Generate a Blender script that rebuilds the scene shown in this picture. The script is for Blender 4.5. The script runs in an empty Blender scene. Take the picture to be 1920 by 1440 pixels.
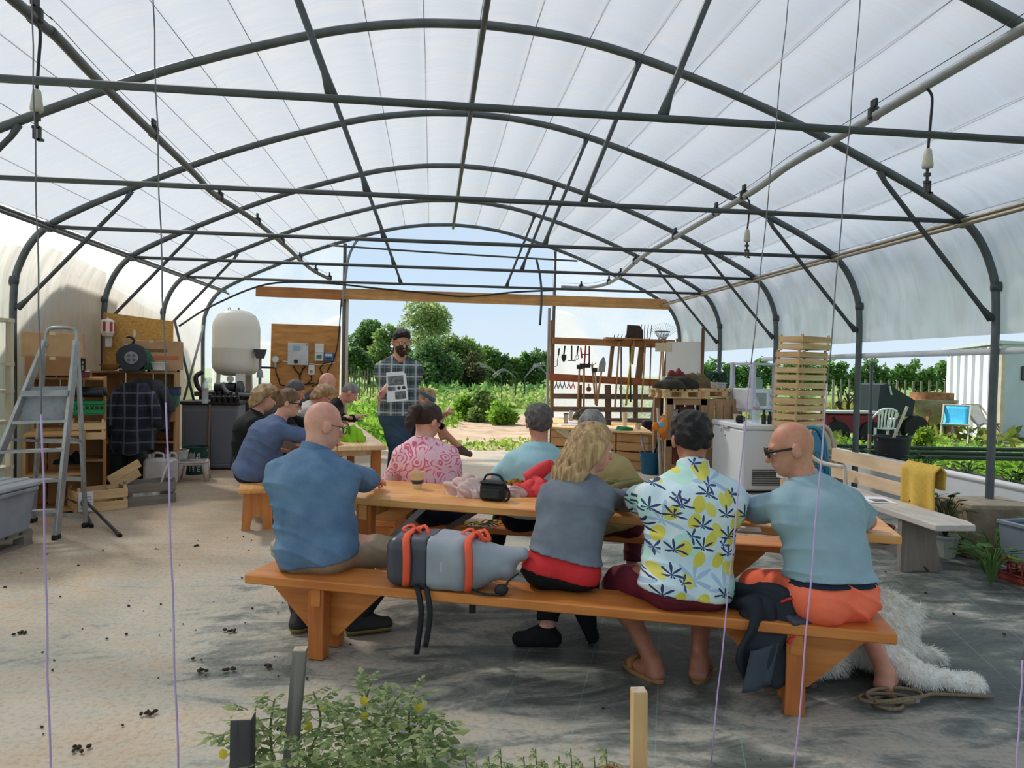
import bpy, bmesh, math, random
import numpy as np
from mathutils import Vector, Matrix, Euler
S = bpy.context.scene
COL = S.collection
random.seed(7)
RNG = np.random.default_rng(7)
PI = math.pi
# ---------------------------------------------------------------- camera, sky, sun, exposure
F, YAW, PIT, ROLL, CX, CH = 1336.4, .11215, -.02074, .01958, -.336, 1.5
def ray(px, py):
    a, b = px - 960, py - 720
    c, s = math.cos(ROLL), math.sin(ROLL)
    u, v = (a * c + b * s) / F, (-a * s + b * c) / F
    z = -v * math.cos(PIT) + math.sin(PIT); d = v * math.sin(PIT) + math.cos(PIT)
    return Vector((u * math.cos(YAW) + d * math.sin(YAW), -u * math.sin(YAW) + d * math.cos(YAW), z))
def aty(px, py, Y):
    r = ray(px, py); t = Y / r.y
    return Vector((CX + r.x * t, Y, CH + r.z * t))
def atz(px, py, z=0.0):
    r = ray(px, py); t = (z - CH) / r.z
    return Vector((CX + r.x * t, r.y * t, z))
def atx(px, py, X):
    r = ray(px, py); t = (X - CX) / r.x
    return Vector((X, r.y * t, CH + r.z * t))
cam = bpy.data.cameras.new('camera'); camo = bpy.data.objects.new('camera', cam); COL.objects.link(camo)
cam.sensor_width = 36; cam.lens = F / 1920 * 36; cam.clip_end = 500; cam.clip_start = .05
fw = ray(960, 720).normalized(); rt = (ray(960 + F, 720) - ray(960, 720)).normalized(); up = rt.cross(fw)
M3 = Matrix((rt, up, -fw)).transposed()
camo.matrix_world = Matrix.Translation((CX, 0, CH)) @ M3.to_4x4()
S.camera = camo
SUN_AZ, SUN_EL = math.radians(-42), math.radians(46)      # azimuth from +Y towards +X
w = bpy.data.worlds.new('sky'); S.world = w; w.use_nodes = True
nt = w.node_tree
tcw = nt.nodes.new('ShaderNodeTexCoord'); sxw = nt.nodes.new('ShaderNodeSeparateXYZ'); nt.links.new(tcw.outputs['Generated'], sxw.inputs[0])
rw = nt.nodes.new('ShaderNodeValToRGB'); nt.links.new(sxw.outputs[2], rw.inputs[0])       # clear spring sky: pale at the horizon, blue overhead
for k_, (p_, c_) in enumerate([(0, (.66, .78, .88, 1)), (.12, (.56, .72, .88, 1)), (.45, (.47, .57, .72, 1)), (1, (.36, .46, .62, 1))]):
    e_ = rw.color_ramp.elements[k_] if k_ < 2 else rw.color_ramp.elements.new(p_)
    e_.position = p_; e_.color = c_
bg = nt.nodes['Background']; bg.inputs['Strength'].default_value = .77
nt.links.new(rw.outputs[0], bg.inputs['Color'])
sl = bpy.data.lights.new('sun', 'SUN'); so = bpy.data.objects.new('sun', sl); COL.objects.link(so)
sl.energy = 4.2; sl.angle = math.radians(5); sl.color = (1, .95, .87)
sd = Vector((math.sin(SUN_AZ) * math.cos(SUN_EL), math.cos(SUN_AZ) * math.cos(SUN_EL), math.sin(SUN_EL)))
so.rotation_euler = sd.to_track_quat('Z', 'Y').to_euler(); so.location = sd * 60
S.view_settings.view_transform = 'Standard'; S.view_settings.look = 'None'
S.view_settings.gamma = 1; S.view_settings.use_curve_mapping = False
S.view_settings.exposure = .52
S.cycles.use_denoising = True
S.cycles.max_bounces = 8; S.cycles.transparent_max_bounces = 16; S.cycles.diffuse_bounces = 4; S.cycles.caustics_reflective = False; S.cycles.caustics_refractive = False
S.cycles.sample_clamp_indirect = 6
# ---------------------------------------------------------------- materials
def lin(c):
    if len(c) == 3 and max(c) > 1.001:
        c = [x / 255 for x in c]
    return tuple(((x + .055) / 1.055) ** 2.4 if x > .04045 else x / 12.92 for x in c[:3]) + (1,)
MATS = {}
def N(nt, t, **kw):
    n = nt.nodes.new('ShaderNode' + t)
    for k, v in kw.items():
        if hasattr(n, k): setattr(n, k, v)
        else: n.inputs[k].default_value = v
    return n
def ramp(nt, fac, stops):
    r = nt.nodes.new('ShaderNodeValToRGB')
    while len(r.color_ramp.elements) < len(stops): r.color_ramp.elements.new(.5)
    for e, (p, c) in zip(r.color_ramp.elements, stops):
        e.position = p; e.color = lin(c) if len(c) == 3 else c
    nt.links.new(fac, r.inputs[0]); return r.outputs[0]
def newmat(name):
    m = bpy.data.materials.new(name); m.use_nodes = True
    return m, m.node_tree, m.node_tree.nodes['Principled BSDF']
def coords(nt, scale=(1, 1, 1), rot=(0, 0, 0), kind='Object'):
    tc = nt.nodes.new('ShaderNodeTexCoord'); mp = nt.nodes.new('ShaderNodeMapping')
    mp.inputs['Scale'].default_value = scale; mp.inputs['Rotation'].default_value = rot
    nt.links.new(tc.outputs[kind], mp.inputs[0]); return mp.outputs[0]
def P(c, rough=.6, var=.12, vs=8, bump=.0, bs=60, metal=0, spec=.4, c2=None, stretch=(1, 1, 1), island=False, sss=0, alpha=1, trans=0):
    """principled material: colour c mottled towards c2 (or darker/lighter), optional bump"""
    key = (tuple(c), rough, var, vs, bump, bs, metal, spec, tuple(c2) if c2 else None, stretch, island, sss, alpha, trans)
    if key in MATS: return MATS[key]
    m, nt, b = newmat('mat_%d' % len(MATS)); MATS[key] = m
    L = nt.links.new
    base = lin(c); alt = lin(c2) if c2 else tuple(x * (1 - var * 2) for x in base[:3]) + (1,)
    v = coords(nt, stretch)
    n = N(nt, 'TexNoise', Scale=vs, Detail=4.0, Roughness=.6); L(v, n.inputs['Vector'])
    if island:
        g = nt.nodes.new('ShaderNodeNewGeometry')
        mx = N(nt, 'Mix', data_type='FLOAT'); mx.inputs[0].default_value = .6
        L(n.outputs[0], mx.inputs[2]); L(g.outputs['Random Per Island'], mx.inputs[3]); fac = mx.outputs[0]
    else: fac = n.outputs[0]
    col = ramp(nt, fac, [(.3, alt), (.7, base)])
    L(col, b.inputs['Base Color'])
    b.inputs['Roughness'].default_value = rough; b.inputs['Metallic'].default_value = metal
    b.inputs['Specular IOR Level'].default_value = spec
    if sss: b.inputs['Subsurface Weight'].default_value = sss; b.inputs['Subsurface Radius'].default_value = (.02, .008, .004)
    if alpha < 1: b.inputs['Alpha'].default_value = alpha
    if trans: b.inputs['Transmission Weight'].default_value = trans
    if bump:
        n2 = N(nt, 'TexNoise', Scale=bs, Detail=3.0); L(v, n2.inputs['Vector'])
        bp = N(nt, 'Bump', Strength=bump, Distance=.01); L(n2.outputs[0], bp.inputs['Height']); L(bp.outputs[0], b.inputs['Normal'])
    return m
def WOOD(c, c2, axis=0, rough=.55, sc=1.0, bump=.15):
    """wood with grain running along the object's axis 0/1/2"""
    st = [14 * sc, 14 * sc, 14 * sc]; st[axis] = .9 * sc
    key = ('wood', tuple(c), tuple(c2), axis, rough, sc)
    if key in MATS: return MATS[key]
    m, nt, b = newmat('wood_%d' % len(MATS)); MATS[key] = m
    L = nt.links.new
    oi = nt.nodes.new('ShaderNodeObjectInfo')
    v = coords(nt, tuple(st))
    ad = N(nt, 'VectorMath', operation='ADD'); L(v, ad.inputs[0]); L(oi.outputs['Random'], ad.inputs[1])
    n = N(nt, 'TexNoise', Scale=1.6, Detail=5.0, Roughness=.65, Distortion=.6); L(ad.outputs[0], n.inputs['Vector'])
    v2 = coords(nt, (3, 3, 3)); n2 = N(nt, 'TexNoise', Scale=1.2, Detail=2.0); L(v2, n2.inputs['Vector'])
    mx = N(nt, 'Mix', data_type='FLOAT'); mx.inputs[0].default_value = .35
    L(n.outputs[0], mx.inputs[2]); L(n2.outputs[0], mx.inputs[3])
    L(ramp(nt, mx.outputs[0], [(.34, c2), (.62, c)]), b.inputs['Base Color'])
    b.inputs['Roughness'].default_value = rough
    bp = N(nt, 'Bump', Strength=bump, Distance=.004); L(n.outputs[0], bp.inputs['Height']); L(bp.outputs[0], b.inputs['Normal'])
    return m
# ---------------------------------------------------------------- geometry builder
class B:
    def __init__(s): s.v = []; s.f = []; s.n = 0
    def add(s, v, f):
        n = s.n; s.v.extend([tuple(p) for p in v]); s.f.extend([tuple(i + n for i in q) for q in f]); s.n += len(v); return s
    def box(s, c, d, r=(0, 0, 0), ch=0):
        x, y, z = [k / 2 for k in d]; R = Euler([math.radians(a) for a in r]).to_matrix(); c = Vector(c)
        if ch:
            ch = min(ch, x * .9, y * .9, z * .9); V = []; Fc = []
            for sx in (-1, 1):
                for sy in (-1, 1):
                    for sz in (-1, 1):
                        V += [(sx * x, sy * (y - ch), sz * (z - ch)), (sx * (x - ch), sy * y, sz * (z - ch)), (sx * (x - ch), sy * (y - ch), sz * z)]
            me = bmesh.new()
            for p in V: me.verts.new(p)
            bmesh.ops.convex_hull(me, input=me.verts[:]); bmesh.ops.dissolve_limit(me, angle_limit=.02, verts=me.verts[:], edges=me.edges[:])
            me.verts.index_update(); V = [v.co.copy() for v in me.verts]; Fc = [[v.index for v in f.verts] for f in me.faces]; me.free()
            return s.add([c + R @ Vector(p) for p in V], Fc)
        V = [(-x, -y, -z), (x, -y, -z), (x, y, -z), (-x, y, -z), (-x, -y, z), (x, -y, z), (x, y, z), (-x, y, z)]
        return s.add([c + R @ Vector(p) for p in V], [(0, 3, 2, 1), (4, 5, 6, 7), (0, 1, 5, 4), (1, 2, 6, 5), (2, 3, 7, 6), (3, 0, 4, 7)])
    def beam(s, a, b, w, h, up=(0, 0, 1)):
        """box from a to b, w wide (sideways) and h high (along up)"""
        a, b, up = Vector(a), Vector(b), Vector(up); d = (b - a).normalized(); sd = d.cross(up)
        if sd.length < 1e-3: sd = d.cross(Vector((0, 1, 0)))
        sd.normalize(); u = sd.cross(d); V = []
        for p in (a, b):
            for i, j in ((-1, -1), (1, -1), (1, 1), (-1, 1)): V.append(p + sd * (i * w / 2) + u * (j * h / 2))
        return s.add(V, [(0, 1, 2, 3), (7, 6, 5, 4), (0, 4, 5, 1), (1, 5, 6, 2), (2, 6, 7, 3), (3, 7, 4, 0)])
    def tube(s, pts, r, n=8, closed=False, cap=True, flat=1.0):
        pts = [Vector(p) for p in pts]; m = len(pts); V = []; Fc = []
        rr = r if isinstance(r, (list, tuple)) else [r] * m
        prev = None
        for i, p in enumerate(pts):
            a = pts[i - 1] if (i > 0 or closed) else p; b = pts[(i + 1) % m] if (i < m - 1 or closed) else p
            t = (b - a).normalized()
            if prev is None: q = t.orthogonal().normalized() if abs(t.z) > .9 else t.cross(Vector((0, 0, 1))).normalized()
            else:
                q = prev - t * prev.dot(t); q = q.normalized() if q.length > 1e-6 else t.orthogonal().normalized()
            prev = q; u = t.cross(q)
            for k in range(n):
                an = 2 * PI * k / n; V.append(p + (q * math.cos(an) + u * math.sin(an) * flat) * rr[i])
        for i in range(m if closed else m - 1):
            j = (i + 1) % m
            for k in range(n): Fc.append((i * n + k, i * n + (k + 1) % n, j * n + (k + 1) % n, j * n + k))
        if cap and not closed: Fc += [tuple(range(n))[::-1], tuple(range((m - 1) * n, m * n))]
        return s.add(V, Fc)
    def cyl(s, a, b, r, r2=None, n=16): return s.tube([a, b], [r, r if r2 is None else r2], n)
    def lathe(s, prof, at=(0, 0, 0), n=24, axis=(0, 0, 1), cap=True):
        at = Vector(at); ax = Vector(axis).normalized(); q = ax.orthogonal().normalized(); u = ax.cross(q); V = []; Fc = []
        for r, z in prof:
            for k in range(n):
                a = 2 * PI * k / n; V.append(at + ax * z + (q * math.cos(a) + u * math.sin(a)) * r)
        for i in range(len(prof) - 1):
            for k in range(n): Fc.append((i * n + k, i * n + (k + 1) % n, (i + 1) * n + (k + 1) % n, (i + 1) * n + k))
        if cap: Fc += [tuple(range(n))[::-1], tuple(range((len(prof) - 1) * n, len(prof) * n))]
        return s.add(V, Fc)
    def prism(s, poly, th, o=(0, 0, 0), u=(1, 0, 0), v=(0, 0, 1)):
        """outline poly (u,v) extruded by th along u x v, centred"""
        o, u, v = Vector(o), Vector(u).normalized(), Vector(v).normalized(); w = u.cross(v); m = len(poly)
        V = [o + u * a + v * b - w * th / 2 for a, b in poly] + [o + u * a + v * b + w * th / 2 for a, b in poly]
        return s.add(V, [tuple(range(m))[::-1], tuple(range(m, 2 * m))] + [(i, (i + 1) % m, m + (i + 1) % m, m + i) for i in range(m)])
    def ell(s, c, r, n=12, rot=(0, 0, 0)):
        c = Vector(c); R = Euler([math.radians(a) for a in rot]).to_matrix(); r = (r, r, r) if not hasattr(r, '__len__') else r
        V = []; m = max(5, n // 2 + 1)
        for i in range(1, m):
            t = PI * i / m
            for k in range(n):
                a = 2 * PI * k / n; V.append(c + R @ Vector((r[0] * math.sin(t) * math.cos(a), r[1] * math.sin(t) * math.sin(a), r[2] * math.cos(t))))
        Fc = [(i * n + k, (i + 1) * n + k, (i + 1) * n + (k + 1) % n, i * n + (k + 1) % n) for i in range(m - 2) for k in range(n)]
        V += [c + R @ Vector((0, 0, r[2])), c - R @ Vector((0, 0, r[2]))]; t, b = len(V) - 2, len(V) - 1
        for k in range(n): Fc += [(t, k, (k + 1) % n), (b, (m - 2) * n + (k + 1) % n, (m - 2) * n + k)]
        return s.add(V, Fc)
    def grid(s, fn, nu, nv):
        V = [fn(i / (nu - 1), j / (nv - 1)) for i in range(nu) for j in range(nv)]
        return s.add(V, [(i * nv + j, (i + 1) * nv + j, (i + 1) * nv + j + 1, i * nv + j + 1) for i in range(nu - 1) for j in range(nv - 1)])
    def ob(s, name, mat, par=None, smooth=False, world=False, solid=0, bev=0, sub=0, kind=None, label=None):
        me = bpy.data.meshes.new(name); me.from_pydata(s.v, [], s.f); me.update()
        return link(me, name, mat, par, smooth, world, solid, bev, sub, kind, label)
def link(me, name, mat, par=None, smooth=False, world=False, solid=0, bev=0, sub=0, kind=None, label=None):
    if smooth:
        me.polygons.foreach_set('use_smooth', np.ones(len(me.polygons), bool))
        if smooth == 'a':
            me.set_sharp_from_angle(angle=math.radians(40))
    me.materials.append(mat)
    o = bpy.data.objects.new(name, me); COL.objects.link(o)
    if par is not None:
        o.parent = par
        if world: o.location = -WPOS[par.name]
        WPOS[o.name] = WPOS.get(par.name, Vector((0, 0, 0))) + Vector(o.location)
    else: WPOS[o.name] = Vector((0, 0, 0))
    if solid:
        md = o.modifiers.new('solid', 'SOLIDIFY'); md.thickness = solid; md.offset = 0
    if bev:
        md = o.modifiers.new('bevel', 'BEVEL'); md.width = bev; md.segments = 2; md.limit_method = 'ANGLE'; md.angle_limit = .6
    if sub:
        md = o.modifiers.new('sub', 'SUBSURF'); md.levels = sub; md.render_levels = sub
    if kind: o['kind'] = kind
    if label: o['label'] = label
    return o
WPOS = {}
words_ = 'first second third fourth fifth sixth seventh eighth ninth tenth eleventh twelfth thirteenth fourteenth fifteenth sixteenth seventeenth eighteenth nineteenth twentieth twenty-first'.split()
def tag(o, label, cat, group=None, kind=None):
    o['label'] = label; o['category'] = cat
    if group: o['group'] = group
    if kind: o['kind'] = kind
    return o
def thing(name, label, cat, loc=(0, 0, 0), rz=0, group=None):
    o = bpy.data.objects.new(name, None); COL.objects.link(o); o.empty_display_size = .1
    o.location = loc; o.rotation_euler = (0, 0, math.radians(rz)); WPOS[o.name] = Vector(loc)
    return tag(o, label, cat, group)
def struct(o): o['kind'] = 'structure'; return o
def dup(root, loc, rz=None, label=None, group=None, rot=None, sc=None):
    r = root.copy(); COL.objects.link(r); r.location = loc; WPOS[r.name] = Vector(loc)
    if rz is not None: r.rotation_euler = (0, 0, math.radians(rz))
    if rot is not None: r.rotation_euler = [math.radians(a) for a in rot]
    if sc: r.scale = (sc, sc, sc) if not hasattr(sc, '__len__') else sc
    if label: r['label'] = label
    if group: r['group'] = group
    for ch in root.children:
        c = ch.copy(); COL.objects.link(c); c.parent = r
        for g in ch.children:
            d = g.copy(); COL.objects.link(d); d.parent = c
    return r
def kids(o): return list(o.children)
def rnd(a, b): return random.uniform(a, b)
# cloth with folds: smooth noise usable from python
_W = RNG.normal(size=(24, 3)); _PH = RNG.uniform(0, 6.28, 24)
def wob(p, sc=6.0, k=8):
    p = np.asarray(p, float)
    return float(np.sin((p @ (_W[:k] * sc).T) + _PH[:k]).mean())
def heap(name, mat, c, size, label=None, cat=None, par=None, nz=.35, seed=0, sc=9, n=34, group=None, flatb=True, rot=0, folds=3.0):
    """a crumpled heap of cloth: an ellipsoid dome with deep folds"""
    b = B(); off = np.array([seed * 3.1, seed * 1.7, seed * 2.3]); cr, sr = math.cos(rot), math.sin(rot)
    def fn(u, v):
        t = u * PI * (.56 if flatb else 1); a = v * 2 * PI
        d = np.array([math.sin(t) * math.cos(a), math.sin(t) * math.sin(a), math.cos(t)])
        r1 = 1 + nz * wob(d * [1, 1, .6] + off, 3.2, 7) * 2
        cre = abs(math.sin(folds * (d[0] * 2 + d[1] * 1.3) + 5 * wob(d + off, 2.5, 6))) ** .6
        r = r1 * (.80 + .22 * cre)
        x, y, z = d * r * size
        if flatb and z < -.002: z = -.002
        return (c[0] + x * cr - y * sr, c[1] + x * sr + y * cr, c[2] + max(z, 0 if flatb else -9))
    b.grid(fn, n, n * 2)
    o = b.ob(name, mat, par, smooth=True)
    if label: tag(o, label, cat, group)
    return o
# ================================================================ the tunnel: floor, ground, film, hoops
def floor_mat():
    m, nt, b = newmat('tarp'); L = nt.links.new
    v = coords(nt, (1, 1, 1))
    big = N(nt, 'TexNoise', Scale=1.1, Detail=8.0, Roughness=.72, Distortion=.7); L(v, big.inputs['Vector'])
    vs = coords(nt, (1.0, 2.6, 1), (0, 0, -.35)); smear = N(nt, 'TexNoise', Scale=1.5, Detail=6.0, Roughness=.65, Distortion=1.2); L(vs, smear.inputs['Vector'])
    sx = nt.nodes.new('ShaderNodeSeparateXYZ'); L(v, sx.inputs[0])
    # tarp tone runs paler and tanner left, near and far, darker between and right
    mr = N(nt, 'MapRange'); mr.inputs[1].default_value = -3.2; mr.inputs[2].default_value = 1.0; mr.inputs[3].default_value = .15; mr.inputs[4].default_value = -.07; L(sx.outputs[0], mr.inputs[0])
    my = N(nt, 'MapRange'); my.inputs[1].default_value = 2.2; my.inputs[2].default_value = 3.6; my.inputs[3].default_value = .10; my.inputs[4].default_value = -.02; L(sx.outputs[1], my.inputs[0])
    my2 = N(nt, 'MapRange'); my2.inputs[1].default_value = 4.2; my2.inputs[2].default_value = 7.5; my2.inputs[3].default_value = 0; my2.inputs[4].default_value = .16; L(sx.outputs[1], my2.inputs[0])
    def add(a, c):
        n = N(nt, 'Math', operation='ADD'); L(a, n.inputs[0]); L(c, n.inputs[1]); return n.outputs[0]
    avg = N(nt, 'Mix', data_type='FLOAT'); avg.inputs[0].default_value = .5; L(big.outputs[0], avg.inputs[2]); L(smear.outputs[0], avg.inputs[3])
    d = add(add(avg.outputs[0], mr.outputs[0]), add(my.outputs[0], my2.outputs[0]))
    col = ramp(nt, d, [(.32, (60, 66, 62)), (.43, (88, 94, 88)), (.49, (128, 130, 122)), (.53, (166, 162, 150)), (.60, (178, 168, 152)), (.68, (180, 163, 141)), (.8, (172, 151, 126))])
    fine = N(nt, 'TexNoise', Scale=38, Detail=3.0); L(v, fine.inputs['Vector'])
    sp = ramp(nt, fine.outputs[0], [(.30, (206, 200, 190)), (.52, (255, 255, 255))])
    mul = N(nt, 'Mix', data_type='RGBA', blend_type='MULTIPLY'); mul.inputs[0].default_value = .55; L(col, mul.inputs[6]); L(sp, mul.inputs[7])
    # woven marker threads every 30 cm
    vr = coords(nt, (1, 1, 1), (0, 0, .33)); s2 = nt.nodes.new('ShaderNodeSeparateXYZ'); L(vr, s2.inputs[0])
    ml = N(nt, 'Math', operation='PINGPONG'); ml.inputs[1].default_value = .17; L(s2.outputs[0], ml.inputs[0])
    lt = N(nt, 'Math', operation='LESS_THAN'); lt.inputs[1].default_value = .0022; L(ml.outputs[0], lt.inputs[0])
    lm = N(nt, 'Math', operation='MULTIPLY'); lm.inputs[1].default_value = .35; L(lt.outputs[0], lm.inputs[0])
    mx = N(nt, 'Mix', data_type='RGBA'); L(lm.outputs[0], mx.inputs[0]); L(mul.outputs[2], mx.inputs[6]); mx.inputs[7].default_value = lin((120, 175, 160))
    L(mx.outputs[2], b.inputs['Base Color'])
    rr = N(nt, 'MapRange'); rr.inputs[1].default_value = .35; rr.inputs[2].default_value = .6; rr.inputs[3].default_value = .38; rr.inputs[4].default_value = .75; L(d, rr.inputs[0]); L(rr.outputs[0], b.inputs['Roughness'])
    b.inputs['Specular IOR Level'].default_value = .45
    h = N(nt, 'Math', operation='ADD'); L(smear.outputs[0], h.inputs[0]); hm = N(nt, 'Math', operation='MULTIPLY'); hm.inputs[1].default_value = .12; L(fine.outputs[0], hm.inputs[0]); L(hm.outputs[0], h.inputs[1])
    bp = N(nt, 'Bump', Strength=.5, Distance=.05); L(h.outputs[0], bp.inputs['Height']); L(bp.outputs[0], b.inputs['Normal'])
    return m
def earth_mat():
    m, nt, b = newmat('earth'); L = nt.links.new
    v = coords(nt); n = N(nt, 'TexNoise', Scale=1.2, Detail=8.0, Roughness=.72); L(v, n.inputs['Vector'])
    L(ramp(nt, n.outputs[0], [(.32, (142, 118, 92)), (.5, (186, 160, 132)), (.68, (208, 184, 158))]), b.inputs['Base Color'])
    b.inputs['Roughness'].default_value = .95
    bp = N(nt, 'Bump', Strength=.7, Distance=.08); L(n.outputs[0], bp.inputs['Height']); L(bp.outputs[0], b.inputs['Normal'])
    return m
def meadow_mat():
    m, nt, b = newmat('meadow'); L = nt.links.new
    v = coords(nt); n = N(nt, 'TexNoise', Scale=.35, Detail=9.0, Roughness=.75); L(v, n.inputs['Vector'])
    L(ramp(nt, n.outputs[0], [(.33, (70, 96, 44)), (.48, (112, 142, 62)), (.6, (150, 166, 84)), (.75, (172, 168, 112))]), b.inputs['Base Color'])
    b.inputs['Roughness'].default_value = .9; return m
def bumpy(x0, x1, y0, y1, nx, ny, amp, sc, z=0):
    b = B(); b.grid(lambda u, v: (x0 + (x1 - x0) * u, y0 + (y1 - y0) * v, z + amp * wob([x0 + (x1 - x0) * u, y0 + (y1 - y0) * v, 0], sc, 9)), nx, ny); return b
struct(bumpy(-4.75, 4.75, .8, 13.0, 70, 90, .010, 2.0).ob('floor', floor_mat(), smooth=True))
struct(bumpy(-.9, 4.6, 12.7, 24, 40, 50, .03, 1.6, -.035).ob('ground_earth', earth_mat(), smooth=True))
gm = B(); gm.grid(lambda u, v: ((u - .5) * 260, -12 + v * 240, -.09), 30, 30); struct(gm.ob('ground_meadow', meadow_mat()))
# ---- film
def film_mat(name, tr, col=(236, 238, 240), dif=.22, gloss=.10, streak=True):
    m = bpy.data.materials.new(name); m.use_nodes = True; nt = m.node_tree; nt.nodes.clear(); L = nt.links.new
    out = nt.nodes.new('ShaderNodeOutputMaterial')
    v = coords(nt, (.4, 2.6, .4), (0, 0, .12)); n = N(nt, 'TexNoise', Scale=1.9, Detail=6.0, Roughness=.6, Distortion=1.4); L(v, n.inputs['Vector'])
    bp = N(nt, 'Bump', Strength=.10, Distance=.05); L(n.outputs[0], bp.inputs['Height'])
    t = nt.nodes.new('ShaderNodeBsdfTransparent'); tl = nt.nodes.new('ShaderNodeBsdfTranslucent'); d = nt.nodes.new('ShaderNodeBsdfDiffuse'); g = nt.nodes.new('ShaderNodeBsdfGlossy')
    for x in (tl, d): x.inputs['Color'].default_value = lin(col); L(bp.outputs[0], x.inputs['Normal'])
    g.inputs['Roughness'].default_value = .28; L(bp.outputs[0], g.inputs['Normal']); g.inputs['Color'].default_value = (.9, .9, .9, 1)
    a = nt.nodes.new('ShaderNodeMixShader'); a.inputs[0].default_value = dif; L(tl.outputs[0], a.inputs[1]); L(d.outputs[0], a.inputs[2])
    c = nt.nodes.new('ShaderNodeMixShader'); c.inputs[0].default_value = gloss; L(a.outputs[0], c.inputs[1]); L(g.outputs[0], c.inputs[2])
    e = nt.nodes.new('ShaderNodeMixShader'); L(c.outputs[0], e.inputs[1]); L(t.outputs[0], e.inputs[2])
    mr = N(nt, 'MapRange'); mr.inputs[1].default_value = .3; mr.inputs[2].default_value = .72; mr.inputs[3].default_value = max(0, tr - .16); mr.inputs[4].default_value = tr + .16; L(n.outputs[0], mr.inputs[0]); L(mr.outputs[0], e.inputs[0])
    L(e.outputs[0], out.inputs[0]); return m
FILM = film_mat('film', .27, (190, 190, 191)); FILMR = film_mat('film_side', .04, (226, 226, 232), .45); FILMG = film_mat('film_gable', .62, (240, 243, 246)); FILML = film_mat('film_left', .24, (240, 236, 226))
CTRL = [(4.54, 0), (4.54, 1.2), (4.54, 2.15), (4.47, 2.5), (4.30, 2.78), (4.02, 2.98), (3.41, 3.28), (2.4, 3.71), (1.3, 4.06), (.6, 4.195), (0, 4.234)]
def catmull(P, k=8):
    P = [Vector(p) for p in P]; out = []
    for i in range(len(P) - 1):
        p0 = P[max(i - 1, 0)]; p1 = P[i]; p2 = P[i + 1]; p3 = P[min(i + 2, len(P) - 1)]
        for j in range(k):
            t = j / k; out.append(.5 * (2 * p1 + (p2 - p0) * t + (2 * p0 - 5 * p1 + 4 * p2 - p3) * t * t + (3 * p1 - p0 - 3 * p2 + p3) * t ** 3))
    return out + [P[-1]]
half = catmull([(x, z, 0) for x, z in CTRL], 6)
PROF = [(p.x, p.y) for p in half] + [(-p.x, p.y) for p in half[::-1][1:]]        # right foot over the ridge to left foot
HY = [1.72 + 2 * i for i in range(7)]       # hoops at 1.72, 3.72 ... 13.72
arc = [0.0]
for a, b_ in zip(PROF, PROF[1:]): arc.append(arc[-1] + math.hypot(b_[0] - a[0], b_[1] - a[1]))
AL = arc[-1]
def prof_at(t):
    t = max(0, min(AL, t)); i = max(j for j in range(len(arc)) if arc[j] <= t + 1e-9); i = min(i, len(PROF) - 2)
    k = (t - arc[i]) / (arc[i + 1] - arc[i]); a, b_ = PROF[i], PROF[i + 1]
    p = Vector((a[0] + (b_[0] - a[0]) * k, a[1] + (b_[1] - a[1]) * k)); d = Vector((b_[0] - a[0], b_[1] - a[1])).normalized()
    return p, Vector((d.y, -d.x)) if True else None
def outn(t):
    p, n = prof_at(t)
    c = Vector((0, 1.6)); n = n if n.dot(p - c) > 0 else -n
    return p, n
tR = next(arc[i] for i in range(len(PROF)) if PROF[i][1] >= 1.74)
tS = next(arc[i] for i in range(len(PROF)) if PROF[i][1] >= 2.86)
WIRES = [tS + (AL - 2 * tS) * i / 20 for i in range(21)]
def film(t0, t1, nt_, y0, y1, ny, name, mat, puff=.028, wr=.0):
    b = B()
    def fn(u, v):
        t = t0 + (t1 - t0) * u; y = y0 + (y1 - y0) * v; p, n = outn(t)
        ph = ((t - tS) / ((AL - 2 * tS) / 20)) % 1.0
        sag = abs(math.sin(PI * (y - HY[0]) / 2.0))
        off = .036 + puff * math.sin(PI * ph) - .012 * sag + wr * (wob([p.x * .3, y * 1.5 + p.y * 1.3, p.y * .3], 5, 7)) * sag
        q = p + n * off
        return (q.x, y, q.y)
    b.grid(fn, nt_, ny); return struct(b.ob(name, mat, smooth=True))
film(tS, AL - tS, 161, -.6, 13.75, 60, 'ceiling', FILM)
film(tR, tS, 24, -.6, 13.75, 110, 'wall_right', FILMR, 0, .05)
film(AL - tS, AL - .05, 24, -.6, 13.75, 80, 'wall_left', FILML, 0, .03)
STEEL = P((96, 102, 106), .5, .12, 5, metal=.35, spec=.5, c2=(74, 80, 84)); STEELD = P((78, 83, 88), .5, .1, 6, metal=.3); GALV = P((168, 172, 176), .4, .08, 6, metal=.6)
BARK = P((120, 84, 52), .8, .2, 10)
rb = B().tube([(4.60, -.6, 1.735), (4.60, 5, 1.745), (4.60, 9.6, 1.725), (4.60, 10.2, 1.72)], .03, 8)
tag(rb.ob('rolled_film_edge', FILMR, smooth=True), 'long white roll of film along the bottom of the open right-hand side', 'film roll')
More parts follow.
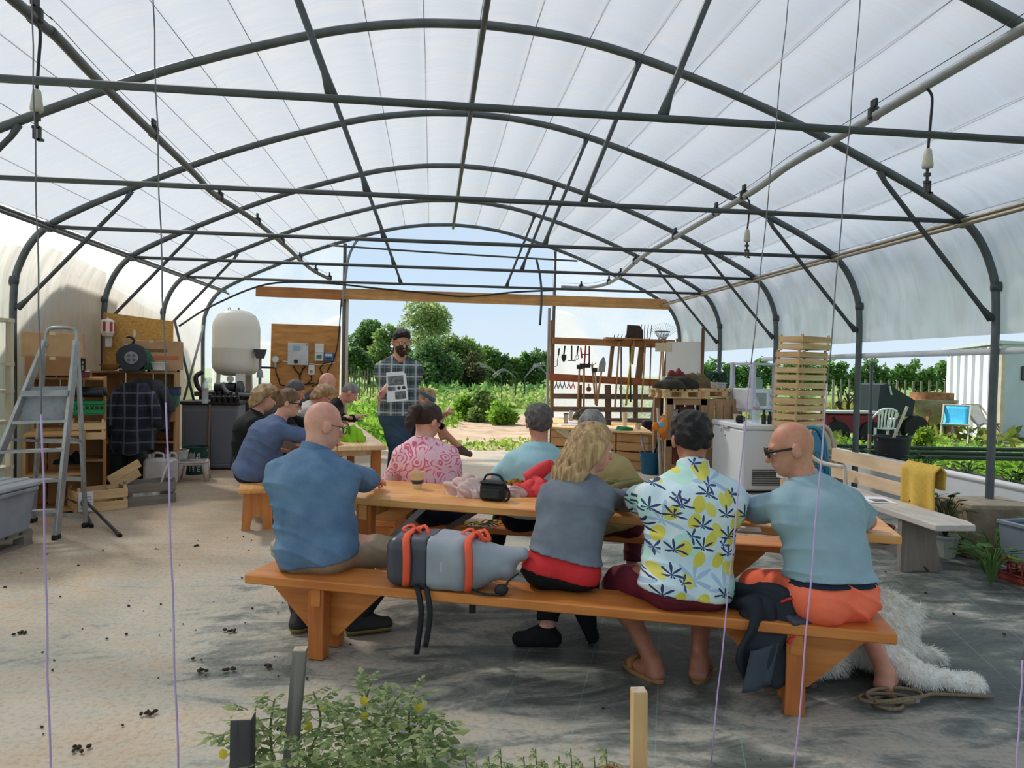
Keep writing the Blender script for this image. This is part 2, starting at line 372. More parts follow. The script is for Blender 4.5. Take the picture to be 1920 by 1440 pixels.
# ---- hoops
def hoop(i):
    y = HY[i]; last = i == len(HY) - 1
    names = ['nearest hoop, right above the strings', 'second hoop, springing beyond the white bench', 'hoop third from the front, right leg behind the folding chairs', 'hoop with its right leg behind the crate tower', 'hoop with its left leg beside the particle board', 'hoop next to the open gable end', 'gable hoop framing the open end of the tunnel']
    t = thing('tunnel_hoop', 'grey steel tunnel ' + names[i], 'hoop', (0, y, 0))
    ar = [(x, 0, z) for x, z in PROF]
    B().tube(ar, .034, 10).ob('hoop_tube', STEEL, t, smooth=True)
    if not last:
        zt = 2.845
        B().tube([(-4.22, -.02, zt), (4.22, -.02, zt)], .021, 8).ob('tie_bar', STEELD, t, smooth=True)
        for s in (-1, 1):
            B().tube([(s * 1.30, 0, 4.03), (s * 1.27, 0, 3.94), (s * .90, 0, 2.98), (s * .86, 0, 2.85)], [.03, .019, .019, .034], 8).ob('strut', STEELD, t, smooth=True)
            B().tube([(s * 4.50, 0, 2.02), (s * 4.40, 0, 2.12), (s * 3.47, 0, 3.16), (s * 3.42, 0, 3.25)], [.036, .021, .021, .03], 8).ob('corner_brace', STEELD, t, smooth=True)
            B().box((s * 4.2, -.02, zt), (.06, .07, .10), ch=.01).ob('bracket', STEELD, t)
        for s in (-1, 1):
            B().lathe([(.045, -.04), (.05, 0), (.045, .04)], (s * 4.54, 0, 2.3), 10).ob('collar', STEELD, t, smooth=True)
    return t
for i in range(7): hoop(i)
def pipe(name, pts, r, mat, label, cat, n=8): return tag(B().tube(catmull(pts, 6), r, n).ob(name, mat, smooth=True), label, cat)
pipe('ridge_bar', [(0.02, -.5, 4.18), (.02, 6, 4.18), (.02, 13.8, 4.18)], .024, STEELD, 'straight steel ridge bar under the highest line of the roof', 'bar')
for s in (-1, 1):
    t = thing('side_rail', 'pair of thin steel rails along the %s eave of the tunnel' % ('right' if s > 0 else 'left'), 'rail', (s * 4.12, 0, 2.80))
    for dx, dz in ((0, 0), (.045, .05)): B().tube([(dx * s, -.5, dz), (dx * s, 13.8, dz)], .017, 8).ob('rail_tube', P((150, 138, 120), .5, .15, 4, metal=.3) if s > 0 else STEELD, t, smooth=True)
for k, wt in enumerate(WIRES):
    p, n = outn(wt); q = p + n * .036
    o = B().tube([(q.x, -.5, q.y), (q.x, 13.74, q.y)], .0035, 4).ob('roof_wire', P((150, 152, 156), .5, .05), smooth=True)
    tag(o, 'thin wire running the length of the roof, %s from the right eave' % words_[k], 'wire', 'roof wires under the film')
# ---- irrigation pipes under the roof
def along(px):
    q = [atz(*p) for p in px]; return [q[0] * 2 - q[1]] + q if False else [Vector((q[0].x, .4, q[0].z))] + q
def irrigation(pts, label, col, sprk, clips):
    pts = catmull(pts, 8); t = thing('irrigation_pipe', label, 'pipe', pts[0])
    B().tube(pts, .030, 10).ob('pipe_run', col, t, smooth=True, world=True)
    B().tube([p + Vector((0, 0, .075)) for p in pts], .003, 4).ob('support_wire', STEELD, t, world=True)
    for q in clips:
        p = min(pts, key=lambda a: abs(a.y - q)); b = B(); b.box(p + Vector((0, 0, .02)), (.075, .05, .09), ch=.012); b.box(p + Vector((0, 0, .09)), (.02, .06, .05)); b.ob('clip', P((40, 42, 44), .5), t, world=True)
    return pts
ipL = irrigation(along([(25, 0, 3.32), (100, 63, 3.32), (180, 147, 3.31), (300, 263, 3.30), (367, 328, 3.28), (400, 363, 3.27), (450, 395, 3.25), (483, 418, 3.22), (534, 460, 3.18), (570, 494, 3.12), (592, 510, 3.08), (618, 523, 3.05)]), 'dark irrigation pipe under the left half of the roof', P((84, 90, 94), .45, .1), [], [2.4, 4.1, 6.0, 8.0, 9.0, 10.2, 11.4, 12.4, 13.2])
ipR = irrigation(along([(1920, 53, 3.28), (1590, 247, 3.26), (1480, 310, 3.22), (1410, 360, 3.2), (1285, 434, 3.17), (1223, 469, 3.14), (1191, 492, 3.10), (1147, 528, 3.02), (1103, 539, 3.02), (1052, 538, 3.03)]), 'grey irrigation pipe under the right half of the roof', P((150, 154, 158), .4, .1, metal=.2), [], [2.4, 4.6, 6.6, 7.3, 8.6, 10.2, 11.2, 12.0, 12.9])
def sprinkler(p, label, ln, sc=1.0):
    t = thing('sprinkler', label, 'sprinkler', p)
    B().tube(catmull([(0, 0, 0), (.035, 0, -.05), (.03, 0, -.2), (.02, 0, -ln)], 5), .008, 6).ob('drop_hose', P((36, 38, 40), .5), t, smooth=True)
    z = -ln
    B().lathe([(.012, 0), (.020, -.008), (.026, -.05), (.032, -.10), (.030, -.115), (.012, -.12)], (.02, 0, z), 12).ob('weight', P((196, 192, 180), .5), t, smooth=True)
    b = B(); b.cyl((.02, 0, z - .12), (.02, 0, z - .19), .009, n=8); b.box((.02, 0, z - .155), (.035, .02, .02)); b.box((.02, 0, z - .2), (.04, .02, .015)); b.box((.035, 0, z - .235), (.012, .02, .07)); b.box((.04, 0, z - .265), (.03, .02, .012)); b.box((.01, 0, z - .235), (.012, .02, .05)); b.ob('nozzle', P((60, 62, 62), .5), t)
def _unused(pts, y): return min(pts, key=lambda a: abs(a.y - y)) - Vector((0, 0, .03))
sprinkler(atz(1738, 166, 3.24), 'white and grey sprinkler hanging from the grey pipe, nearer one', .36)
sprinkler(atz(1399, 370, 3.17), 'smaller-looking sprinkler hanging from the grey pipe further back', .30)
sprinkler(atz(62, 38, 3.29), 'white sprinkler hanging from the dark pipe beside the string', .36)
# ---- gable end; side wall of the white shed: its shade is put into the bluish grey
YG = 13.72
WBE = WOOD((206, 158, 98), (168, 116, 62), 0); WBEG = WOOD((150, 120, 92), (112, 90, 70), 0)
t = thing('lintel_beam', 'long wooden beam across the open gable end of the tunnel', 'beam', (0, YG - .08, 2.85))
p0, p1 = aty(480, 546, YG - .08), aty(1255, 571, YG - .08)
a = Vector((-2.0, 0, p0.z + (p1.z - p0.z) * .25 - 2.85))
B().beam((p0.x, 0, p0.z - 2.85), (-2.02, 0, p0.z + .02 - 2.85 - .04), .05, .19).ob('beam_section', WOOD((176, 116, 58), (140, 88, 44), 0), t)
B().beam((-2.02, 0, .0), (p1.x, 0, p1.z - 2.85), .05, .20).ob('beam_section', WBE, t)
for s, nm in ((-1, 'left'), (1, 'right')):
    t = thing('door_post', 'slim grey steel post at the %s edge of the wide gable opening' % nm, 'post', (s * 2.0, YG, 0))
    B().tube([(0, 0, 0), (0, 0, 3.80)], .034, 8).ob('post_tube', STEEL, t, smooth=True)
    if s > 0: B().box((-.09, 0, 1.35), (.05, .05, 2.7)).ob('jamb_strip', P((170, 172, 174), .5), t)
    else: B().box((.06, -.01, 1.4), (.05, .03, 2.8)).ob('jamb_strip', P((196, 194, 188), .5), t)
def gable(poly, name, mat, y=YG + .05):
    b = B(); b.add([(x, y, z) for x, z in poly], [tuple(range(len(poly)))]); return struct(b.ob(name, mat))
prL = [(x, z) for x, z in PROF if x < -2.0]; prR = [(x, z) for x, z in PROF if x > 2.0]
gable([(-2.02, .02)] + [(-2.02, prL[0][1])] + prL, 'wall_gable_left', FILMG)
gable([(2.0, .02)] + prR + [(2.0, prR[-1][1])], 'wall_gable_right', FILMG)
gable([(2.02, .1), (3.6, .1), (3.35, 1.2), (2.75, 2.1), (2.35, 2.62), (2.02, 2.70)], 'wall_gable_sheet_1', film_mat('sheet', .2, (246, 248, 250)), YG + .09)
gable([(-2.04, .1), (-4.4, .1), (-4.4, 2.0), (-3.2, 1.9), (-2.5, 2.25), (-2.04, 2.5)], 'wall_gable_sheet_2', film_mat('sheet2', .3, (246, 248, 250)), YG + .09)
pipe('black_hose', [(-4.45, 12.2, 2.1), (-4.1, 12.8, 2.5), (-3.3, 13.3, 2.95), (-2.3, 13.5, 3.02), (-1.4, 13.55, 2.96), (-.4, 13.55, 2.9), (.3, 13.55, 2.86), (1.2, 13.55, 2.97), (1.95, 13.55, 3.03)], .018, P((34, 36, 38), .5), 'black hose slung along the gable end just above the beam', 'hose')
pipe('upper_gable_bar', [(-2.3, 13.5, 3.72), (0, 13.5, 3.65), (2.4, 13.5, 3.60)], .018, STEELD, 'thin steel bar slung high across the gable opening', 'bar')
pipe('drop_pipe', [(1.60, 13.5, 3.62), (1.68, 13.5, 3.3), (1.72, 13.5, 2.9), (1.7, 13.5, 2.35)], .022, STEELD, 'bent grey pipe hanging across the beam near the tool rack', 'pipe')
pipe('curved_pipe', [(-2.03, 13.55, 2.6), (-1.97, 13.55, 3.1), (-1.9, 13.55, 3.55), (-1.75, 13.55, 3.85), (-1.62, 13.55, 3.86)], .024, P((140, 144, 148), .5), 'curved grey pipe rising beside the left gable post', 'pipe')
# ---- strings
def string(px0, py0, px1, py1, y0, y1, label, knots=()):
    a, b_ = aty(px0, py0, y0), aty(px1, py1, y1)
    if b_.z > .02: b_ = a.lerp(b_, a.z / (a.z - b_.z))
    pts = [a.lerp(b_, k / 24) + Vector((.002 * math.sin(k * 1.9), 0, 0)) for k in range(25)]
    pts[0:0] = [a + (a - b_) * .35]
    t = thing('string', label, 'string', pts[-1])
    B().tube(pts[:14], .0024, 5).ob('upper_string', P((120, 118, 124), .7), t, smooth=True, world=True)
    B().tube(pts[13:], .0030, 5).ob('lower_string', P((196, 168, 214), .7), t, smooth=True, world=True, label='lavender lower end of string')
string(60, 30, 95, 1470, 2.6, 2.2, 'lavender garden string hanging in front of the step ladder')
string(287, 0, 335, 1470, 2.6, 2.2, 'lavender garden string hanging left of the bench, before the wooden crate')
string(1478, 0, 1333, 1430, 2.9, atz(1333, 1430).y, 'lavender garden string crossing the flowered shirt man')
string(1613, 0, 1488, 1470, 2.6, 2.2, 'lavender garden string crossing the man in coral shorts')
string(1935, 960, 1904, 1470, 2.4, 2.2, 'lavender garden string at the right edge of the picture')
# ================================================================ implicit surfaces (used for people, the dog, bags)
def sm(a, b, k):
    h = np.maximum(k - np.abs(a - b), 0) / k
    return np.minimum(a, b) - h * h * k * .25
def d_cone(p, a, b, ra, rb, L=None, k=1.0, flat=False):
    a = np.asarray(a, np.float32); b = np.asarray(b, np.float32); q = p - a; ba = b - a
    if L is not None:
        L = np.asarray(L, np.float32); q = q - np.outer(q @ L, L) * (1 - 1 / k); ba = ba - (ba @ L) * (1 - 1 / k) * L
    bb = float(ba @ ba) + 1e-9; t0 = (q @ ba) / bb; t = np.clip(t0, 0, 1)
    d = np.sqrt(((q - t[:, None] * ba) ** 2).sum(1)) - (ra + t * (rb - ra))
    if flat: d = np.maximum(d, (t0 - 1) * math.sqrt(bb))
    return d
def d_ell(p, c, r, R=None):
    q = p - np.asarray(c, np.float32)
    if R is not None: q = q @ np.asarray(R, np.float32)
    r = np.asarray(r, np.float32); k0 = np.sqrt(((q / r) ** 2).sum(1)); k1 = np.sqrt(((q / (r * r)) ** 2).sum(1)) + 1e-9
    return k0 * (k0 - 1) / k1
def d_box(p, c, hf, R, rr):
    q = np.abs((p - np.asarray(c, np.float32)) @ np.asarray(R, np.float32)) - (np.asarray(hf, np.float32) - rr)
    return np.sqrt((np.maximum(q, 0) ** 2).sum(1)) + np.minimum(q.max(1), 0) - rr
def evalp(p, prims, off=0.0, k=.03):
    d = None
    for t in prims:
        if t[0] == 'c': e = d_cone(p, *t[1:])
        elif t[0] == 'b': e = d_box(p, *t[1:])
        else: e = d_ell(p, *t[1:])
        d = e if d is None else sm(d, e, k)
    return d - off
def bounds(prims, pad):
    lo = np.full(3, 1e9); hi = -lo
    for t in prims:
        if t[0] == 'c':
            kk = t[6] if len(t) > 6 and t[5] is not None else 1
            for q, r in ((t[1], t[3]), (t[2], t[4])): q = np.asarray(q); lo = np.minimum(lo, q - r * kk); hi = np.maximum(hi, q + r * kk)
        else: q = np.asarray(t[1]); r = max(t[2]) * (1.8 if t[0] == 'b' else 1); lo = np.minimum(lo, q - r); hi = np.maximum(hi, q + r)
    return lo - pad, hi + pad
def sdf_mesh(name, fn, lo, hi, h):
    lo = np.asarray(lo, np.float32); bs = 6
    nb = np.ceil((np.asarray(hi) - lo) / (h * bs)).astype(int) + 1
    ax = [lo[i] + (np.arange(nb[i]) * bs + (bs - 1) / 2) * h for i in range(3)]
    C = np.stack(np.meshgrid(*ax, indexing='ij'), -1).reshape(-1, 3).astype(np.float32)
    dc = fn(C).reshape(nb); act = np.abs(dc) < bs * h * .87 * 1.5 + .01
    rep = lambda a: a.repeat(bs, 0).repeat(bs, 1).repeat(bs, 2)
    vals = rep(dc).astype(np.float32); idx = np.argwhere(rep(act))
    vals[tuple(idx.T)] = fn((lo + idx * h).astype(np.float32))
    s = vals < 0; n = np.array(vals.shape)
    cnt = sum(s[i:n[0] - 1 + i, j:n[1] - 1 + j, k:n[2] - 1 + k].astype(np.int8) for i in (0, 1) for j in (0, 1) for k in (0, 1))
    cells = np.argwhere((cnt > 0) & (cnt < 8)); M = len(cells)
    cor = np.array([(i, j, k) for i in (0, 1) for j in (0, 1) for k in (0, 1)])
    v8 = np.stack([vals[tuple((cells + c).T)] for c in cor], 1)
    acc = np.zeros((M, 3), np.float32); ct = np.zeros(M, np.float32)
    for a in range(8):
        for b in range(a + 1, 8):
            if np.abs(cor[a] - cor[b]).sum() != 1: continue
            mk = (v8[:, a] < 0) != (v8[:, b] < 0)
            t = np.where(mk, v8[:, a] / np.where(mk, v8[:, a] - v8[:, b], 1), 0)
            acc += np.where(mk[:, None], cor[a] + t[:, None] * (cor[b] - cor[a]), 0); ct += mk
    V = lo + (cells + acc / ct[:, None]) * h
    ix = np.full(n - 1, -1, np.int32); ix[tuple(cells.T)] = np.arange(M)
    Q = []
    for d in range(3):
        u, v = (d + 1) % 3, (d + 2) % 3
        sl = [slice(1, n[0] - 1), slice(1, n[1] - 1), slice(1, n[2] - 1)]; sl[d] = slice(0, n[d] - 1); sh = list(sl); sh[d] = slice(1, n[d])
        a = s[tuple(sl)]; b = s[tuple(sh)]; e = np.argwhere(a != b); o = np.array([1, 1, 1]); o[d] = 0; e0 = e + o
        if not len(e): continue
        eu = np.eye(3, dtype=int)
        q = np.stack([ix[tuple((e0 - eu[u] - eu[v]).T)], ix[tuple((e0 - eu[v]).T)], ix[tuple(e0.T)], ix[tuple((e0 - eu[u]).T)]], 1)
        fl = ~a[tuple(e.T)]; q[fl] = q[fl][:, ::-1]; Q.append(q)
    Q = np.concatenate(Q); Q = Q[(Q >= 0).all(1)]
    me = bpy.data.meshes.new(name); me.vertices.add(len(V)); me.vertices.foreach_set('co', V.astype(np.float32).ravel())
    me.loops.add(Q.size); me.loops.foreach_set('vertex_index', Q.ravel().astype(np.int32)); me.polygons.add(len(Q))
    me.polygons.foreach_set('loop_start', np.arange(0, Q.size, 4, dtype=np.int32)); me.polygons.foreach_set('loop_total', np.full(len(Q), 4, np.int32))
    me.update(calc_edges=True); me.validate(); return me
def sdf_ob(name, prims, mat, par, h=.009, off=0.0, k=.03, clips=(), cut=None, disp=None, pad=.03, label=None, extra=None):
    """prims smooth-joined, grown by off; clips = (point, normal): what lies beyond is cut away; cut = prims carved out"""
    lo, hi = bounds(prims, off + pad)
    def fn(p):
        d = evalp(p, prims, off, k)
        if extra is not None: d = extra(p, d)
        if disp is not None: d = d - disp(p)
        for q, nn in clips: d = np.maximum(d, (p - np.asarray(q, np.float32)) @ np.asarray(nn, np.float32))
        if cut: d = np.maximum(d, -evalp(p, cut, 0, .01))
        return d
    return link(sdf_mesh(name, fn, lo, hi, h), name, mat, par, smooth=True, label=label)
def folds(amp, f=26, seed=0.0, dirn=(0.35, .3, 1)):
    dd = np.asarray(dirn, np.float32)
    def fn(p):
        a = p @ dd * f + 1.6 * np.sin(p[:, 0] * 11 + seed) + 1.3 * np.sin(p[:, 1] * 9 + p[:, 2] * 5 + seed * 2)
        b = .5 + .5 * np.sin(p[:, 0] * 7 + p[:, 2] * 6 + seed * 3)
        return amp * ((1 - np.abs(np.sin(a * .5))) ** 2 * 1.6 - .4) * b
    return fn
# ================================================================ people
def ik(a, t, l1, l2, hint):
    a, t = Vector(a), Vector(t); d = t - a; L = min(d.length, (l1 + l2) * .995)
    d.normalize(); t = a + d * L; x = (l1 * l1 - l2 * l2 + L * L) / (2 * L); y = math.sqrt(max(l1 * l1 - x * x, 0))
    hh = Vector(hint); hh = hh - d * hh.dot(d); hh = hh.normalized() if hh.length > 1e-4 else d.orthogonal().normalized()
    return a + d * x + hh * y, t
SKIN = P((206, 150, 124), .5, .06, 14, c2=(188, 126, 102), sss=.08, spec=.35)
SKINP = P((222, 170, 150), .5, .06, 14, c2=(204, 142, 122), sss=.08, spec=.35)
SKIND = P((178, 122, 96), .5, .08, 14, c2=(156, 100, 78), sss=.06, spec=.35)
def HAIR(c, c2, rough=.5): return P(c, rough, .2, 9, .9, 90, c2=c2, stretch=(3.0, 3.0, .5))
def unit(v): return Vector(v).normalized()
def person(label, hip, head, face, hyaw=0, hpitch=0, hroll=0, hands=None, feet=None, elbow=None, knee=None, b=1.0, sw=.185, bow=.04, twist=0, sroll=0, h=.010, hs=1.0,
           skin=SKIN, shirt=None, sleeve=.6, hem=-.08, pants=None, plen=1.9, shoes=None, hair=None, hairmat=None, pose='sit', leg=.43, arm=1.0, neckcut=.07, collar=None, wr=.004, grp=None, bel=0.0, kneeOut=.0, palm=None, hips=1.0, extras=None, foot_dir=None, shirt_f=58, band=None):
    hip, head = Vector(hip), Vector(head); base = Vector((hip.x, hip.y, 0))
    root = thing('person', label, 'person', base, group=grp)
    H = hip - base; D = head - base
    fr = math.radians(face); f = Vector((math.sin(fr), math.cos(fr), 0)); r = Vector((math.cos(fr), -math.sin(fr), 0))
    tr = math.radians(face + twist); rs = Vector((math.cos(tr), -math.sin(tr), math.sin(math.radians(sroll)))).normalized(); fs = Vector((math.sin(tr), math.cos(tr), 0))
    ha = math.radians(hyaw); hf0 = Vector((math.sin(ha), math.cos(ha), 0)); hr = Vector((math.cos(ha), -math.sin(ha), 0))
    hp = math.radians(hpitch); hf = hf0 * math.cos(hp) - Vector((0, 0, 1)) * math.sin(hp); hu = hr.cross(hf)
    ro = Matrix.Rotation(math.radians(hroll), 3, hf); hr = ro @ hr; hu = ro @ hu
    HR = np.array([hr, hf, hu]).T          # columns: head axes
    nb = D - hf * .03 * hs - hu * .11 * hs; down = unit(H - nb); NB = nb + down * .06 - f * .0
    mid = (H + NB) / 2 - fs * bow * 2
    bz = lambda t: H * (1 - t) ** 2 + mid * 2 * t * (1 - t) + NB * t * t
    W_, C, T = bz(.36), bz(.68), bz(.90); spine = unit(bz(.25) - H); up = unit(NB - C)
    SJ = [T + rs * s * (sw - .018) - up * .055 for s in (-1, 1)]
    HJ = [H + r * s * .088 * hips for s in (-1, 1)]
    pel = [('c', H, W_, .118 * b * hips, .108 * b, r, 1.38)] + [('e', H + r * s * .075 * hips - f * .03 - Vector((0, 0, .02)), (.10 * b * hips, .115 * b * hips, .095 * b)) for s in (-1, 1)]
    tor = [('c', W_, C, .110 * b, .118 * b, rs, 1.36), ('c', C, T, .114 * b, .074 * b, rs, 1.52)] + [('c', NB - up * .015, SJ[i], .048, .052 * b) for i in (0, 1)] + [('c', C - fs * .02, SJ[i] - up * .07, .08 * b, .056 * b) for i in (0, 1)]
    if bel: tor.append(('e', (W_ + H) / 2 + f * .06, (.15 * b + bel, .12 * b + bel, .14 * b)))
    hd = [('e', D + hu * .022 * hs - hf * .008 * hs, np.array((.076, .096, .098)) * hs, HR), ('e', D + hf * .030 * hs - hu * .045 * hs, np.array((.058, .066, .078)) * hs, HR),
          ('c', D + hf * .062 * hs - hu * .092 * hs, D + hf * .045 * hs - hu * .07 * hs, .022 * hs, .03 * hs)]
    neck = [('c', NB - up * .02, D - hu * .045 * hs - hf * .015 * hs, .060 * (.5 + b / 2), .054 * hs)]
    face_ = [('c', D + hf * .098 * hs - hu * .002, D + hf * .115 * hs - hu * .034 * hs, .010 * hs, .015 * hs), ('c', D + hf * .086 * hs + hr * .035 * hs + hu * .02 * hs, D + hf * .086 * hs - hr * .035 * hs + hu * .02 * hs, .014 * hs, .014 * hs),
             ('c', D + hf * .092 * hs + hr * .02 * hs - hu * .062 * hs, D + hf * .092 * hs - hr * .02 * hs - hu * .062 * hs, .010, .010)]
    ears = [('e', D + hr * s * .084 * hs - hu * .008 - hf * .006, np.array((.013, .023, .035)) * hs, HR) for s in (-1, 1)]
    EL, WR = [], []
    hands = hands or [None, None]; arms = []
    for i, s in ((0, -1), (1, 1)):
        tgt = (Vector(hands[i]) - base) if hands[i] is not None else SJ[i] + fs * .25 - Vector((0, 0, .3)) - rs * s * .08
        hint = (Vector(elbow[i]) if elbow and elbow[i] is not None else Vector((0, 0, -1)) * .7 + rs * s * .7 - fs * .4)
        e, w = ik(SJ[i], tgt, .285 * arm, .255 * arm, hint); EL.append(e); WR.append(w)
        arms += [('c', SJ[i], e, .050 * b, .041 * b), ('c', e, w, .042 * b, .028)]
    KN, AN, legs, FT = [], [], [], []
    for i, s in ((0, -1), (1, 1)):
        ft = Vector(feet[i]) - base if feet and feet[i] is not None else (HJ[i] + f * .42 * 1.0 + r * s * .03) * Vector((1, 1, 0)) if False else (Vector(feet[i]) - base if feet and feet[i] is not None else Vector((HJ[i].x + f.x * .40, HJ[i].y + f.y * .40, 0)))
        ank = ft + Vector((0, 0, .085)); hint = Vector(knee[i]) if knee and knee[i] is not None else f + Vector((0, 0, .6)) + r * s * kneeOut
        kk, an = ik(HJ[i], ank, leg, leg * .97, hint); KN.append(kk); AN.append(an)
        legs += [('c', HJ[i], kk, .086 * b * hips, .060 * b), ('c', kk, an, .057 * b, .037), ('e', kk.lerp(an, .3) - unit(kk - HJ[i]) * .015 if pose != 'stand' else kk.lerp(an, .3) - f * .015, (.052 * b, .055 * b, .10))]
        fd = foot_dir[i] if foot_dir and foot_dir[i] is not None else unit(f * 1 + r * s * .22)
        fd = unit(fd); FT.append(fd)
        sd = unit(fd.cross(Vector((0, 0, 1)))); uf = unit(sd.cross(fd)); heel = an - fd * .035 - uf * .05; toe = an + fd * .155 - uf * .058
        legs += [('c', an, an + fd * .05 - uf * .045, .037, .034), ('c', heel, toe, .034, .024, sd, 1.35)]
    fing = []
    for i, s in ((0, -1), (1, 1)):
        fa = unit(WR[i] - EL[i]); pd = Vector(palm[i]) if palm and palm[i] is not None else Vector((0, 0, -1)); pd = pd - fa * pd.dot(fa); pd = pd.normalized() if pd.length > 1e-3 else fa.orthogonal().normalized()
        lat = fa.cross(pd) * -s                                     # towards the thumb
        pc = WR[i] + fa * .045
        arms.append(('c', WR[i] + fa * .01, WR[i] + fa * .07, .024, .022, lat, 1.75))
        for j, (o_, ln) in enumerate(((.033, .066), (.0115, .076), (-.0105, .070), (-.032, .054))):
            k0 = WR[i] + fa * .085 + lat * o_; k1 = k0 + (fa * .86 + pd * .34).normalized() * ln * .55 + lat * o_ * .10; k2 = k1 + (fa * .5 + pd * .8).normalized() * ln * .5
            fing += [('c', k0 - fa * .02, k1, .0098, .0092), ('c', k1, k2, .0092, .0082)]
        th0 = WR[i] + fa * .028 + lat * .028; th1 = th0 + (fa * .6 + lat * .75 + pd * .3).normalized() * .042; th2 = th1 + (fa * .9 + lat * .1 + pd * .45).normalized() * .034
        fing += [('c', th0, th1, .014, .0115), ('c', th1, th2, .0112, .0095)]
    allp = pel + tor + neck + hd + arms + legs
    soc = [('e', D + hf * .098 * hs + hr * s * .031 * hs - hu * .001, (.016 * hs, .016 * hs, .011 * hs)) for s in (-1, 1)]
    def extra(p, d):
        hd_d = evalp(p, face_, 0, .012); d = sm(d, hd_d, .016); d = np.minimum(d, sm(evalp(p, ears, 0, .01), d + 0, .008))
        d = -sm(-d, evalp(p, soc, 0, .005), .012)
        return np.minimum(d, sm(evalp(p, fing, 0, .004), d, .010))
    sdf_ob('body', allp, skin, root, h, 0, .034, extra=extra, pad=.09)
    for s in (-1, 1):
        c = D + hf * .082 * hs + hr * s * .031 * hs - hu * .001
        eo = B().ell(c, .0125 * hs, 10).ob('eye', P((232, 226, 220), .3, .02), root, smooth=True); B().ell(c + hf * .0085 * hs, .0058 * hs, 8).ob('iris', P((52, 38, 30), .2, .05), eo, smooth=True)
    A = dict(root=root, base=base, H=H, D=D, hf=hf, hr=hr, hu=hu, HR=HR, NB=NB, SJ=SJ, EL=EL, WR=WR, KN=KN, AN=AN, f=f, r=r, W=W_, C=C, T=T, up=up, spine=spine, hs=hs, FT=FT, h=h, fs=fs, rs=rs)
    if shirt is not None:
        sp = pel + tor + [('c', H + spine * .02 - fs * .012, C - fs * .006, .122 * b * (1 + (hips - 1) * .5), .120 * b, rs, 1.38)] + [('e', H + r * s_ * .075 * hips - f * .035 - Vector((0, 0, .01)), (.108 * b * hips, .118 * b * hips, .10 * b)) for s_ in (-1, 1)]; ends = []
        for i in (0, 1):
            if sleeve <= 1: sp = sp + [('c', SJ[i], SJ[i].lerp(EL[i], sleeve), .050 * b, .054 * b, None, 1.0, True)]
            else: sp = sp + [('c', SJ[i], EL[i], .050 * b, .046 * b), ('c', EL[i], EL[i].lerp(WR[i], sleeve - 1), .046 * b, .036 * b, None, 1.0, True)]
        hp_ = H + spine * hem
        sdf_ob('shirt', sp, shirt, root, h, .017, .034, clips=[(hp_, -spine)], cut=[('c', NB - up * .055 + fs * .02, D - hu * .03, neckcut, neckcut + .01)], disp=folds(wr, shirt_f, seed=hip.x * 7), pad=.05)
    if pants is not None:
        pp = pel + [('c', HJ[i], KN[i], .086 * b * hips, .062 * b, None, 1.0, plen <= 1) for i in (0, 1)] if plen > 1 else pel + [('c', HJ[i], HJ[i].lerp(KN[i], plen), .088 * b * hips, .078 * b, None, 1.0, True) for i in (0, 1)]
        if plen > 1: pp = pp + [('c', KN[i], KN[i].lerp(AN[i], plen - 1), .060 * b, .050, None, 1.0, True) for i in (0, 1)]
        sdf_ob('trousers' if plen > 1.2 else 'shorts', pp, pants, root, h, .012, .034, clips=[(H + spine * (min(.13, hem + .035) if shirt is not None and band is None else band[1] + .025 if band else .05), spine)], disp=folds(wr, 60, seed=hip.x * 3 + 1), pad=.05)
    if band is not None:
        sdf_ob('undershirt', pel + tor[:1], band[0], root, h, .0190, .034, clips=[(H + spine * band[1], -spine), (H + spine * band[2], spine)], pad=.05)
    if shoes is not None:
        for i in (0, 1):
            an, fd = AN[i], FT[i]; sd_ = unit(fd.cross(Vector((0, 0, 1)))); uf = unit(sd_.cross(fd))
            if shoes[0] == 'sandal':
                sb = B(); out = []
                for k in range(20):
                    a = 2 * PI * k / 20; x = math.cos(a); out.append((x * .142, math.sin(a) * (.056 + .006 * x)))
                c = an + fd * .062; c = Vector((c.x, c.y, c.z - .078)); sb.prism(out, .022, c, fd, Vector((0, 0, 1)).cross(fd)); so_ = sb.ob('sandal', shoes[1], root, bev=.004)
                st = B(); st.tube([c + fd * .05 + sd_ * .05 + Vector((0, 0, .005)), c + fd * .055 + sd_ * .035 + Vector((0, 0, .05)), c + fd * .06 + Vector((0, 0, .064)), c + fd * .055 - sd_ * .035 + Vector((0, 0, .05)), c + fd * .05 - sd_ * .05 + Vector((0, 0, .005))], .016, 8, flat=.35)
                st.ob('strap', shoes[2], so_, smooth=True)
            else:
                sp = [('c', an - fd * .038 - uf * .046, an + fd * .15 - uf * .05, .040, .034, sd_, 1.2), ('c', an, an + fd * .07 - uf * .03, .042, .036)]
                sh = sdf_ob('shoe', sp, shoes[1], root, .008, .006, .03, clips=[(an + uf * .025, uf), (an - uf * .083, -uf)])
                if len(shoes) > 2: sdf_ob('sole', sp[:1], shoes[2], sh, .008, .010, .03, clips=[(an - uf * .060, uf), (an - uf * .0845, -uf)])
    if hair: do_hair(A, hair, hairmat)
    if extras: extras(A)
    return A
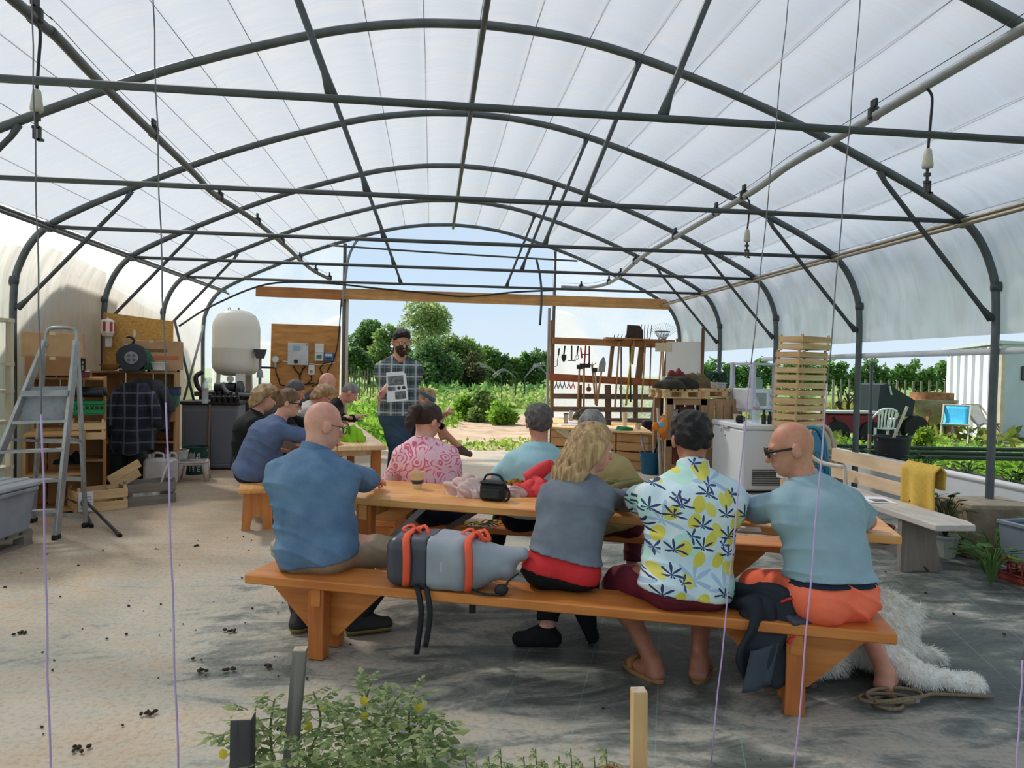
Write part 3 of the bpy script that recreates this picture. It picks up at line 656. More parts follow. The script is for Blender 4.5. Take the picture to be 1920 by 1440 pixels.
def do_hair(A, kind, mat):
    D, hf, hr, hu, HR, hs, root, h = (A[k] for k in ('D', 'hf', 'hr', 'hu', 'HR', 'hs', 'root', 'h'))
    at = lambda x, y, z: D + (hr * x + hf * y + hu * z) * hs
    cap = [('e', at(0, -.008, .024), np.array((.078, .098, .100)) * hs, HR)]
    n1 = unit(hf * .66 - hu); nz = lambda a, fq=60: (lambda p: a * np.sin(p[:, 0] * fq + 2 * np.sin(p[:, 2] * 31)) * np.sin(p[:, 1] * fq + 2 * np.sin(p[:, 0] * 27)) * np.sin(p[:, 2] * fq * .7))
    if kind == 'short': sdf_ob('hair', cap, mat, root, min(h, .008), .012, .02, clips=[(at(0, 0, -.006), n1)], disp=nz(.006))
    elif kind == 'thick': sdf_ob('hair', cap + [('e', at(0, .0, .07), np.array((.075, .09, .055)) * hs, HR)], mat, root, min(h, .008), .016, .02, clips=[(at(0, 0, -.012), n1)], disp=nz(.011, 85))
    elif kind == 'quiff': sdf_ob('hair', cap + [('e', at(0, .03, .085), np.array((.066, .075, .040)) * hs, HR)], mat, root, min(h, .007), .010, .02, clips=[(at(0, .0, .004), n1)], disp=nz(.006, 75))
    elif kind == 'fringe': sdf_ob('hair', cap, mat, root, min(h, .008), .005, .02, clips=[(at(0, 0, -.01), unit(hf * .5 - hu)), (at(0, -.01, .075), unit(hu + hf * .35))], disp=nz(.002))
    elif kind == 'crop': sdf_ob('hair', cap, mat, root, min(h, .008), .006, .02, clips=[(at(0, 0, -.004), n1)], disp=nz(.0025))
    elif kind == 'bob':
        pr = cap + [('c', at(s * .062, -.03, .02), at(s * .066, -.03, -.075), .045 * hs, .034 * hs) for s in (-1, 1)] + [('c', at(0, -.06, 0), at(0, -.07, -.085), .06 * hs, .045 * hs), ('e', at(0, .03, .075), np.array((.075, .07, .045)) * hs, HR)]
        sdf_ob('hair', pr, mat, root, min(h, .008), .014, .03, clips=[(at(0, .062, .06), unit(hf - hu * .75))], disp=nz(.008, 50))
    elif kind == 'bun' or kind == 'pony':
        sdf_ob('hair', cap, mat, root, min(h, .008), .013, .02, clips=[(at(0, 0, -.012), n1)], disp=nz(.005, 70))
        if kind == 'bun':
            sdf_ob('bun', [('e', at(0, -.115, .045), (.05, .045, .05)), ('e', at(.02, -.12, .07), (.035, .03, .03))], mat, root, .008, 0, .02, disp=nz(.008, 80))
        else:
            sdf_ob('ponytail', [('c', at(0, -.10, .05), at(0, -.135, .02), .025, .04), ('c', at(0, -.135, .02), at(.01, -.15, -.07), .046, .036), ('c', at(.01, -.15, -.07), at(.03, -.145, -.14), .036, .012)], mat, root, .008, 0, .02, disp=nz(.009, 75))
            B().lathe([(.030, -.008), (.034, 0), (.030, .008)], at(0, -.115, .045), 12, hf).ob('hair_tie', P((40, 24, 24), .6), root, smooth=True)
    elif kind == 'long':
        pr = cap + [('c', at(0, -.05, .02), at(0, -.085, -.16), .075 * hs, .085 * hs, hr, 1.25), ('c', at(0, -.085, -.16), at(-.02, -.13, -.28), .075, .05, hr, 1.5)] + [('c', at(s * .064, -.015, .02), at(s * .066, -.03, -.15), .042, .035) for s in (-1, 1)]
        strand = lambda p: .006 * np.sin((p @ np.asarray(hr, np.float32)) * 120 + 3 * np.sin(p[:, 2] * 22)) + .003 * np.sin((p @ np.asarray(hr, np.float32)) * 260 + 2 * np.sin(p[:, 2] * 31))
        sdf_ob('hair', pr, mat, root, .008, .010, .035, clips=[(at(0, .060, .05), unit(hf - hu * .6))], disp=strand)
        for k in range(22):
            a = -1 + 2 * k / 21; x0 = a * .105; y0 = -.135 + .05 * abs(a); ln = .16 + .10 * random.random()
            p0 = at(x0 * .8, y0 + .02, -.10); pts = []
            for q in range(9):
                tt = q / 8; pts.append(at(x0 * (1 + .15 * tt) + .014 * math.sin(5 * tt + k), y0 - .035 * tt + .012 * math.cos(6 * tt + k * 2), -.10 - ln * tt))
            B().tube(catmull(pts, 3), [.013 * (1 - .85 * (q / 24) ** 2) for q in range(25)], 6, flat=.6).ob('lock', mat, root, smooth=True)
def specs(A, mat, lens, dark=True, name='glasses'):
    D, hf, hr, hu, hs, root = (A[k] for k in ('D', 'hf', 'hr', 'hu', 'hs', 'root'))
    at = lambda x, y, z: D + (hr * x + hf * y + hu * z) * hs
    b = B(); L = B()
    for s in (-1, 1):
        ring = [at(s * .034 + .026 * math.cos(a), .112, .0 + .021 * math.sin(a)) for a in [2 * PI * k / 16 for k in range(16)]]
        b.tube(ring, .0028 if not dark else .004, 5, closed=True); b.tube([at(s * .058, .112, .008), at(s * .078, .09, .010), at(s * .087, .0, .008), at(s * .084, -.018, -.004)], .0055 if dark else .0024, 5)
        L.add(ring, [tuple(range(16))])
    b.tube([at(-.010, .113, .004), at(0, .116, .008), at(.010, .113, .004)], .003, 5)
    g = b.ob(name, mat, root, smooth=True); L.ob('lenses', lens, g, solid=.002)
BLK = P((22, 22, 24), .5, .1); GLASSD = P((10, 10, 12), .08, .02, spec=.7); GLASSC = P((235, 240, 242), .05, .0, alpha=.05)
# ================================================================ tables and benches
OR_ = (214, 138, 66); OR2 = (176, 98, 40)
OAKX = WOOD(OR_, OR2, 0, .42, .8); OAKY = WOOD(OR_, OR2, 1, .42, .8); OAKZ = WOOD((198, 118, 54), (160, 86, 36), 2, .45, .8)
PINEX = WOOD((232, 176, 104), (196, 126, 62), 0, .4, .8); PINEY = WOOD((232, 176, 104), (196, 126, 62), 1, .4, .8); PINEZ = WOOD((214, 140, 72), (178, 104, 48), 2, .45, .8)
def trestle(t, x, w, ht, mat, mat2, gl=.62, gb=.14, gh=.27, legw=.072, cleat=None, double=True):
    for s in (-1, 1): B().box((x, s * (w / 2 - legw / 2 - .015), ht / 2), (legw + .012, legw, ht), ch=.004).ob('leg', mat, t)
    if gl: B().prism([(-gl / 2, ht), (gl / 2, ht), (gl / 2, ht - .035), (gb / 2, ht - gh), (-gb / 2, ht - gh), (-gl / 2, ht - .035)], .034, (x, 0, 0), (1, 0, 0), (0, 0, 1)).ob('gusset_board', mat2, t)
    B().box((x, 0, ht - .045), (.05, w - .02, .085)).ob('cleat', mat2, t)
def long_seat(name, label, cat, c, ang, ln, w, h, th, mx, mz, planks=1, inset=.38, **kw):
    t = thing(name, label, cat, c, ang)
    if planks == 1: B().box((0, 0, h - th / 2), (ln, w, th), ch=.006).ob('seat' if cat == 'bench' else 'tabletop', mx, t)
    else:
        pw = w / planks
        for k in range(planks): B().box((0, -w / 2 + pw * (k + .5), h - th / 2), (ln, pw - .004, th), ch=.005).ob('tabletop_plank', mx, t)
    for s in (-1, 1): trestle(t, s * (ln / 2 - inset), w, h - th, mz, mx, **kw)
    return t
A0 = math.degrees(math.atan2(-1.02, 2.96))
long_seat('bench', 'long varnished orange bench with a grey backpack on it', 'bench', (.225, 3.43, 0), A0, 3.10, .28, .41, .048, OAKX, OAKZ, inset=.40)
A1 = math.degrees(math.atan2(-1.165, 2.99))
tb = long_seat('table', 'long varnished orange table with a paper cup and scarves on it', 'table', (.595, 4.125, 0), A1, 3.20, .66, .72, .045, PINEX, OAKZ, 3, inset=.30, gl=.5, gh=.16, legw=.08)
B().beam((-1.22, -.26, .40), (-.95, -.12, .68), .004, .035).ob('folding_stay', GALV, tb, label='grey metal folding stay')
B().beam((-.95, .2, .45), (-.6, .25, .68), .03, .035).ob('folding_stay', P((110, 96, 84), .6), tb)
A2 = math.degrees(math.atan2(-.866, 2.69))
long_seat('bench', 'far orange bench behind the table, carrying a few dandelions', 'bench', (.50, 4.86, 0), A2, 3.05, .27, .41, .045, OAKX, OAKZ, inset=.42)
# the second table and its bench, running away on the left
ta = math.degrees(math.atan2(.977, -.21))
long_seat('table', 'long pale wooden table with the green bag, running away on the left', 'table', (-1.42, 8.38, 0), ta, 3.05, .70, .74, .045, WOOD((240, 206, 160), (214, 166, 112), 0, .4, .8), OAKZ, 3, inset=.32, gl=0, legw=.09)
t = thing('bench', 'orange bench with arch-cut panel legs left of the pale table', 'bench', (-2.22, 8.2, 0), ta)
B().box((0, 0, .40), (3.75, .30, .045), ch=.006).ob('seat', PINEX, t)
def arch_panel(w0, w1, h, aw, ah):
    pts = [(-w0 / 2, 0), (-aw / 2, 0)] + [(-aw / 2 * math.cos(PI * k / 10), ah * math.sin(PI * k / 10)) for k in range(1, 10)] + [(aw / 2, 0), (w0 / 2, 0), (w1 / 2, h), (-w1 / 2, h)]
    return pts
for s in (-1, 1): B().prism(arch_panel(.27, .23, .378, .12, .13), .035, (s * 1.58, 0, 0), (0, 1, 0), (0, 0, 1)).ob('panel_leg', PINEZ, t)
B().box((0, 0, .33), (3.1, .03, .09)).ob('rail', PINEX, t)
# ---- materials of the clothes
def plaid(c0, c1, c2, sc, dark=(24, 30, 36)):
    m, nt, b = newmat('plaid'); L = nt.links.new; v = coords(nt, (1, 1, 1)); s = nt.nodes.new('ShaderNodeSeparateXYZ'); L(v, s.inputs[0])
    def band(o, f, ph, wd):
        a = N(nt, 'Math', operation='MULTIPLY_ADD'); a.inputs[1].default_value = f; a.inputs[2].default_value = ph; L(o, a.inputs[0])
        p = N(nt, 'Math', operation='PINGPONG'); p.inputs[1].default_value = .5; L(a.outputs[0], p.inputs[0])
        q = N(nt, 'MapRange'); q.inputs[1].default_value = wd; q.inputs[2].default_value = wd + .06; q.inputs[3].default_value = 1; q.inputs[4].default_value = 0; L(p.outputs[0], q.inputs[0]); return q.outputs[0]
    nz = N(nt, 'TexNoise', Scale=3.0, Detail=2.0); L(v, nz.inputs['Vector'])
    base = ramp(nt, nz.outputs[0], [(.3, c0), (.7, c0)]); cur = base
    for o, f, ph, wd, col, fac in ((0, sc, .1, .16, dark, .55), (2, sc, .3, .16, dark, .55), (0, sc, .55, .035, c1, .75), (2, sc, .8, .035, c1, .75), (0, sc * 2, .3, .02, c2, .4), (2, sc * 2, .1, .02, c2, .4)):
        k = N(nt, 'Math', operation='MULTIPLY'); k.inputs[1].default_value = fac; L(band(s.outputs[o], f, ph, wd), k.inputs[0])
        mx = N(nt, 'Mix', data_type='RGBA'); L(k.outputs[0], mx.inputs[0]); L(cur, mx.inputs[6]); mx.inputs[7].default_value = lin(col); cur = mx.outputs[2]
    L(cur, b.inputs['Base Color']); b.inputs['Roughness'].default_value = .85; return m
def blobs(nt, v, sc, rot, shape, seedoff, sel, R, star=0):
    """mask of scattered print motifs on the x-z plane: ovals (star=0) or fans of leaves"""
    L = nt.links.new
    s0 = nt.nodes.new('ShaderNodeSeparateXYZ'); L(v, s0.inputs[0]); cb = nt.nodes.new('ShaderNodeCombineXYZ'); L(s0.outputs[0], cb.inputs[0]); L(s0.outputs[2], cb.inputs[1])
    m0 = nt.nodes.new('ShaderNodeMapping'); m0.inputs['Rotation'].default_value = (0, 0, rot); L(cb.outputs[0], m0.inputs[0])
    mp = nt.nodes.new('ShaderNodeMapping'); mp.inputs['Location'].default_value = (seedoff, seedoff * .7, 0); mp.inputs['Scale'].default_value = (sc * shape, sc, 1); L(m0.outputs[0], mp.inputs[0])
    vo = nt.nodes.new('ShaderNodeTexVoronoi'); vo.voronoi_dimensions = '2D'; vo.inputs['Scale'].default_value = 1; vo.inputs['Randomness'].default_value = .75; L(mp.outputs[0], vo.inputs['Vector'])
    df = N(nt, 'VectorMath', operation='SUBTRACT'); L(mp.outputs[0], df.inputs[0]); L(vo.outputs['Position'], df.inputs[1])
    sx = nt.nodes.new('ShaderNodeSeparateXYZ'); L(df.outputs[0], sx.inputs[0]); sc_ = nt.nodes.new('ShaderNodeSeparateColor'); L(vo.outputs['Color'], sc_.inputs[0])
    ln = N(nt, 'VectorMath', operation='LENGTH'); L(df.outputs[0], ln.inputs[0]); r = ln.outputs['Value']
    if star:
        at = N(nt, 'Math', operation='ARCTAN2'); L(sx.outputs[1], at.inputs[0]); L(sx.outputs[0], at.inputs[1])
        ma = N(nt, 'Math', operation='MULTIPLY_ADD'); ma.inputs[1].default_value = star / 2; L(at.outputs[0], ma.inputs[0]); L(sc_.outputs[1], ma.inputs[2])
        co = N(nt, 'Math', operation='COSINE'); L(ma.outputs[0], co.inputs[0]); ab = N(nt, 'Math', operation='ABSOLUTE'); L(co.outputs[0], ab.inputs[0]); pw = N(nt, 'Math', operation='POWER'); pw.inputs[1].default_value = 3.2; L(ab.outputs[0], pw.inputs[0])
        rr = N(nt, 'Math', operation='MULTIPLY_ADD'); rr.inputs[1].default_value = R; rr.inputs[2].default_value = .03; L(pw.outputs[0], rr.inputs[0])
        # drop the lower half of the fan on most motifs
        lt = N(nt, 'Math', operation='LESS_THAN'); L(r, lt.inputs[0]); L(rr.outputs[0], lt.inputs[1])
        up_ = N(nt, 'Math', operation='GREATER_THAN'); L(sx.outputs[1], up_.inputs[0]); up_.inputs[1].default_value = -.12
        mm = N(nt, 'Math', operation='MULTIPLY'); L(lt.outputs[0], mm.inputs[0]); L(up_.outputs[0], mm.inputs[1]); o = mm.outputs[0]
    else:
        lt = N(nt, 'Math', operation='LESS_THAN'); L(r, lt.inputs[0]); lt.inputs[1].default_value = R; o = lt.outputs[0]
    se = N(nt, 'Math', operation='LESS_THAN'); L(sc_.outputs[0], se.inputs[0]); se.inputs[1].default_value = sel
    ml = N(nt, 'Math', operation='MULTIPLY'); L(o, ml.inputs[0]); L(se.outputs[0], ml.inputs[1]); return ml.outputs[0]
def printmat(name, ground, layers, rough=.7):
    m, nt, b = newmat(name); L = nt.links.new; v = coords(nt)
    nz = N(nt, 'TexNoise', Scale=7.0, Detail=2.0); L(v, nz.inputs['Vector'])
    wv = N(nt, 'VectorMath', operation='MULTIPLY_ADD'); L(nz.outputs['Color'], wv.inputs[0]); wv.inputs[1].default_value = (.03, .03, .03); L(v, wv.inputs[2])
    cur = ramp(nt, nz.outputs[0], ground)
    for (sc, rot, shape, so_, sel, R, star, col) in layers:
        mk = blobs(nt, wv.outputs[0], sc, rot, shape, so_, sel, R, star)
        mx = N(nt, 'Mix', data_type='RGBA'); L(mk, mx.inputs[0]); L(cur, mx.inputs[6]); mx.inputs[7].default_value = lin(col); cur = mx.outputs[2]
    L(cur, b.inputs['Base Color']); b.inputs['Roughness'].default_value = rough; return m
HAWAII = printmat('flowered', [(.35, (206, 226, 228)), (.5, (190, 214, 224)), (.65, (214, 226, 226))], [
    (5.2, .3, 1.0, 3.3, .60, .46, 7, (158, 184, 210)), (6.5, 0, .8, 1.2, .35, .33, 0, (176, 216, 204)),
    (7.0, .5, 1.5, .4, .62, .27, 0, (206, 196, 74)), (7.4, -.6, 1.55, 7.7, .5, .27, 0, (212, 204, 92)),
    (9.6, .2, .9, 5.1, .62, .46, 7, (34, 48, 92)), (10.4, 1.2, 1.1, 9.3, .30, .42, 5, (48, 64, 112))])
def paisley():
    m, nt, b = newmat('paisley'); L = nt.links.new; v = coords(nt, (1, .4, 1))
    nz = N(nt, 'TexNoise', Scale=9.0, Detail=1.0); L(v, nz.inputs['Vector']); wv = N(nt, 'VectorMath', operation='MULTIPLY_ADD'); L(nz.outputs['Color'], wv.inputs[0]); wv.inputs[1].default_value = (.09, .09, .09); L(v, wv.inputs[2])
    vo = nt.nodes.new('ShaderNodeTexVoronoi'); vo.inputs['Scale'].default_value = 11; L(wv.outputs[0], vo.inputs['Vector'])
    mu = N(nt, 'Math', operation='MULTIPLY'); mu.inputs[1].default_value = 26; L(vo.outputs['Distance'], mu.inputs[0]); si = N(nt, 'Math', operation='SINE'); L(mu.outputs[0], si.inputs[0])
    c1 = ramp(nt, si.outputs[0], [(.35, (236, 196, 206)), (.55, (222, 96, 126))])
    n2 = N(nt, 'TexNoise', Scale=14.0, Detail=1.0); L(v, n2.inputs['Vector'])
    mk = ramp(nt, n2.outputs[0], [(.40, (0, 0, 0)), (.47, (1, 1, 1))])
    mx = N(nt, 'Mix', data_type='RGBA'); L(mk, mx.inputs[0]); mx.inputs[6].default_value = lin((238, 190, 202)); L(c1, mx.inputs[7])
    L(mx.outputs[2], b.inputs['Base Color']); b.inputs['Roughness'].default_value = .8; return m
def CLOTH(c, c2=None, rough=.85, bs=160, bump=.12): return P(c, rough, .08, 10, bump, bs, c2=c2, spec=.25)
DENIM = P((106, 136, 164), .85, .1, 7, .25, 220, c2=(78, 108, 140), spec=.2); JEANS = P((64, 84, 104), .85, .12, 6, .2, 200, c2=(46, 64, 84), spec=.2); NAVY = P((30, 38, 54), .8, .1, 6, .15, 160, spec=.2)
BLACKC = CLOTH((26, 27, 30), (18, 19, 22)); KHAKI = CLOTH((174, 158, 132), (150, 134, 110)); GREYJ = CLOTH((122, 130, 140), (104, 112, 124)); MAROON = CLOTH((112, 38, 54), (92, 30, 44)); CORAL = CLOTH((253, 126, 94), (246, 110, 78))
TEEB = CLOTH((150, 176, 186), (138, 164, 176)); TEEL = CLOTH((166, 206, 214), (150, 192, 202)); SLATE = CLOTH((94, 110, 144), (80, 96, 128)); CREAM = CLOTH((214, 208, 198), (190, 184, 174)); BEIGE = CLOTH((176, 160, 112), (158, 142, 98)); REDC = CLOTH((206, 50, 54), (190, 42, 48)); DKB = CLOTH((34, 44, 62))
LEATHER = P((44, 42, 42), .6, .15, 20); RUBBER = P((30, 30, 30), .7); SUEDE = P((156, 116, 76), .8, .12, 20, c2=(130, 94, 58))
HBLOND = P((218, 182, 130), .45, .2, 15, .5, 90, c2=(124, 90, 60), stretch=(3.0, 3.0, .35)); HBROWN = HAIR((70, 44, 32), (40, 24, 18)); HBLACK = HAIR((24, 21, 20), (9, 8, 8)); HGREY = HAIR((112, 106, 104), (62, 58, 58)); HSILV = HAIR((160, 158, 156), (104, 102, 102)); HSAND = HAIR((196, 164, 120), (134, 100, 66)); HSTUB = P((120, 94, 80), .6, .12, 30)
def stitch_line(A, z, wd, mat): pass
# ---- 1 the man in denim
def x1(A):
    specs(A, P((70, 40, 34), .4), GLASSC, False)
    s, T, up, rs, fs, b = A['root'], A['T'], A['up'], A['rs'], A['fs'], B()
    sdf_ob('collar', [('c', A['NB'] - A['up'] * .02, A['NB'] + (A['D'] - A['NB']) * .30, .086, .078)], DENIM, s, .008, .004, .02, clips=[(A['NB'] + (A['D'] - A['NB']) * .34, unit(A['D'] - A['NB']))])
    seam = [('c', A['C'], A['T'], .114 * 1.14, .074 * 1.14, A['rs'], 1.52)] + [('c', A['NB'] - A['up'] * .015, A['SJ'][i], .048, .052 * 1.14) for i in (0, 1)]
    sdf_ob('yoke_seam', seam, P((52, 78, 108), .85, .1), s, .006, .0215, .034, clips=[(A['T'] - A['up'] * .068, -A['up']), (A['T'] - A['up'] * .054, A['up']), (A['T'] - A['fs'] * .02, A['fs'])])
    B().box(A['KN'][1] - Vector((-.02, -.078, .0)), (.022, .01, .055), (10, 0, 10)).ob('pocket_tab', BLK, s)
    for i in (0, 1): sdf_ob('sock', [('c', A['AN'][i], A['AN'][i].lerp(A['KN'][i], .42), .040, .052, None, 1.0, True)], BLK, s, .009, .006)
person('bald person in a blue denim shirt and khaki trousers at the end of the bench', (-.93, 3.93, .515), (-.94, 4.10, 1.165), 12, 62, 14, 0, hands=[(-1.02, 4.62, .76), (-.66, 4.60, .77)], elbow=[None, (1, -.1, -.35)],
       feet=[(-1.06, 4.13, 0), (-.72, 4.06, 0)], knee=[(-.5, 1, .6), (1, .55, .5)], foot_dir=[(-.05, 1, 0), (1, .25, 0)], b=1.14, sw=.20, h=.008, hs=1.08, skin=SKINP, shirt=DENIM, sleeve=1.75, hem=-.055, pants=KHAKI, plen=1.12, shoes=('shoe', LEATHER, P((150, 130, 60), .7)), wr=.008, bow=.05, extras=x1, bel=.02)
# ---- 2 the blonde woman
def x2(A): pass
person('person with long blonde hair, grey jumper and red shirt hem on the bench', (.33, 3.52, .515), (.52, 3.70, 1.095), 16, 78, 12, hands=[(.42, 4.02, .76), (.64, 4.02, .765)], elbow=[(.2, .3, -1), (1, -.1, -.1)],
       feet=[(.31, 3.80, 0), (.55, 3.86, .10)], foot_dir=[(-1, .12, 0), (.45, -.1, -.9)], b=.86, sw=.148, h=.008, hips=1.12, skin=SKINP, shirt=GREYJ, sleeve=1.8, hem=.05, pants=BLACKC, plen=1.86, shoes=('shoe', BLACKC), hair='long', hairmat=HBLOND, bow=.045, wr=.007, band=(REDC, -.045, .12))
# ---- 3 the flowered shirt
def x3(A):
    s = A['root']; sdf_ob('collar', [('c', A['NB'] - A['up'] * .02, A['NB'] + (A['D'] - A['NB']) * .34, .085, .074)], HAWAII, s, .008, .004, .02, clips=[(A['NB'] + (A['D'] - A['NB']) * .38, unit(A['D'] - A['NB']))])
person('dark haired person in a flowered yellow and blue shirt and maroon shorts', (.87, 3.24, .515), (.955, 3.42, 1.165), 4, 8, 16, hands=[(.74, 3.86, .77), (1.16, 3.72, .77)],
       elbow=[(-1, -.3, -.2), (1, -.3, -.2)], feet=[(.76, 3.36, 0), (.99, 3.34, 0)], knee=[(-.42, 1, .6), (.42, 1, .5)], foot_dir=[(-.45, 1, 0), (.55, 1, 0)], b=1.10, sw=.20, h=.008, hs=1.05, skin=SKIND, shirt=HAWAII, sleeve=.72, hem=-.05, pants=MAROON, plen=.9, shoes=('sandal', SUEDE, SUEDE), hair='thick', hairmat=HBLACK, wr=.005, bow=.03, extras=x3)
# ---- 4 coral shorts
def x4(A):
    specs(A, BLK, GLASSD, True, 'sunglasses')
person('bald person in sunglasses, grey-blue T-shirt and coral shorts on the bench end', (1.48, 3.05, .515), (1.40, 3.27, 1.145), -14, -72, 14, hands=[(1.36, 3.62, .76), (1.72, 3.58, .76)],
       elbow=[(-1, .1, -.1), (1, -.2, -.3)], feet=[(1.50, 3.28, 0), (1.84, 3.15, 0)], knee=[(-.5, 1, .6), (.32, 1, .4)], foot_dir=[(-.2, 1, 0), (.75, .75, 0)], b=1.06, sw=.20, h=.008, hs=1.04, skin=SKIN, shirt=TEEB, sleeve=.74, hem=.06, pants=CORAL, plen=1.04, shoes=('sandal', P((104, 92, 82), .7), P((66, 56, 52), .7)), wr=.010, bow=.045, extras=x4, band=(DKB, .035, .12), hips=1.12)
# ---- 5-7 the three on the far bench
def x5(A): specs(A, BLK, GLASSD, True, 'sunglasses')
person('person with dark ponytail and pink paisley blouse on the far bench', (-.26, 5.06, .51), (-.36, 5.14, 1.12), -4, 52, 24, hands=[(-.46, 5.42, .62), (-.22, 5.42, .62)], elbow=[(-1, -.5, -.3), (.5, -.2, -1)],
       feet=[(-.45, 5.5, 0), (-.1, 5.5, 0)], b=.98, sw=.18, h=.009, skin=SKINP, shirt=paisley(), sleeve=1.25, hem=.10, pants=NAVY, plen=1.8, shoes=('shoe', LEATHER), hair='pony', hairmat=HBROWN, bow=.03, wr=.004, extras=x5, hips=1.08)
person('person with short grey hair and pale turquoise T-shirt on the far bench', (.36, 4.87, .51), (.42, 4.97, 1.125), 2, -4, 6, hands=[(.20, 5.28, .60), (.52, 5.24, .60)], elbow=[(-1, -.5, -.3), (1, -.5, -.3)],
       feet=[(.15, 5.35, 0), (.5, 5.3, 0)], b=1.0, sw=.178, h=.009, shirt=TEEL, sleeve=.62, hem=-.01, pants=BLACKC, plen=1.8, shoes=('shoe', LEATHER), hair='thick', hairmat=HGREY, bow=.025, wr=.0035, hips=1.1)
def x7(A):
    specs(A, CREAM, GLASSD, True, 'sunglasses')
    B().lathe([(.011, -.002), (.014, 0), (.011, .002)], A['D'] + A['hr'] * .086 - A['hu'] * .062, 12, A['hf']).ob('earring', P((60, 50, 50), .3, metal=.5), A['root'])
person('person with silver-streaked hair and beige top, behind the blonde person', (.92, 4.68, .51), (.76, 4.78, 1.105), 20, 40, 14, hands=[(.9, 5.1, .6), (1.2, 5.0, .6)], elbow=[None, None],
       feet=[(.72, 4.78, 0), (1.12, 4.98, 0)], foot_dir=[(.3, 1, 0), (.8, .6, 0)], b=1.0, sw=.18, h=.009, skin=SKIN, shirt=BEIGE, sleeve=1.5, hem=-.03, pants=CLOTH((92, 36, 48)), plen=1.86, shoes=('shoe', P((170, 170, 168), .8), P((220, 218, 212), .7)), hair='short', hairmat=HSILV, bow=.03, extras=x7)
# ---- 8 the speaker
p8 = aty(752, 641, 7.6)
def x8(A):
    D, hf, hr, hu, root = A['D'], A['hf'], A['hr'], A['hu'], A['root']; hs = A['hs']
    sdf_ob('beard', [('e', D + hf * .034 - hu * .062, np.array((.062, .070, .070)), A['HR']), ('c', D + hf * .07 - hu * .1, D + hf * .06 - hu * .125, .035, .022), ('c', D + hf * .098 + hr * .024 - hu * .048, D + hf * .098 - hr * .024 - hu * .048, .012, .012)], HAIR((64, 38, 28), (36, 20, 16)), root, .006, .006, .02,
           clips=[(D - hu * .036, unit(hu - hf * .25))], cut=[('e', D + hf * .125 - hu * .064, (.022, .03, .010))], disp=lambda p: .002 * np.sin(p[:, 0] * 160) * np.sin(p[:, 2] * 140))
    specs(A, P((110, 84, 60), .4), GLASSC, False)
    B().box(A['NB'] + A['fs'] * .085 - A['up'] * .10, (.07, .02, .10), (12, 0, 0), ch=.008).ob('undershirt', BLK, root)
    for s in (-1, 1): B().prism([(0, 0), (.07 * s, -.015), (.062 * s, -.075), (.012 * s, -.10)][::s], .012, A['NB'] + A['fs'] * .075 - A['up'] * .03 + A['rs'] * .02 * s, A['rs'] * 1, A['up'] - A['fs'] * -.3).ob('collar_flap', PLAID, root)
    B().box(A['H'] + A['up'] * .10 + A['f'] * .0, (.30, .22, .035), ch=.01).ob('belt', P((40, 34, 30), .5), root)
PLAID = plaid((88, 100, 104), (184, 190, 190), (140, 150, 150), 8.0, (30, 38, 44))
person('standing bearded person in a plaid shirt and dark jeans, holding up printed sheets', (p8.x - .02, 7.62, .985), (p8.x, 7.60, p8.z), 172, 158, 10, hands=[(p8.x + .30, 7.66, 1.06), (aty(716, 738, 7.32))][::-1], elbow=[(-1, .35, -.25), (.6, .8, -.4)],
       feet=[(p8.x - .13, 7.60, 0), (p8.x + .10, 7.66, 0)], knee=[(0, -1, 0), (0, -1, 0)], foot_dir=[(-.3, -1, 0), (.3, -1, 0)], b=1.10, sw=.195, h=.009, hs=1.05, leg=.455, pose='stand', shirt=PLAID, sleeve=1.25, hem=.0, pants=JEANS, plen=1.95, shoes=('shoe', LEATHER), hair='quiff', hairmat=HBLACK, bow=.0, arm=1.05, wr=.004, palm=[(1, 0, 0), None], extras=x8)
# ---- 9 the reader with a headband
p9 = aty(800, 748, 9.0)
def x9(A):
    D, hu, hf = A['D'], A['hu'], A['hf']
    sdf_ob('headband', [('e', D + hu * .02 - hf * .008, np.array((.078, .098, .099)), A['HR'])], P((70, 100, 120), .8), A['root'], .009, .018, .02, clips=[(D + hu * .055, hu), (D + hu * .005, -hu)])
person('seated person in a blue headband reading a sheet by the doorway', (p9.x - .22, 9.0, .50), tuple(p9), 78, 82, 32, hands=[aty(832, 778, 8.85), aty(836, 775, 9.1)], elbow=[None, None],
       feet=[(p9.x + .25, 9.1, 0), (p9.x + .42, 9.0, .42)], foot_dir=[(1, 0, 0), (1, 0, -.3)], knee=[None, (.8, 0, 1)], b=.94, sw=.17, h=.011, shirt=DKB, sleeve=.3, hem=-.04, pants=JEANS, plen=1.35, shoes=('shoe', P((90, 70, 56), .7)), hair='bun', hairmat=HSAND, bow=.05, extras=x9)
t = thing('stool', 'low wooden stool under the reader in the headband', 'stool', (p9.x - .22, 9.0, 0)); B().cyl((0, 0, .36), (0, 0, .40), .17, n=20).ob('seat', PINEX, t)
for k in range(3): a = k * 2.1; B().cyl((.10 * math.cos(a), .10 * math.sin(a), .36), (.16 * math.cos(a), .16 * math.sin(a), 0), .02, n=8).ob('leg', PINEZ, t)
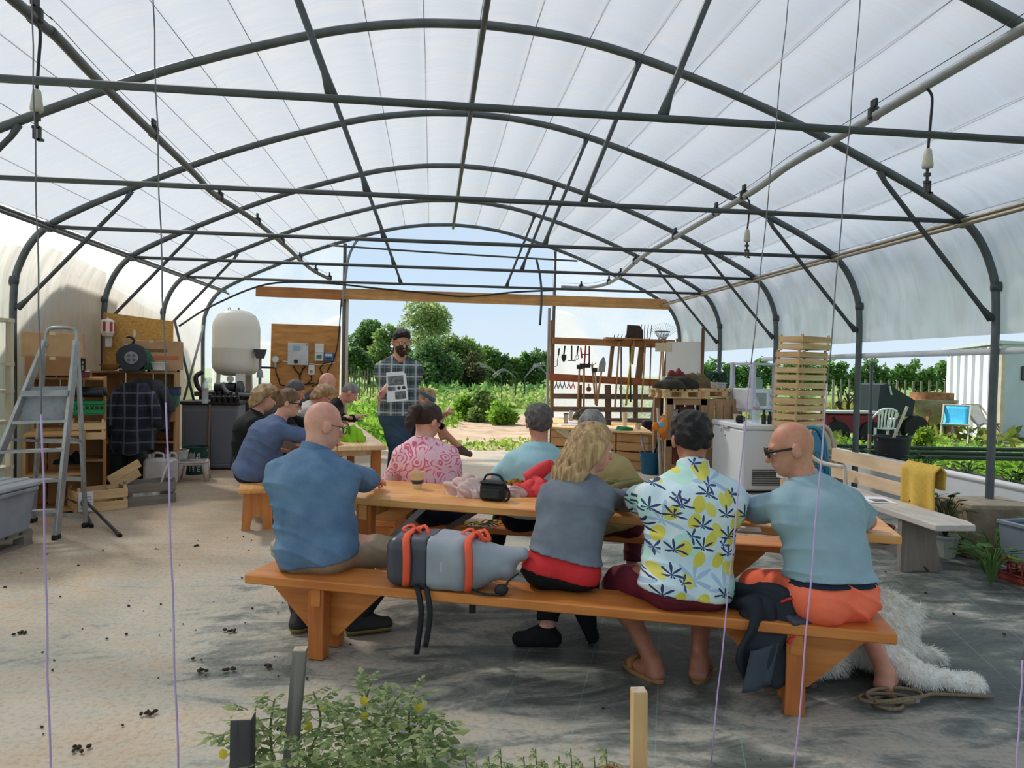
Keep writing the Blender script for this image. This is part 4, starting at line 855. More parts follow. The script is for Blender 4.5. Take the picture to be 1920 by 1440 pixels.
# ---- 10-15 along the pale table
def x10(A): specs(A, BLK, GLASSD, True)
q = aty(541, 755, 6.85)
person('person in a slate blue jumper with brown hair tied up, nearest on the left bench', (-1.98, 6.86, .51), tuple(q), 62, 84, 10, hands=[(-1.30, 7.1, .78), (-1.28, 6.93, .78)], elbow=[(.3, .5, -.6), (.6, -.8, .1)],
       feet=[(-1.66, 7.0, 0), (-1.70, 6.74, 0)], foot_dir=[(1, .2, 0), (1, -.2, 0)], b=1.12, sw=.18, h=.009, hs=1.02, skin=SKINP, shirt=SLATE, sleeve=1.5, hem=-.03, pants=NAVY, plen=1.85, shoes=('shoe', LEATHER, P((200, 196, 190), .7)), hair='bun', hairmat=HAIR((140, 104, 72), (84, 60, 42)), bow=.05, extras=x10, bel=.02)
q = aty(496, 745, 7.45)
person('blonde person in a black hooded top behind the slate blue jumper', (-2.16, 7.45, .51), tuple(q), 66, 78, 16, hands=[(-1.45, 7.6, .78), (-1.45, 7.4, .78)], feet=[(-1.8, 7.6, 0), (-1.82, 7.4, 0)], b=1.02, sw=.175, h=.010, hs=1.04, skin=SKINP, shirt=BLACKC, sleeve=1.8, hem=-.05, pants=NAVY, plen=1.85, shoes=('shoe', LEATHER), hair='bob', hairmat=HSAND, bow=.06)
q = aty(553, 733, 8.0)
person('person with cropped grey hair in black between two blondes', (-2.2, 8.05, .52), tuple(q), 68, 86, 22, hands=[(-1.55, 8.2, .78), (-1.55, 7.9, .78)], feet=[(-1.9, 8.1, 0), (-1.9, 7.9, 0)], b=1.05, sw=.19, h=.011, shirt=BLACKC, sleeve=1.8, hem=-.05, pants=NAVY, plen=1.8, shoes=('shoe', LEATHER), hair='crop', hairmat=HGREY, bow=.05)
q = aty(608, 741, 8.45)
person('person with a sandy bob in a cream jumper bending over the pale table', (-2.08, 8.5, .53), tuple(q), 72, 86, 40, hands=[(-1.45, 8.7, .78), (-1.4, 8.4, .78)], feet=[(-1.9, 8.6, 0), (-1.9, 8.4, 0)], b=1.02, sw=.18, h=.010, skin=SKINP, shirt=CREAM, sleeve=1.7, hem=-.05, pants=NAVY, plen=1.8, shoes=('shoe', LEATHER), hair='bob', hairmat=HSAND, bow=.05, extras=lambda A: specs(A, BLK, GLASSC, False))
q = aty(613, 718, 9.15)
person('pale bald person in black behind the cream jumper', (-2.22, 9.2, .53), tuple(q), 70, 70, 30, hands=[(-1.6, 9.4, .78), (-1.6, 9.1, .78)], feet=[(-2.0, 9.3, 0), (-2.0, 9.0, 0)], b=1.08, sw=.195, h=.011, hs=1.05, skin=SKINP, shirt=BLACKC, sleeve=1.8, hem=-.05, pants=NAVY, plen=1.8, shoes=('shoe', LEATHER), bow=.05)
q = aty(656, 736, 10.2)
person('grey haired person in black leaning over the far end of the table', (-1.95, 10.25, .54), tuple(q), 84, 84, 36, hands=[(-1.5, 9.95, .80), (-1.35, 9.95, .80)], feet=[(-1.75, 10.35, 0), (-1.75, 10.1, 0)], b=1.12, sw=.20, h=.011, hs=1.12, skin=SKINP, shirt=BLACKC, sleeve=1.8, hem=-.05, pants=NAVY, plen=1.8, shoes=('shoe', LEATHER), hair='crop', hairmat=HSILV, bow=.05)
# ================================================================ things on the tables and benches
def px(n, Y): return n * Y / F
# backpack, lying on the bench
def backpack():
    a0 = math.radians(A0); u = Vector((math.cos(a0), math.sin(a0), 0)); n = Vector((-u.y, u.x, 0))
    c = Vector((-.21, 3.565, 0)); t = thing('backpack', 'grey waterproof roll-top backpack with two orange straps lying on the bench', 'backpack', c + Vector((0, 0, .41)))
    L = .36; un = np.array(u, np.float32); nn = np.array(n, np.float32)
    RB = np.array([u, n, Vector((0, 0, 1))]).T
    body = [('b', -u * .11 + Vector((0, 0, .128)), (.205, .135, .122), RB, .055), ('c', u * .08 + Vector((0, 0, .125)), u * .34 + n * .02 + Vector((0, 0, .185)), .115, .022, n, 1.25), ('c', u * .08 + Vector((0, 0, .09)), u * .26 + Vector((0, 0, .09)), .085, .04, n, 1.2)]
    dent = lambda p: .009 * np.sin((p @ un) * 16 + 2 * np.sin(p[:, 2] * 14)) * np.clip((p @ un) * 3 + .2, 0, 1) + .004 * np.sin((p @ nn) * 30 + (p @ un) * 20)
    G1 = P((150, 158, 166), .32, .06, 9, spec=.5); G2 = P((62, 66, 78), .35, .06, 9, spec=.5); ORG = P((238, 92, 58), .6, .05); BLKW = P((34, 36, 40), .6)
    sdf_ob('main_bag', body, G1, t, .008, .006, .05, clips=[((0, 0, .004), (0, 0, -1)), (-u * .10, -u)], disp=dent)
    sdf_ob('bottom_panel', body, G2, t, .008, .006, .05, clips=[((0, 0, .004), (0, 0, -1)), (-u * .10, u), (-u * .33, -u)], disp=dent, label='dark grey bottom panel')
    for s in (-.20, .115):
        pts = []
        for k in range(13):
            an = PI * (-.22 + 1.44 * k / 12); sq = lambda a: math.copysign(abs(a) ** .55, a); pts.append(u * (s + .012 * math.sin(k * .9)) - n * sq(math.cos(an)) * .164 + Vector((0, 0, max(.010, .130 + .138 * sq(math.sin(an))))))
        B().tube(pts, .019, 6, flat=.35).ob('strap', ORG, t, smooth=True, label='orange webbing strap')
        for k, d in enumerate(((-.05, .02), (.05, .03), (.03, -.04))):
            B().tube(catmull([u * s + Vector((0, 0, .246)), u * (s + d[0] * .6) + n * d[1] + Vector((0, 0, .285)), u * (s + d[0] * 1.4) - n * .01 + Vector((0, 0, .268 - .02 * k)), u * (s + d[0] * .7) - n * .02 + Vector((0, 0, .246))], 4), .011, 6, flat=.3).ob('bow_loop', ORG, t, smooth=True, label='orange bow tied in the strap')
    B().prism([(-.025, -.03), (-.012, -.018), (.012, -.03), (.028, -.014), (.022, .03), (.008, .018), (-.010, .018), (-.026, .03)], .006, u * .0 - n * .147 + Vector((0, 0, .13)), u, (0, 0, 1)).ob('badge', P((178, 188, 196), .4), t)
    for k, (s, ln) in enumerate(((-.13, .30), (-.085, .26))):
        pts = [u * (s - .03) - n * .10 + Vector((0, 0, .03)), u * s - n * .155 + Vector((0, 0, .005)), u * (s + .02) - n * .165 - Vector((0, 0, .10)), u * (s - .0) - n * .165 - Vector((0, 0, ln))]
        B().tube(catmull(pts, 4), .014, 6, flat=.2).ob('loose_strap', BLKW, t, smooth=True)
    B().tube(catmull([u * .12 - n * .1 + Vector((0, 0, .02)), u * .2 - n * .13 + Vector((0, 0, .012)), u * .28 - n * .11 + Vector((0, 0, .02)), u * .30 - n * .09 + Vector((0, 0, .07)), u * .34 - n * .05 + Vector((0, 0, .10))], 4), .012, 6, flat=.4).ob('shoulder_strap', BLKW, t, smooth=True)
    B().ell(u * .27 - n * .10 + Vector((0, 0, .03)), (.035, .03, .028), 10).ob('strap_pad', BLKW, t, smooth=True)
    b = B(); b.tube(catmull([u * -.02 + n * .15 + Vector((0, 0, .03)), u * .02 + n * .165 - Vector((0, 0, .07)), u * .06 + n * .165 - Vector((0, 0, .10)), u * .14 + n * .16 - Vector((0, 0, .06)), u * .17 + n * .14 + Vector((0, 0, .02))], 4), .012, 6, flat=.3); b.box(u * .055 + n * .165 - Vector((0, 0, .15)), (.035, .015, .08)); b.ob('hip_buckle', BLKW, t, smooth=False)
backpack()
# jacket and cap bundle at the right end of the bench
jc = Vector((1.17, 3.12, .41)); JB = P((30, 36, 46), .7, .15, 8)
t = thing('jacket', 'dark navy jacket with red piping slung over the bench beside coral shorts', 'jacket', jc)
heap('body_cloth', JB, (.02, .02, .0), (.17, .12, .13), par=t, seed=3, nz=.3)
b = B(); b.grid(lambda u, v: (-.13 + .24 * u + .03 * math.sin(v * 7), -.115 - .05 * math.sin(v * 1.6) - .018 * math.sin(u * 9 + v * 4), .09 - .36 * v + .02 * math.sin(u * 8)), 14, 18); b.ob('hanging_side', JB, t, smooth=True, solid=.02)
b = B(); b.grid(lambda u, v: (-.10 + .13 * u - .05 * v, -.165 - .03 * v - .01 * math.sin(u * 6), -.12 - .17 * v + .03 * u), 8, 8); b.ob('hanging_sleeve', P((58, 66, 78), .7, .1), t, smooth=True, solid=.03)
B().tube(catmull([(.05, -.13, .08), (.10, -.14, .10), (.16, -.11, .06), (.12, -.16, -.02), (.06, -.19, -.08)], 4), .013, 6, flat=.5).ob('red_piping', P((206, 46, 42), .6), t, smooth=True, label='red piping')
B().box((.15, -.14, .01), (.17, .10, .03), (12, 4, 10), ch=.01).ob('stiff_flap', P((70, 76, 86), .6), t)
# ---- on the front table
def onT(pxx, py, z=.72): return atz(pxx, py, z)
def cup(name, label, p, r, h, mat, band=None, group=None, seal=None):
    t = thing(name, label, 'cup', p, group=group)
    B().lathe([(r * .72, 0), (r * .74, .004), (r, h - .006), (r * 1.06, h - .003), (r * 1.06, h), (r * .96, h), (r * .93, h - .01), (r * .7, .01)], n=24).ob('cup_wall', mat, t, smooth='a')
    if band: B().lathe([(r * .80, h * .30), (r * .87, h * .52)], n=24, cap=False).ob('printed_band', band, t, smooth=True, solid=.002)
    return t
cup('paper_cup', 'tall cream paper cup with a dark printed band on the orange table', onT(782, 916), .040, .11, P((226, 206, 164), .6, .05), P((70, 76, 78), .6, .3, 90))
t = thing('scarf', 'crumpled pale pink scarf lying on the orange table', 'scarf', onT(885, 928)); heap('scarf_cloth', P((212, 186, 180), .85, .1, 14, c2=(186, 152, 146)), (0, .02, 0), (.17, .11, .085), par=t, seed=5, n=40, rot=-.3); heap('scarf_fold', P((224, 204, 196), .85, .1, 14, c2=(204, 176, 170)), (.01, -.07, 0), (.085, .06, .08), par=t, seed=8, n=26)
heap('scarf_fold', P((212, 186, 180), .85, .1, 14, c2=(186, 152, 146)), (.25, -.01, 0), (.10, .07, .06), par=t, seed=9, n=26)
# camera bag
c = onT(925, 938); t = thing('camera_bag', 'small black camera bag in front of the pink scarf', 'bag', c, A1)
B().box((0, 0, .052), (.15, .085, .10), ch=.014).ob('case', P((34, 38, 42), .6, .1), t); B().box((.0, 0, .107), (.155, .09, .022), ch=.01).ob('lid', P((28, 31, 35), .6, .1), t); B().box((0, -.046, .045), (.11, .02, .06), ch=.008).ob('front_pocket', P((40, 44, 49), .6), t)
B().tube(catmull([(-.06, 0, .115), (-.04, 0, .15), (.03, 0, .15), (.06, 0, .115)], 5), .007, 6).ob('handle', P((24, 26, 28), .6), t, smooth=True); B().tube(catmull([(.07, 0, .09), (.1, -.02, .06), (.10, -.03, .02), (.08, -.04, .008)], 4), .008, 6).ob('strap', P((24, 26, 28), .6), t, smooth=True)
t = thing('jumper', 'coral red jumper thrown on the table before the turquoise T-shirt', 'jumper', onT(1000, 928)); RJ = P((222, 74, 78), .9, .08, 12, c2=(200, 56, 62))
heap('jumper_body', RJ, (0, .05, 0), (.19, .12, .10), par=t, seed=12, n=44, rot=-.3); B().tube(catmull([(-.02, .1, .07), (.05, .1, .13), (.10, .08, .17), (.12, .06, .19)], 5), [.06 - .0021 * k for k in range(16)], 10).ob('sleeve', RJ, t, smooth=True)
B().tube(catmull([(.06, -.02, .03), (.05, -.06, .05), (.09, -.085, .06), (.15, -.07, .05), (.16, -.03, .04)], 5), .03, 10).ob('collar_roll', RJ, t, smooth=True); heap('yellow_lining', P((190, 160, 60), .9, .3, 60, c2=(60, 50, 20)), (-.12, .1, 0), (.09, .04, .075), par=t, seed=14, n=22)
t = thing('jacket', 'olive green fleece heaped on the table beside the flowered shirt', 'jacket', onT(1178, 940)); OLV = P((112, 108, 66), .9, .1, 10, c2=(84, 82, 48))
heap('fleece_body', OLV, (0, .05, 0), (.17, .12, .12), par=t, seed=21, n=44, rot=-.3, folds=4); B().tube(catmull([(-.15, .02, .04), (-.05, -.06, .09), (.06, -.06, .10), (.15, -.04, .05)], 5), .04, 10).ob('fleece_sleeve', OLV, t, smooth=True)
t = thing('paper_sheet', 'folded white paper at the right end of the orange table', 'paper', onT(1395, 992)); B().box((0, 0, .002), (.16, .1, .003), (0, 0, -20)).ob('sheet', P((236, 236, 234), .7, .02), t)
# dandelions on the far bench
t = thing('wild_flowers', 'picked dandelions wilting on the far bench', 'flowers', atz(912, 985, .41))
for k in range(14):
    p = Vector((rnd(-.12, .16), rnd(-.05, .05), .008)); a = rnd(0, 6.28); q = p + Vector((math.cos(a) * .09, math.sin(a) * .04, .01)); B().tube([p, p.lerp(q, .5) + Vector((0, 0, .012)), q], .0035, 5).ob('stem', P((70, 96, 44), .7), t, smooth=True)
    if k < 6: B().lathe([(.003, -.008), (.016, .0), (.018, .006), (.006, .010)], q + Vector((0, 0, .004)), 10).ob('flower', P((232, 190, 40), .7), t, smooth=True)
    else: B().prism([(0, 0), (.02, .008), (.05, .004), (.07, 0), (.05, -.006), (.02, -.008)], .002, q, (math.cos(a), math.sin(a), 0), (-math.sin(a), math.cos(a), 0)).ob('leaf', P((62, 92, 40), .7), t)
# ---- the pale table
c = atz(655, 828, .74); t = thing('carrier_bag', 'bright lime green fabric bag slumped on the pale table', 'bag', c); LIME = P((150, 214, 40), .55, .08, 9, c2=(116, 184, 24), bump=.2, bs=20)
heap('bag_cloth', LIME, (.0, .08, 0), (.17, .12, .16), par=t, seed=31, n=36)
B().tube(catmull([(-.10, .05, .1), (-.07, 0, .2), (-.01, -.02, .17), (.0, -.03, .08)], 5), .009, 6).ob('handle', P((104, 112, 60), .6), t, smooth=True)
for k, (qx, qy) in enumerate(((640, 795), (650, 783))):
    t = thing('notebook', ('small brown card box lying on the pale table', 'larger brown card box further along the pale table')[k], 'box', atz(qx, qy + 6, .74), 76); B().box((0, 0, .03), (.14, .12, .06), ch=.003).ob('tray', P((196, 160, 120), .8), t); B().box((0, 0, .064), (.145, .125, .01), ch=.002).ob('lid', P((178, 142, 104), .8), t)
t = thing('tray', 'flat green tray at the far end of the pale table', 'tray', atz(664, 790, .74), 76); B().box((0, 0, .012), (.12, .22, .02), ch=.006).ob('tray_base', P((70, 110, 96), .5), t); B().lathe([(.05, .022), (.052, .03)], n=16).ob('tray_rim', P((90, 130, 110), .5), t)
# the sheets held by the speaker
def sheetfig(lab, c, u, v, w_, h_, curl=.0, prints=True):
    t = thing('printed_sheet', lab, 'paper', c); u, v = Vector(u).normalized(), Vector(v).normalized(); n_ = u.cross(v)
    B().prism([(-w_ / 2, -h_ / 2), (w_ / 2, -h_ / 2), (w_ / 2, h_ / 2 - .03), (w_ / 2 - .03, h_ / 2), (-w_ / 2 + .02, h_ / 2)], .002, (0, 0, 0), u, v).ob('paper', P((236, 238, 244), .7, .02), t)
    if prints:
        ph = P((150, 152, 156), .7, .4, 26, c2=(38, 40, 44))
        for (cx_, cy_, a_, b_) in ((.0, .21, .72, .32), (.16, -.30, .5, .26), (-.22, -.06, .36, .14)):
            B().prism([(w_ * (cx_ - a_ / 2), h_ * (cy_ - b_ / 2)), (w_ * (cx_ + a_ / 2), h_ * (cy_ - b_ / 2)), (w_ * (cx_ + a_ / 2), h_ * (cy_ + b_ / 2)), (w_ * (cx_ - a_ / 2), h_ * (cy_ + b_ / 2))], .001, n_ * .0022, u, v).ob('printed_photo', ph, t)
        for q in (.12, .34): B().lathe([(.016, 0), (.018, .0008), (.010, .0008)], u * (w_ * q) + v * (-h_ * .05) + n_ * .0016, 14, n_).ob('printed_disc', P((60, 62, 66), .7), t)
    return t
sheetfig('white sheet with black and white photographs, held by the standing person', aty(743, 725, 7.26), (1, .06, .10), (-.10, -.12, 1), .215, .30)
sheetfig('sheet of paper read by the person in the headband', aty(838, 770, 8.95), (.25, .9, .5), (.45, -.2, .85), .2, .26, prints=False)
# ================================================================ left side: ladder, cool box, shelves, tank, cabinet
PLY = WOOD((196, 152, 100), (164, 118, 70), 2, .7, .5); PLYX = WOOD((200, 156, 104), (168, 122, 74), 0, .7, .5); CRATE = WOOD((222, 192, 146), (190, 152, 104), 0, .75, .8); CRATEY = WOOD((222, 192, 146), (190, 152, 104), 1, .75, .8); GREYW = WOOD((140, 132, 122), (104, 98, 92), 0, .8, .8); GREYWY = WOOD((140, 132, 122), (104, 98, 92), 1, .8, .8)
CARD = P((184, 150, 112), .85, .08, 5, c2=(164, 128, 92)); CARDD = P((150, 108, 72), .85, .1, 5)
ALU = P((176, 178, 180), .42, .12, 6, metal=.55, c2=(140, 142, 144)); WHT = P((224, 222, 216), .5, .05, 6); IVORY = P((226, 220, 206), .55, .05, 6)
def pallet(label, c, rz, w=1.2, d=.8, h=.14, mat=None, m2=None, cat='pallet', n=7):
    t = thing('pallet', label, cat, c, rz); m = mat or CRATE; m2 = m2 or CRATEY
    for k in range(n): B().box((-w / 2 + (k + .5) * w / n, 0, h - .011), (w / n * .72, d, .022)).ob('deck_board', m2, t)
    for y in (-d / 2 + .05, 0, d / 2 - .05):
        B().box((0, y, h - .033), (w, .09, .02)).ob('stringer_board', m, t); B().box((0, y, .011), (w, .09, .022)).ob('bottom_board', m, t)
        for x in (-w / 2 + .06, 0, w / 2 - .06): B().box((x, y, h / 2 - .01), (.10, .09, h - .065)).ob('block', m, t)
    return t
def crate(label, c, rz, w=.5, d=.3, h=.28, rows=3, mat=None, group=None, rot=None, stamp=False, name='wooden_crate', gap=.3):
    """slatted crate; long side along x"""
    t = thing(name, label, 'crate', c, rz, group); m = mat or CRATE; my = {id(CRATE): CRATEY, id(GREYW): GREYWY}.get(id(m), m); th = .009; sh = h / rows
    if rot: t.rotation_euler = [math.radians(a) for a in rot]
    for k in range(rows):
        z = sh * k + sh * (1 - gap) / 2 + .004
        for s in (-1, 1):
            B().box((0, s * (d / 2 - th / 2), z), (w, th, sh * (1 - gap))).ob('slat', m, t); B().box((s * (w / 2 - th / 2), 0, z), (th, d - .02, sh * (1 - gap))).ob('slat', my, t)
    for x in (-1, 1):
        for y in (-1, 1): B().box((x * (w / 2 - .022), y * (d / 2 - .022), h / 2), (.024, .024, h + .012)).ob('corner_post', m, t)
    for k in range(4): B().box((-w / 2 + (k + .5) * w / 4, 0, .008), (w / 4 - .018, d - .02, .009)).ob('bottom_slat', my, t)
    return t
# ---- cool box on its pallet
pallet('weathered pallet under the grey cool box', (-4.02, 5.68, 0), 84, 1.1, .85, .13, GREYW, GREYWY)
t = thing('cool_box', 'large grey plastic cool box with a ribbed lid on the pallet', 'box', (-3.83, 5.70, .13), 84); GP = P((142, 148, 158), .5, .08, 5, c2=(122, 128, 138))
b = B(); b.add([(x * (.47 if z else .43), y * (.29 if z else .26), z) for z in (0, .36) for x, y in ((-1, -1), (1, -1), (1, 1), (-1, 1))], [(3, 2, 1, 0), (4, 5, 6, 7), (0, 1, 5, 4), (1, 2, 6, 5), (2, 3, 7, 6), (3, 0, 4, 7)]); b.ob('tub', GP, t, bev=.02)
LIDM = P((178, 182, 186), .5, .08, 5); B().box((0, 0, .385), (1.0, .64, .05), ch=.015).ob('lid', LIDM, t)
for k in range(4): B().box((0, -.22 + .145 * k, .415), (.9, .05, .02), ch=.006).ob('lid_rib', LIDM, t)
B().box((0, -.31, .34), (.9, .02, .03), ch=.006).ob('rim', GP, t)
# ---- step ladder
def ladder():
    t = thing('step_ladder', 'battered aluminium step ladder with a platform and hoop top', 'ladder', (-3.7, 6.5, 0)); o = Vector((-3.7, 6.5, 0))
    f1, f2 = Vector((-4.03, 6.10, 0)) - o, Vector((-3.44, 6.33, 0)) - o; t1, t2 = aty(86, 640, 6.62) - o, aty(143, 640, 6.72) - o
    for i, (a, b_) in enumerate(((f1, t1), (f2, t2))): B().beam(a, b_, .03, .085, (0, -1, .3)).ob('front_rail', ALU, t, bev=.006)
    u = (t2 - t1)
    B().tube(catmull([t1 - Vector((0, 0, .05)), t1 + Vector((0, 0, .06)), t1 + u * .18 + Vector((0, 0, .115)), t1 + u * .82 + Vector((0, 0, .115)), t2 + Vector((0, 0, .06)), t2 - Vector((0, 0, .05))], 5), .016, 8).ob('hoop', ALU, t, smooth=True)
    for q in (.14, .29, .44, .585): B().beam(f1.lerp(t1, q), f2.lerp(t2, q), .085, .025).ob('step', ALU, t)
    p1, p2 = f1.lerp(t1, .73), f2.lerp(t2, .73); rd_ = (t1 - f1).normalized(); B().beam(p1 - rd_ * .10 + Vector((.0, .03, 0)), p2 - rd_ * .10 + Vector((0, .03, 0)), .018, .30, rd_).ob('platform', P((150, 154, 160), .5, .15, 12), t)
    B().beam(p1 - Vector((0, .06, .0)), p2 - Vector((0, .06, .0)), .02, .05).ob('platform_edge', ALU, t)
    r1, r2 = Vector((-3.98, 7.02, 0)) - o, Vector((-3.42, 6.80, 0)) - o; h1, h2 = f1.lerp(t1, .93) + Vector((0, .05, 0)), f2.lerp(t2, .93) + Vector((.0, .05, 0))
    for a, b_ in ((r1, h1), (r2, h2)): B().beam(a, b_, .025, .05, (0, -1, .3)).ob('rear_rail', ALU, t, bev=.004)
    for q in (.06, .28, .5): B().beam(r1.lerp(h1, q), r2.lerp(h2, q), .02, .04).ob('rear_bar', ALU, t)
    for a, b_ in ((f1.lerp(t1, .5), r1.lerp(h1, .5)), (f2.lerp(t2, .5), r2.lerp(h2, .5))): B().beam(a, b_, .008, .025).ob('spreader', ALU, t)
    for a in (f1, f2, r1, r2): B().box(a + Vector((0, 0, .02)), (.045, .09, .045), ch=.01).ob('rubber_foot', RUBBER, t)
ladder()
for k, (a, b_, lb) in enumerate((((150, 955), (225, 1008), 'longest black tube lying beside the ladder foot'), ((150, 960), (172, 990), 'short black tube pointing out from the ladder'))):
    p, q = atz(*a) + Vector((0, 0, .14)), atz(*b_) + Vector((0, 0, .016)); t = thing('tripod_leg', lb, 'tube', p); B().tube([(0, 0, 0), q - p], .014, 8).ob('tube', P((60, 62, 64), .4, metal=.4), t, smooth=True); B().cyl((q - p) * .97, (q - p), .019).ob('end_cap', RUBBER, t)
# ---- pale shelf frame at the far left edge
t = thing('storage_shelf', 'pale wooden shelf frame at the left edge holding jars', 'shelf', (-4.25, 6.55, 0)); PAL = WOOD((214, 204, 180), (184, 172, 146), 2, .7, .6)
for x in (-.28, .22):
    for y in (-.18, .18): B().box((x, y, .93), (.045, .045, 1.86)).ob('upright', PAL, t)
for z in (.55, .95, 1.22, 1.46, 1.84): B().box((-.03, 0, z), (.55, .42, .03)).ob('shelf_board', PAL, t)
def jar(label, c, r, h, mat, lid, name='jar', cat='jar', group=None):
    t = thing(name, label, cat, c, group=group); B().lathe([(r * .9, 0), (r, .01), (r, h * .78), (r * .62, h * .86), (r * .62, h * .9)], n=18).ob('jar_body', mat, t, smooth='a'); B().lathe([(r * .68, h * .88), (r * .68, h), (r * .6, h * 1.01)], n=18).ob('lid', lid, t, smooth='a'); return t
jar('white plastic jar with a red cap, left of the ladder', (-4.06, 6.4, 1.235), .055, .15, P((226, 206, 196), .5), P((200, 44, 60), .5))
jar('dark red tub with white lid on the pale shelf', (-4.12, 6.48, 1.475), .085, .20, P((70, 34, 40), .5), WHT, 'tub', 'tub')
t = thing('helmet_bag', 'blue bag with black straps on the pale shelf', 'bag', (-4.35, 6.42, 1.475)); heap('bag_cloth', P((44, 70, 130), .6, .2, 9), (0, 0, 0), (.14, .12, .15), par=t, seed=41, n=24); B().tube(catmull([(-.1, -.12, .1), (0, -.16, .05), (.12, -.1, .1)], 5), .02, 6).ob('strap', BLK, t, smooth=True)
t = thing('plastic_bag', 'light blue plastic sack on the lowest pale shelf', 'bag', (-4.26, 6.36, .965)); heap('sack', P((92, 160, 196), .4, .1, 8), (0, 0, 0), (.2, .1, .15), par=t, seed=44, n=24); B().tube([(-.05, 0, .14), (-.03, .01, .19)], [.02, .035], 8).ob('knot', P((92, 160, 196), .4), t)
t = thing('storage_tub', 'dark plastic tub on the pale shelf beside the red-capped jar', 'tub', (-4.3, 6.45, 1.235)); B().box((0, 0, .08), (.26, .3, .16), ch=.02).ob('tub_wall', P((52, 50, 60), .5), t); B().box((0, 0, .165), (.28, .32, .02), ch=.005).ob('lid', P((70, 68, 78), .5), t)
# ---- box shelves along the left wall
def boxshelf(label, c, w, d, h, boards, div=None, rz=0, skip_top=False):
    t = thing('shelf_unit', label, 'shelf', c, rz)
    for x in (-w / 2 + .011, w / 2 - .011): B().box((x, 0, h / 2), (.022, d, h)).ob('side_panel', PLY, t)
    for z in boards: B().box((0, 0, z), (w - .044, d, .022)).ob('shelf_board', PLYX, t)
    for k in range(3): B().box((-w / 2 + (k + .5) * w / 3, d / 2 - .006, h / 2), (w / 3 - .012, .012, h)).ob('back_board', PLY, t)
    return t
RZ = 26
boxshelf('plywood box shelf behind the ladder, green tray inside', (-4.18, 8.12, 0), .66, .42, 1.33, (.04, .44, .78, 1.31), rz=22)
boxshelf('taller box shelf carrying the hose reel and cardboard box', (-4.03, 9.45, 0), .95, .42, 1.38, (.04, .50, .95, 1.37), rz=12)
boxshelf('low plywood crate shelf between ladder and box shelf', (-4.05, 7.55, 0), .5, .4, .78, (.03, .38, .77), rz=22)
# contents
def plastic_crate(label, c, rz, w, d, h, mat, cat='crate', nx=7, nz=3, group=None, rot=None):
    t = thing('plastic_crate', label, cat, c, rz, group)
    if rot: t.rotation_euler = [math.radians(a) for a in rot]
    b = B(); b.box((0, 0, .006), (w, d, .012)); b.ob('base', mat, t)
    for s in (-1, 1):
        for z in (h - .015, .03):
            B().box((0, s * d / 2, z), (w + .012, .012, .03)).ob('rim', mat, t); B().box((s * w / 2, 0, z), (.012, d, .03)).ob('rim', mat, t)
        for y, L, ax in ((s * d / 2, w, 0), (s * w / 2, d, 1)):
            b = B(); m = max(3, int(nx * L / w))
            for k in range(m + 1):
                q = -L / 2 + L * k / m; b.box((q, y, h / 2) if ax == 0 else (y, q, h / 2), (.012, .008, h - .02) if ax == 0 else (.008, .012, h - .02))
            for k in range(1, nz): b.box((0, y, h * k / nz) if ax == 0 else (y, 0, h * k / nz), (L, .008, .012) if ax == 0 else (.008, L, .012))
            b.ob('lattice_side', mat, t, kind='stuff')
    return t
GRN = P((22, 128, 74), .45, .08); DGRN = P((24, 60, 44), .5, .08); BLKP = P((24, 26, 28), .45, .08)
cc = aty(165, 776, 7.92); plastic_crate('green lattice crate in the shelf behind the ladder', cc - Vector((0, 0, .0)), 22, .30, .28, .14, GRN)
crate('pale small crate in the shelf under the green lattice crate', aty(165, 822, 7.92), 22, .32, .3, .2, 2)
t = thing('rolled_film', 'bundle of black tubes lying in the shelf above the green crate', 'tubes', aty(160, 768, 7.95) + Vector((0, 0, .12)))
for k in range(3): B().tube([(-.16, .0 + .05 * k, .05 + .03 * (k % 2)), (.16, .03 + .05 * k, .05 + .03 * (k % 2))], .042, 10).ob('tube', P((30, 30, 34), .5), t, smooth=True)
crate('broken pale crate with a paper label, standing at the shelf foot', (-3.68, 7.62, 0), 40, .46, .32, .24, 2, gap=.25)
t = thing('paper_notice', 'white paper notice stuck on the broken pale crate', 'paper', (-3.615, 7.44, .02), 40); B().box((-.09, .0, .10), (.13, .003, .19)).ob('sheet', P((232, 234, 240), .7, .03), t)
for k in range(5): B().box((-.09, -.0025, .04 + .026 * k), (.09, .001, .006)).ob('text_line', P((120, 120, 130), .7), t)
t = thing('broken_slat_panel', 'splintered crate side leaning on the broken pale crate', 'panel', (-3.52, 7.85, .2), 40)
for k in range(2): B().box((0, 0, .05 + .10 * k), (.34, .012, .085), (0, -28, 0)).ob('slat', CRATE, t)
heap('black_rags', P((30, 34, 38), .8, .2, 9), (-4.05, 7.82, .44), (.18, .13, .16), 'heap of dark rags inside the low shelf', 'cloth', seed=51, n=24)
# grey crate on the floor
gc = crate('grey weathered slatted crate on the floor beneath the hanging jackets', (-3.36, 7.98, 0), 36, .52, .36, .26, 2, GREYW, gap=.28)
t = thing('white_bundle', 'white cloths and pots inside the grey weathered crate', 'cloth', (-3.36, 7.98, .015)); heap('cloth_body', P((206, 202, 194), .8, .2, 10), (0, 0, 0), (.16, .12, .14), par=t, seed=53, n=24); B().tube(catmull([(.10, .10, .05), (.14, .10, .22), (.18, .12, .36), (.24, .13, .42)], 4), .012, 6).ob('pipe_end', WHT, t, smooth=True)
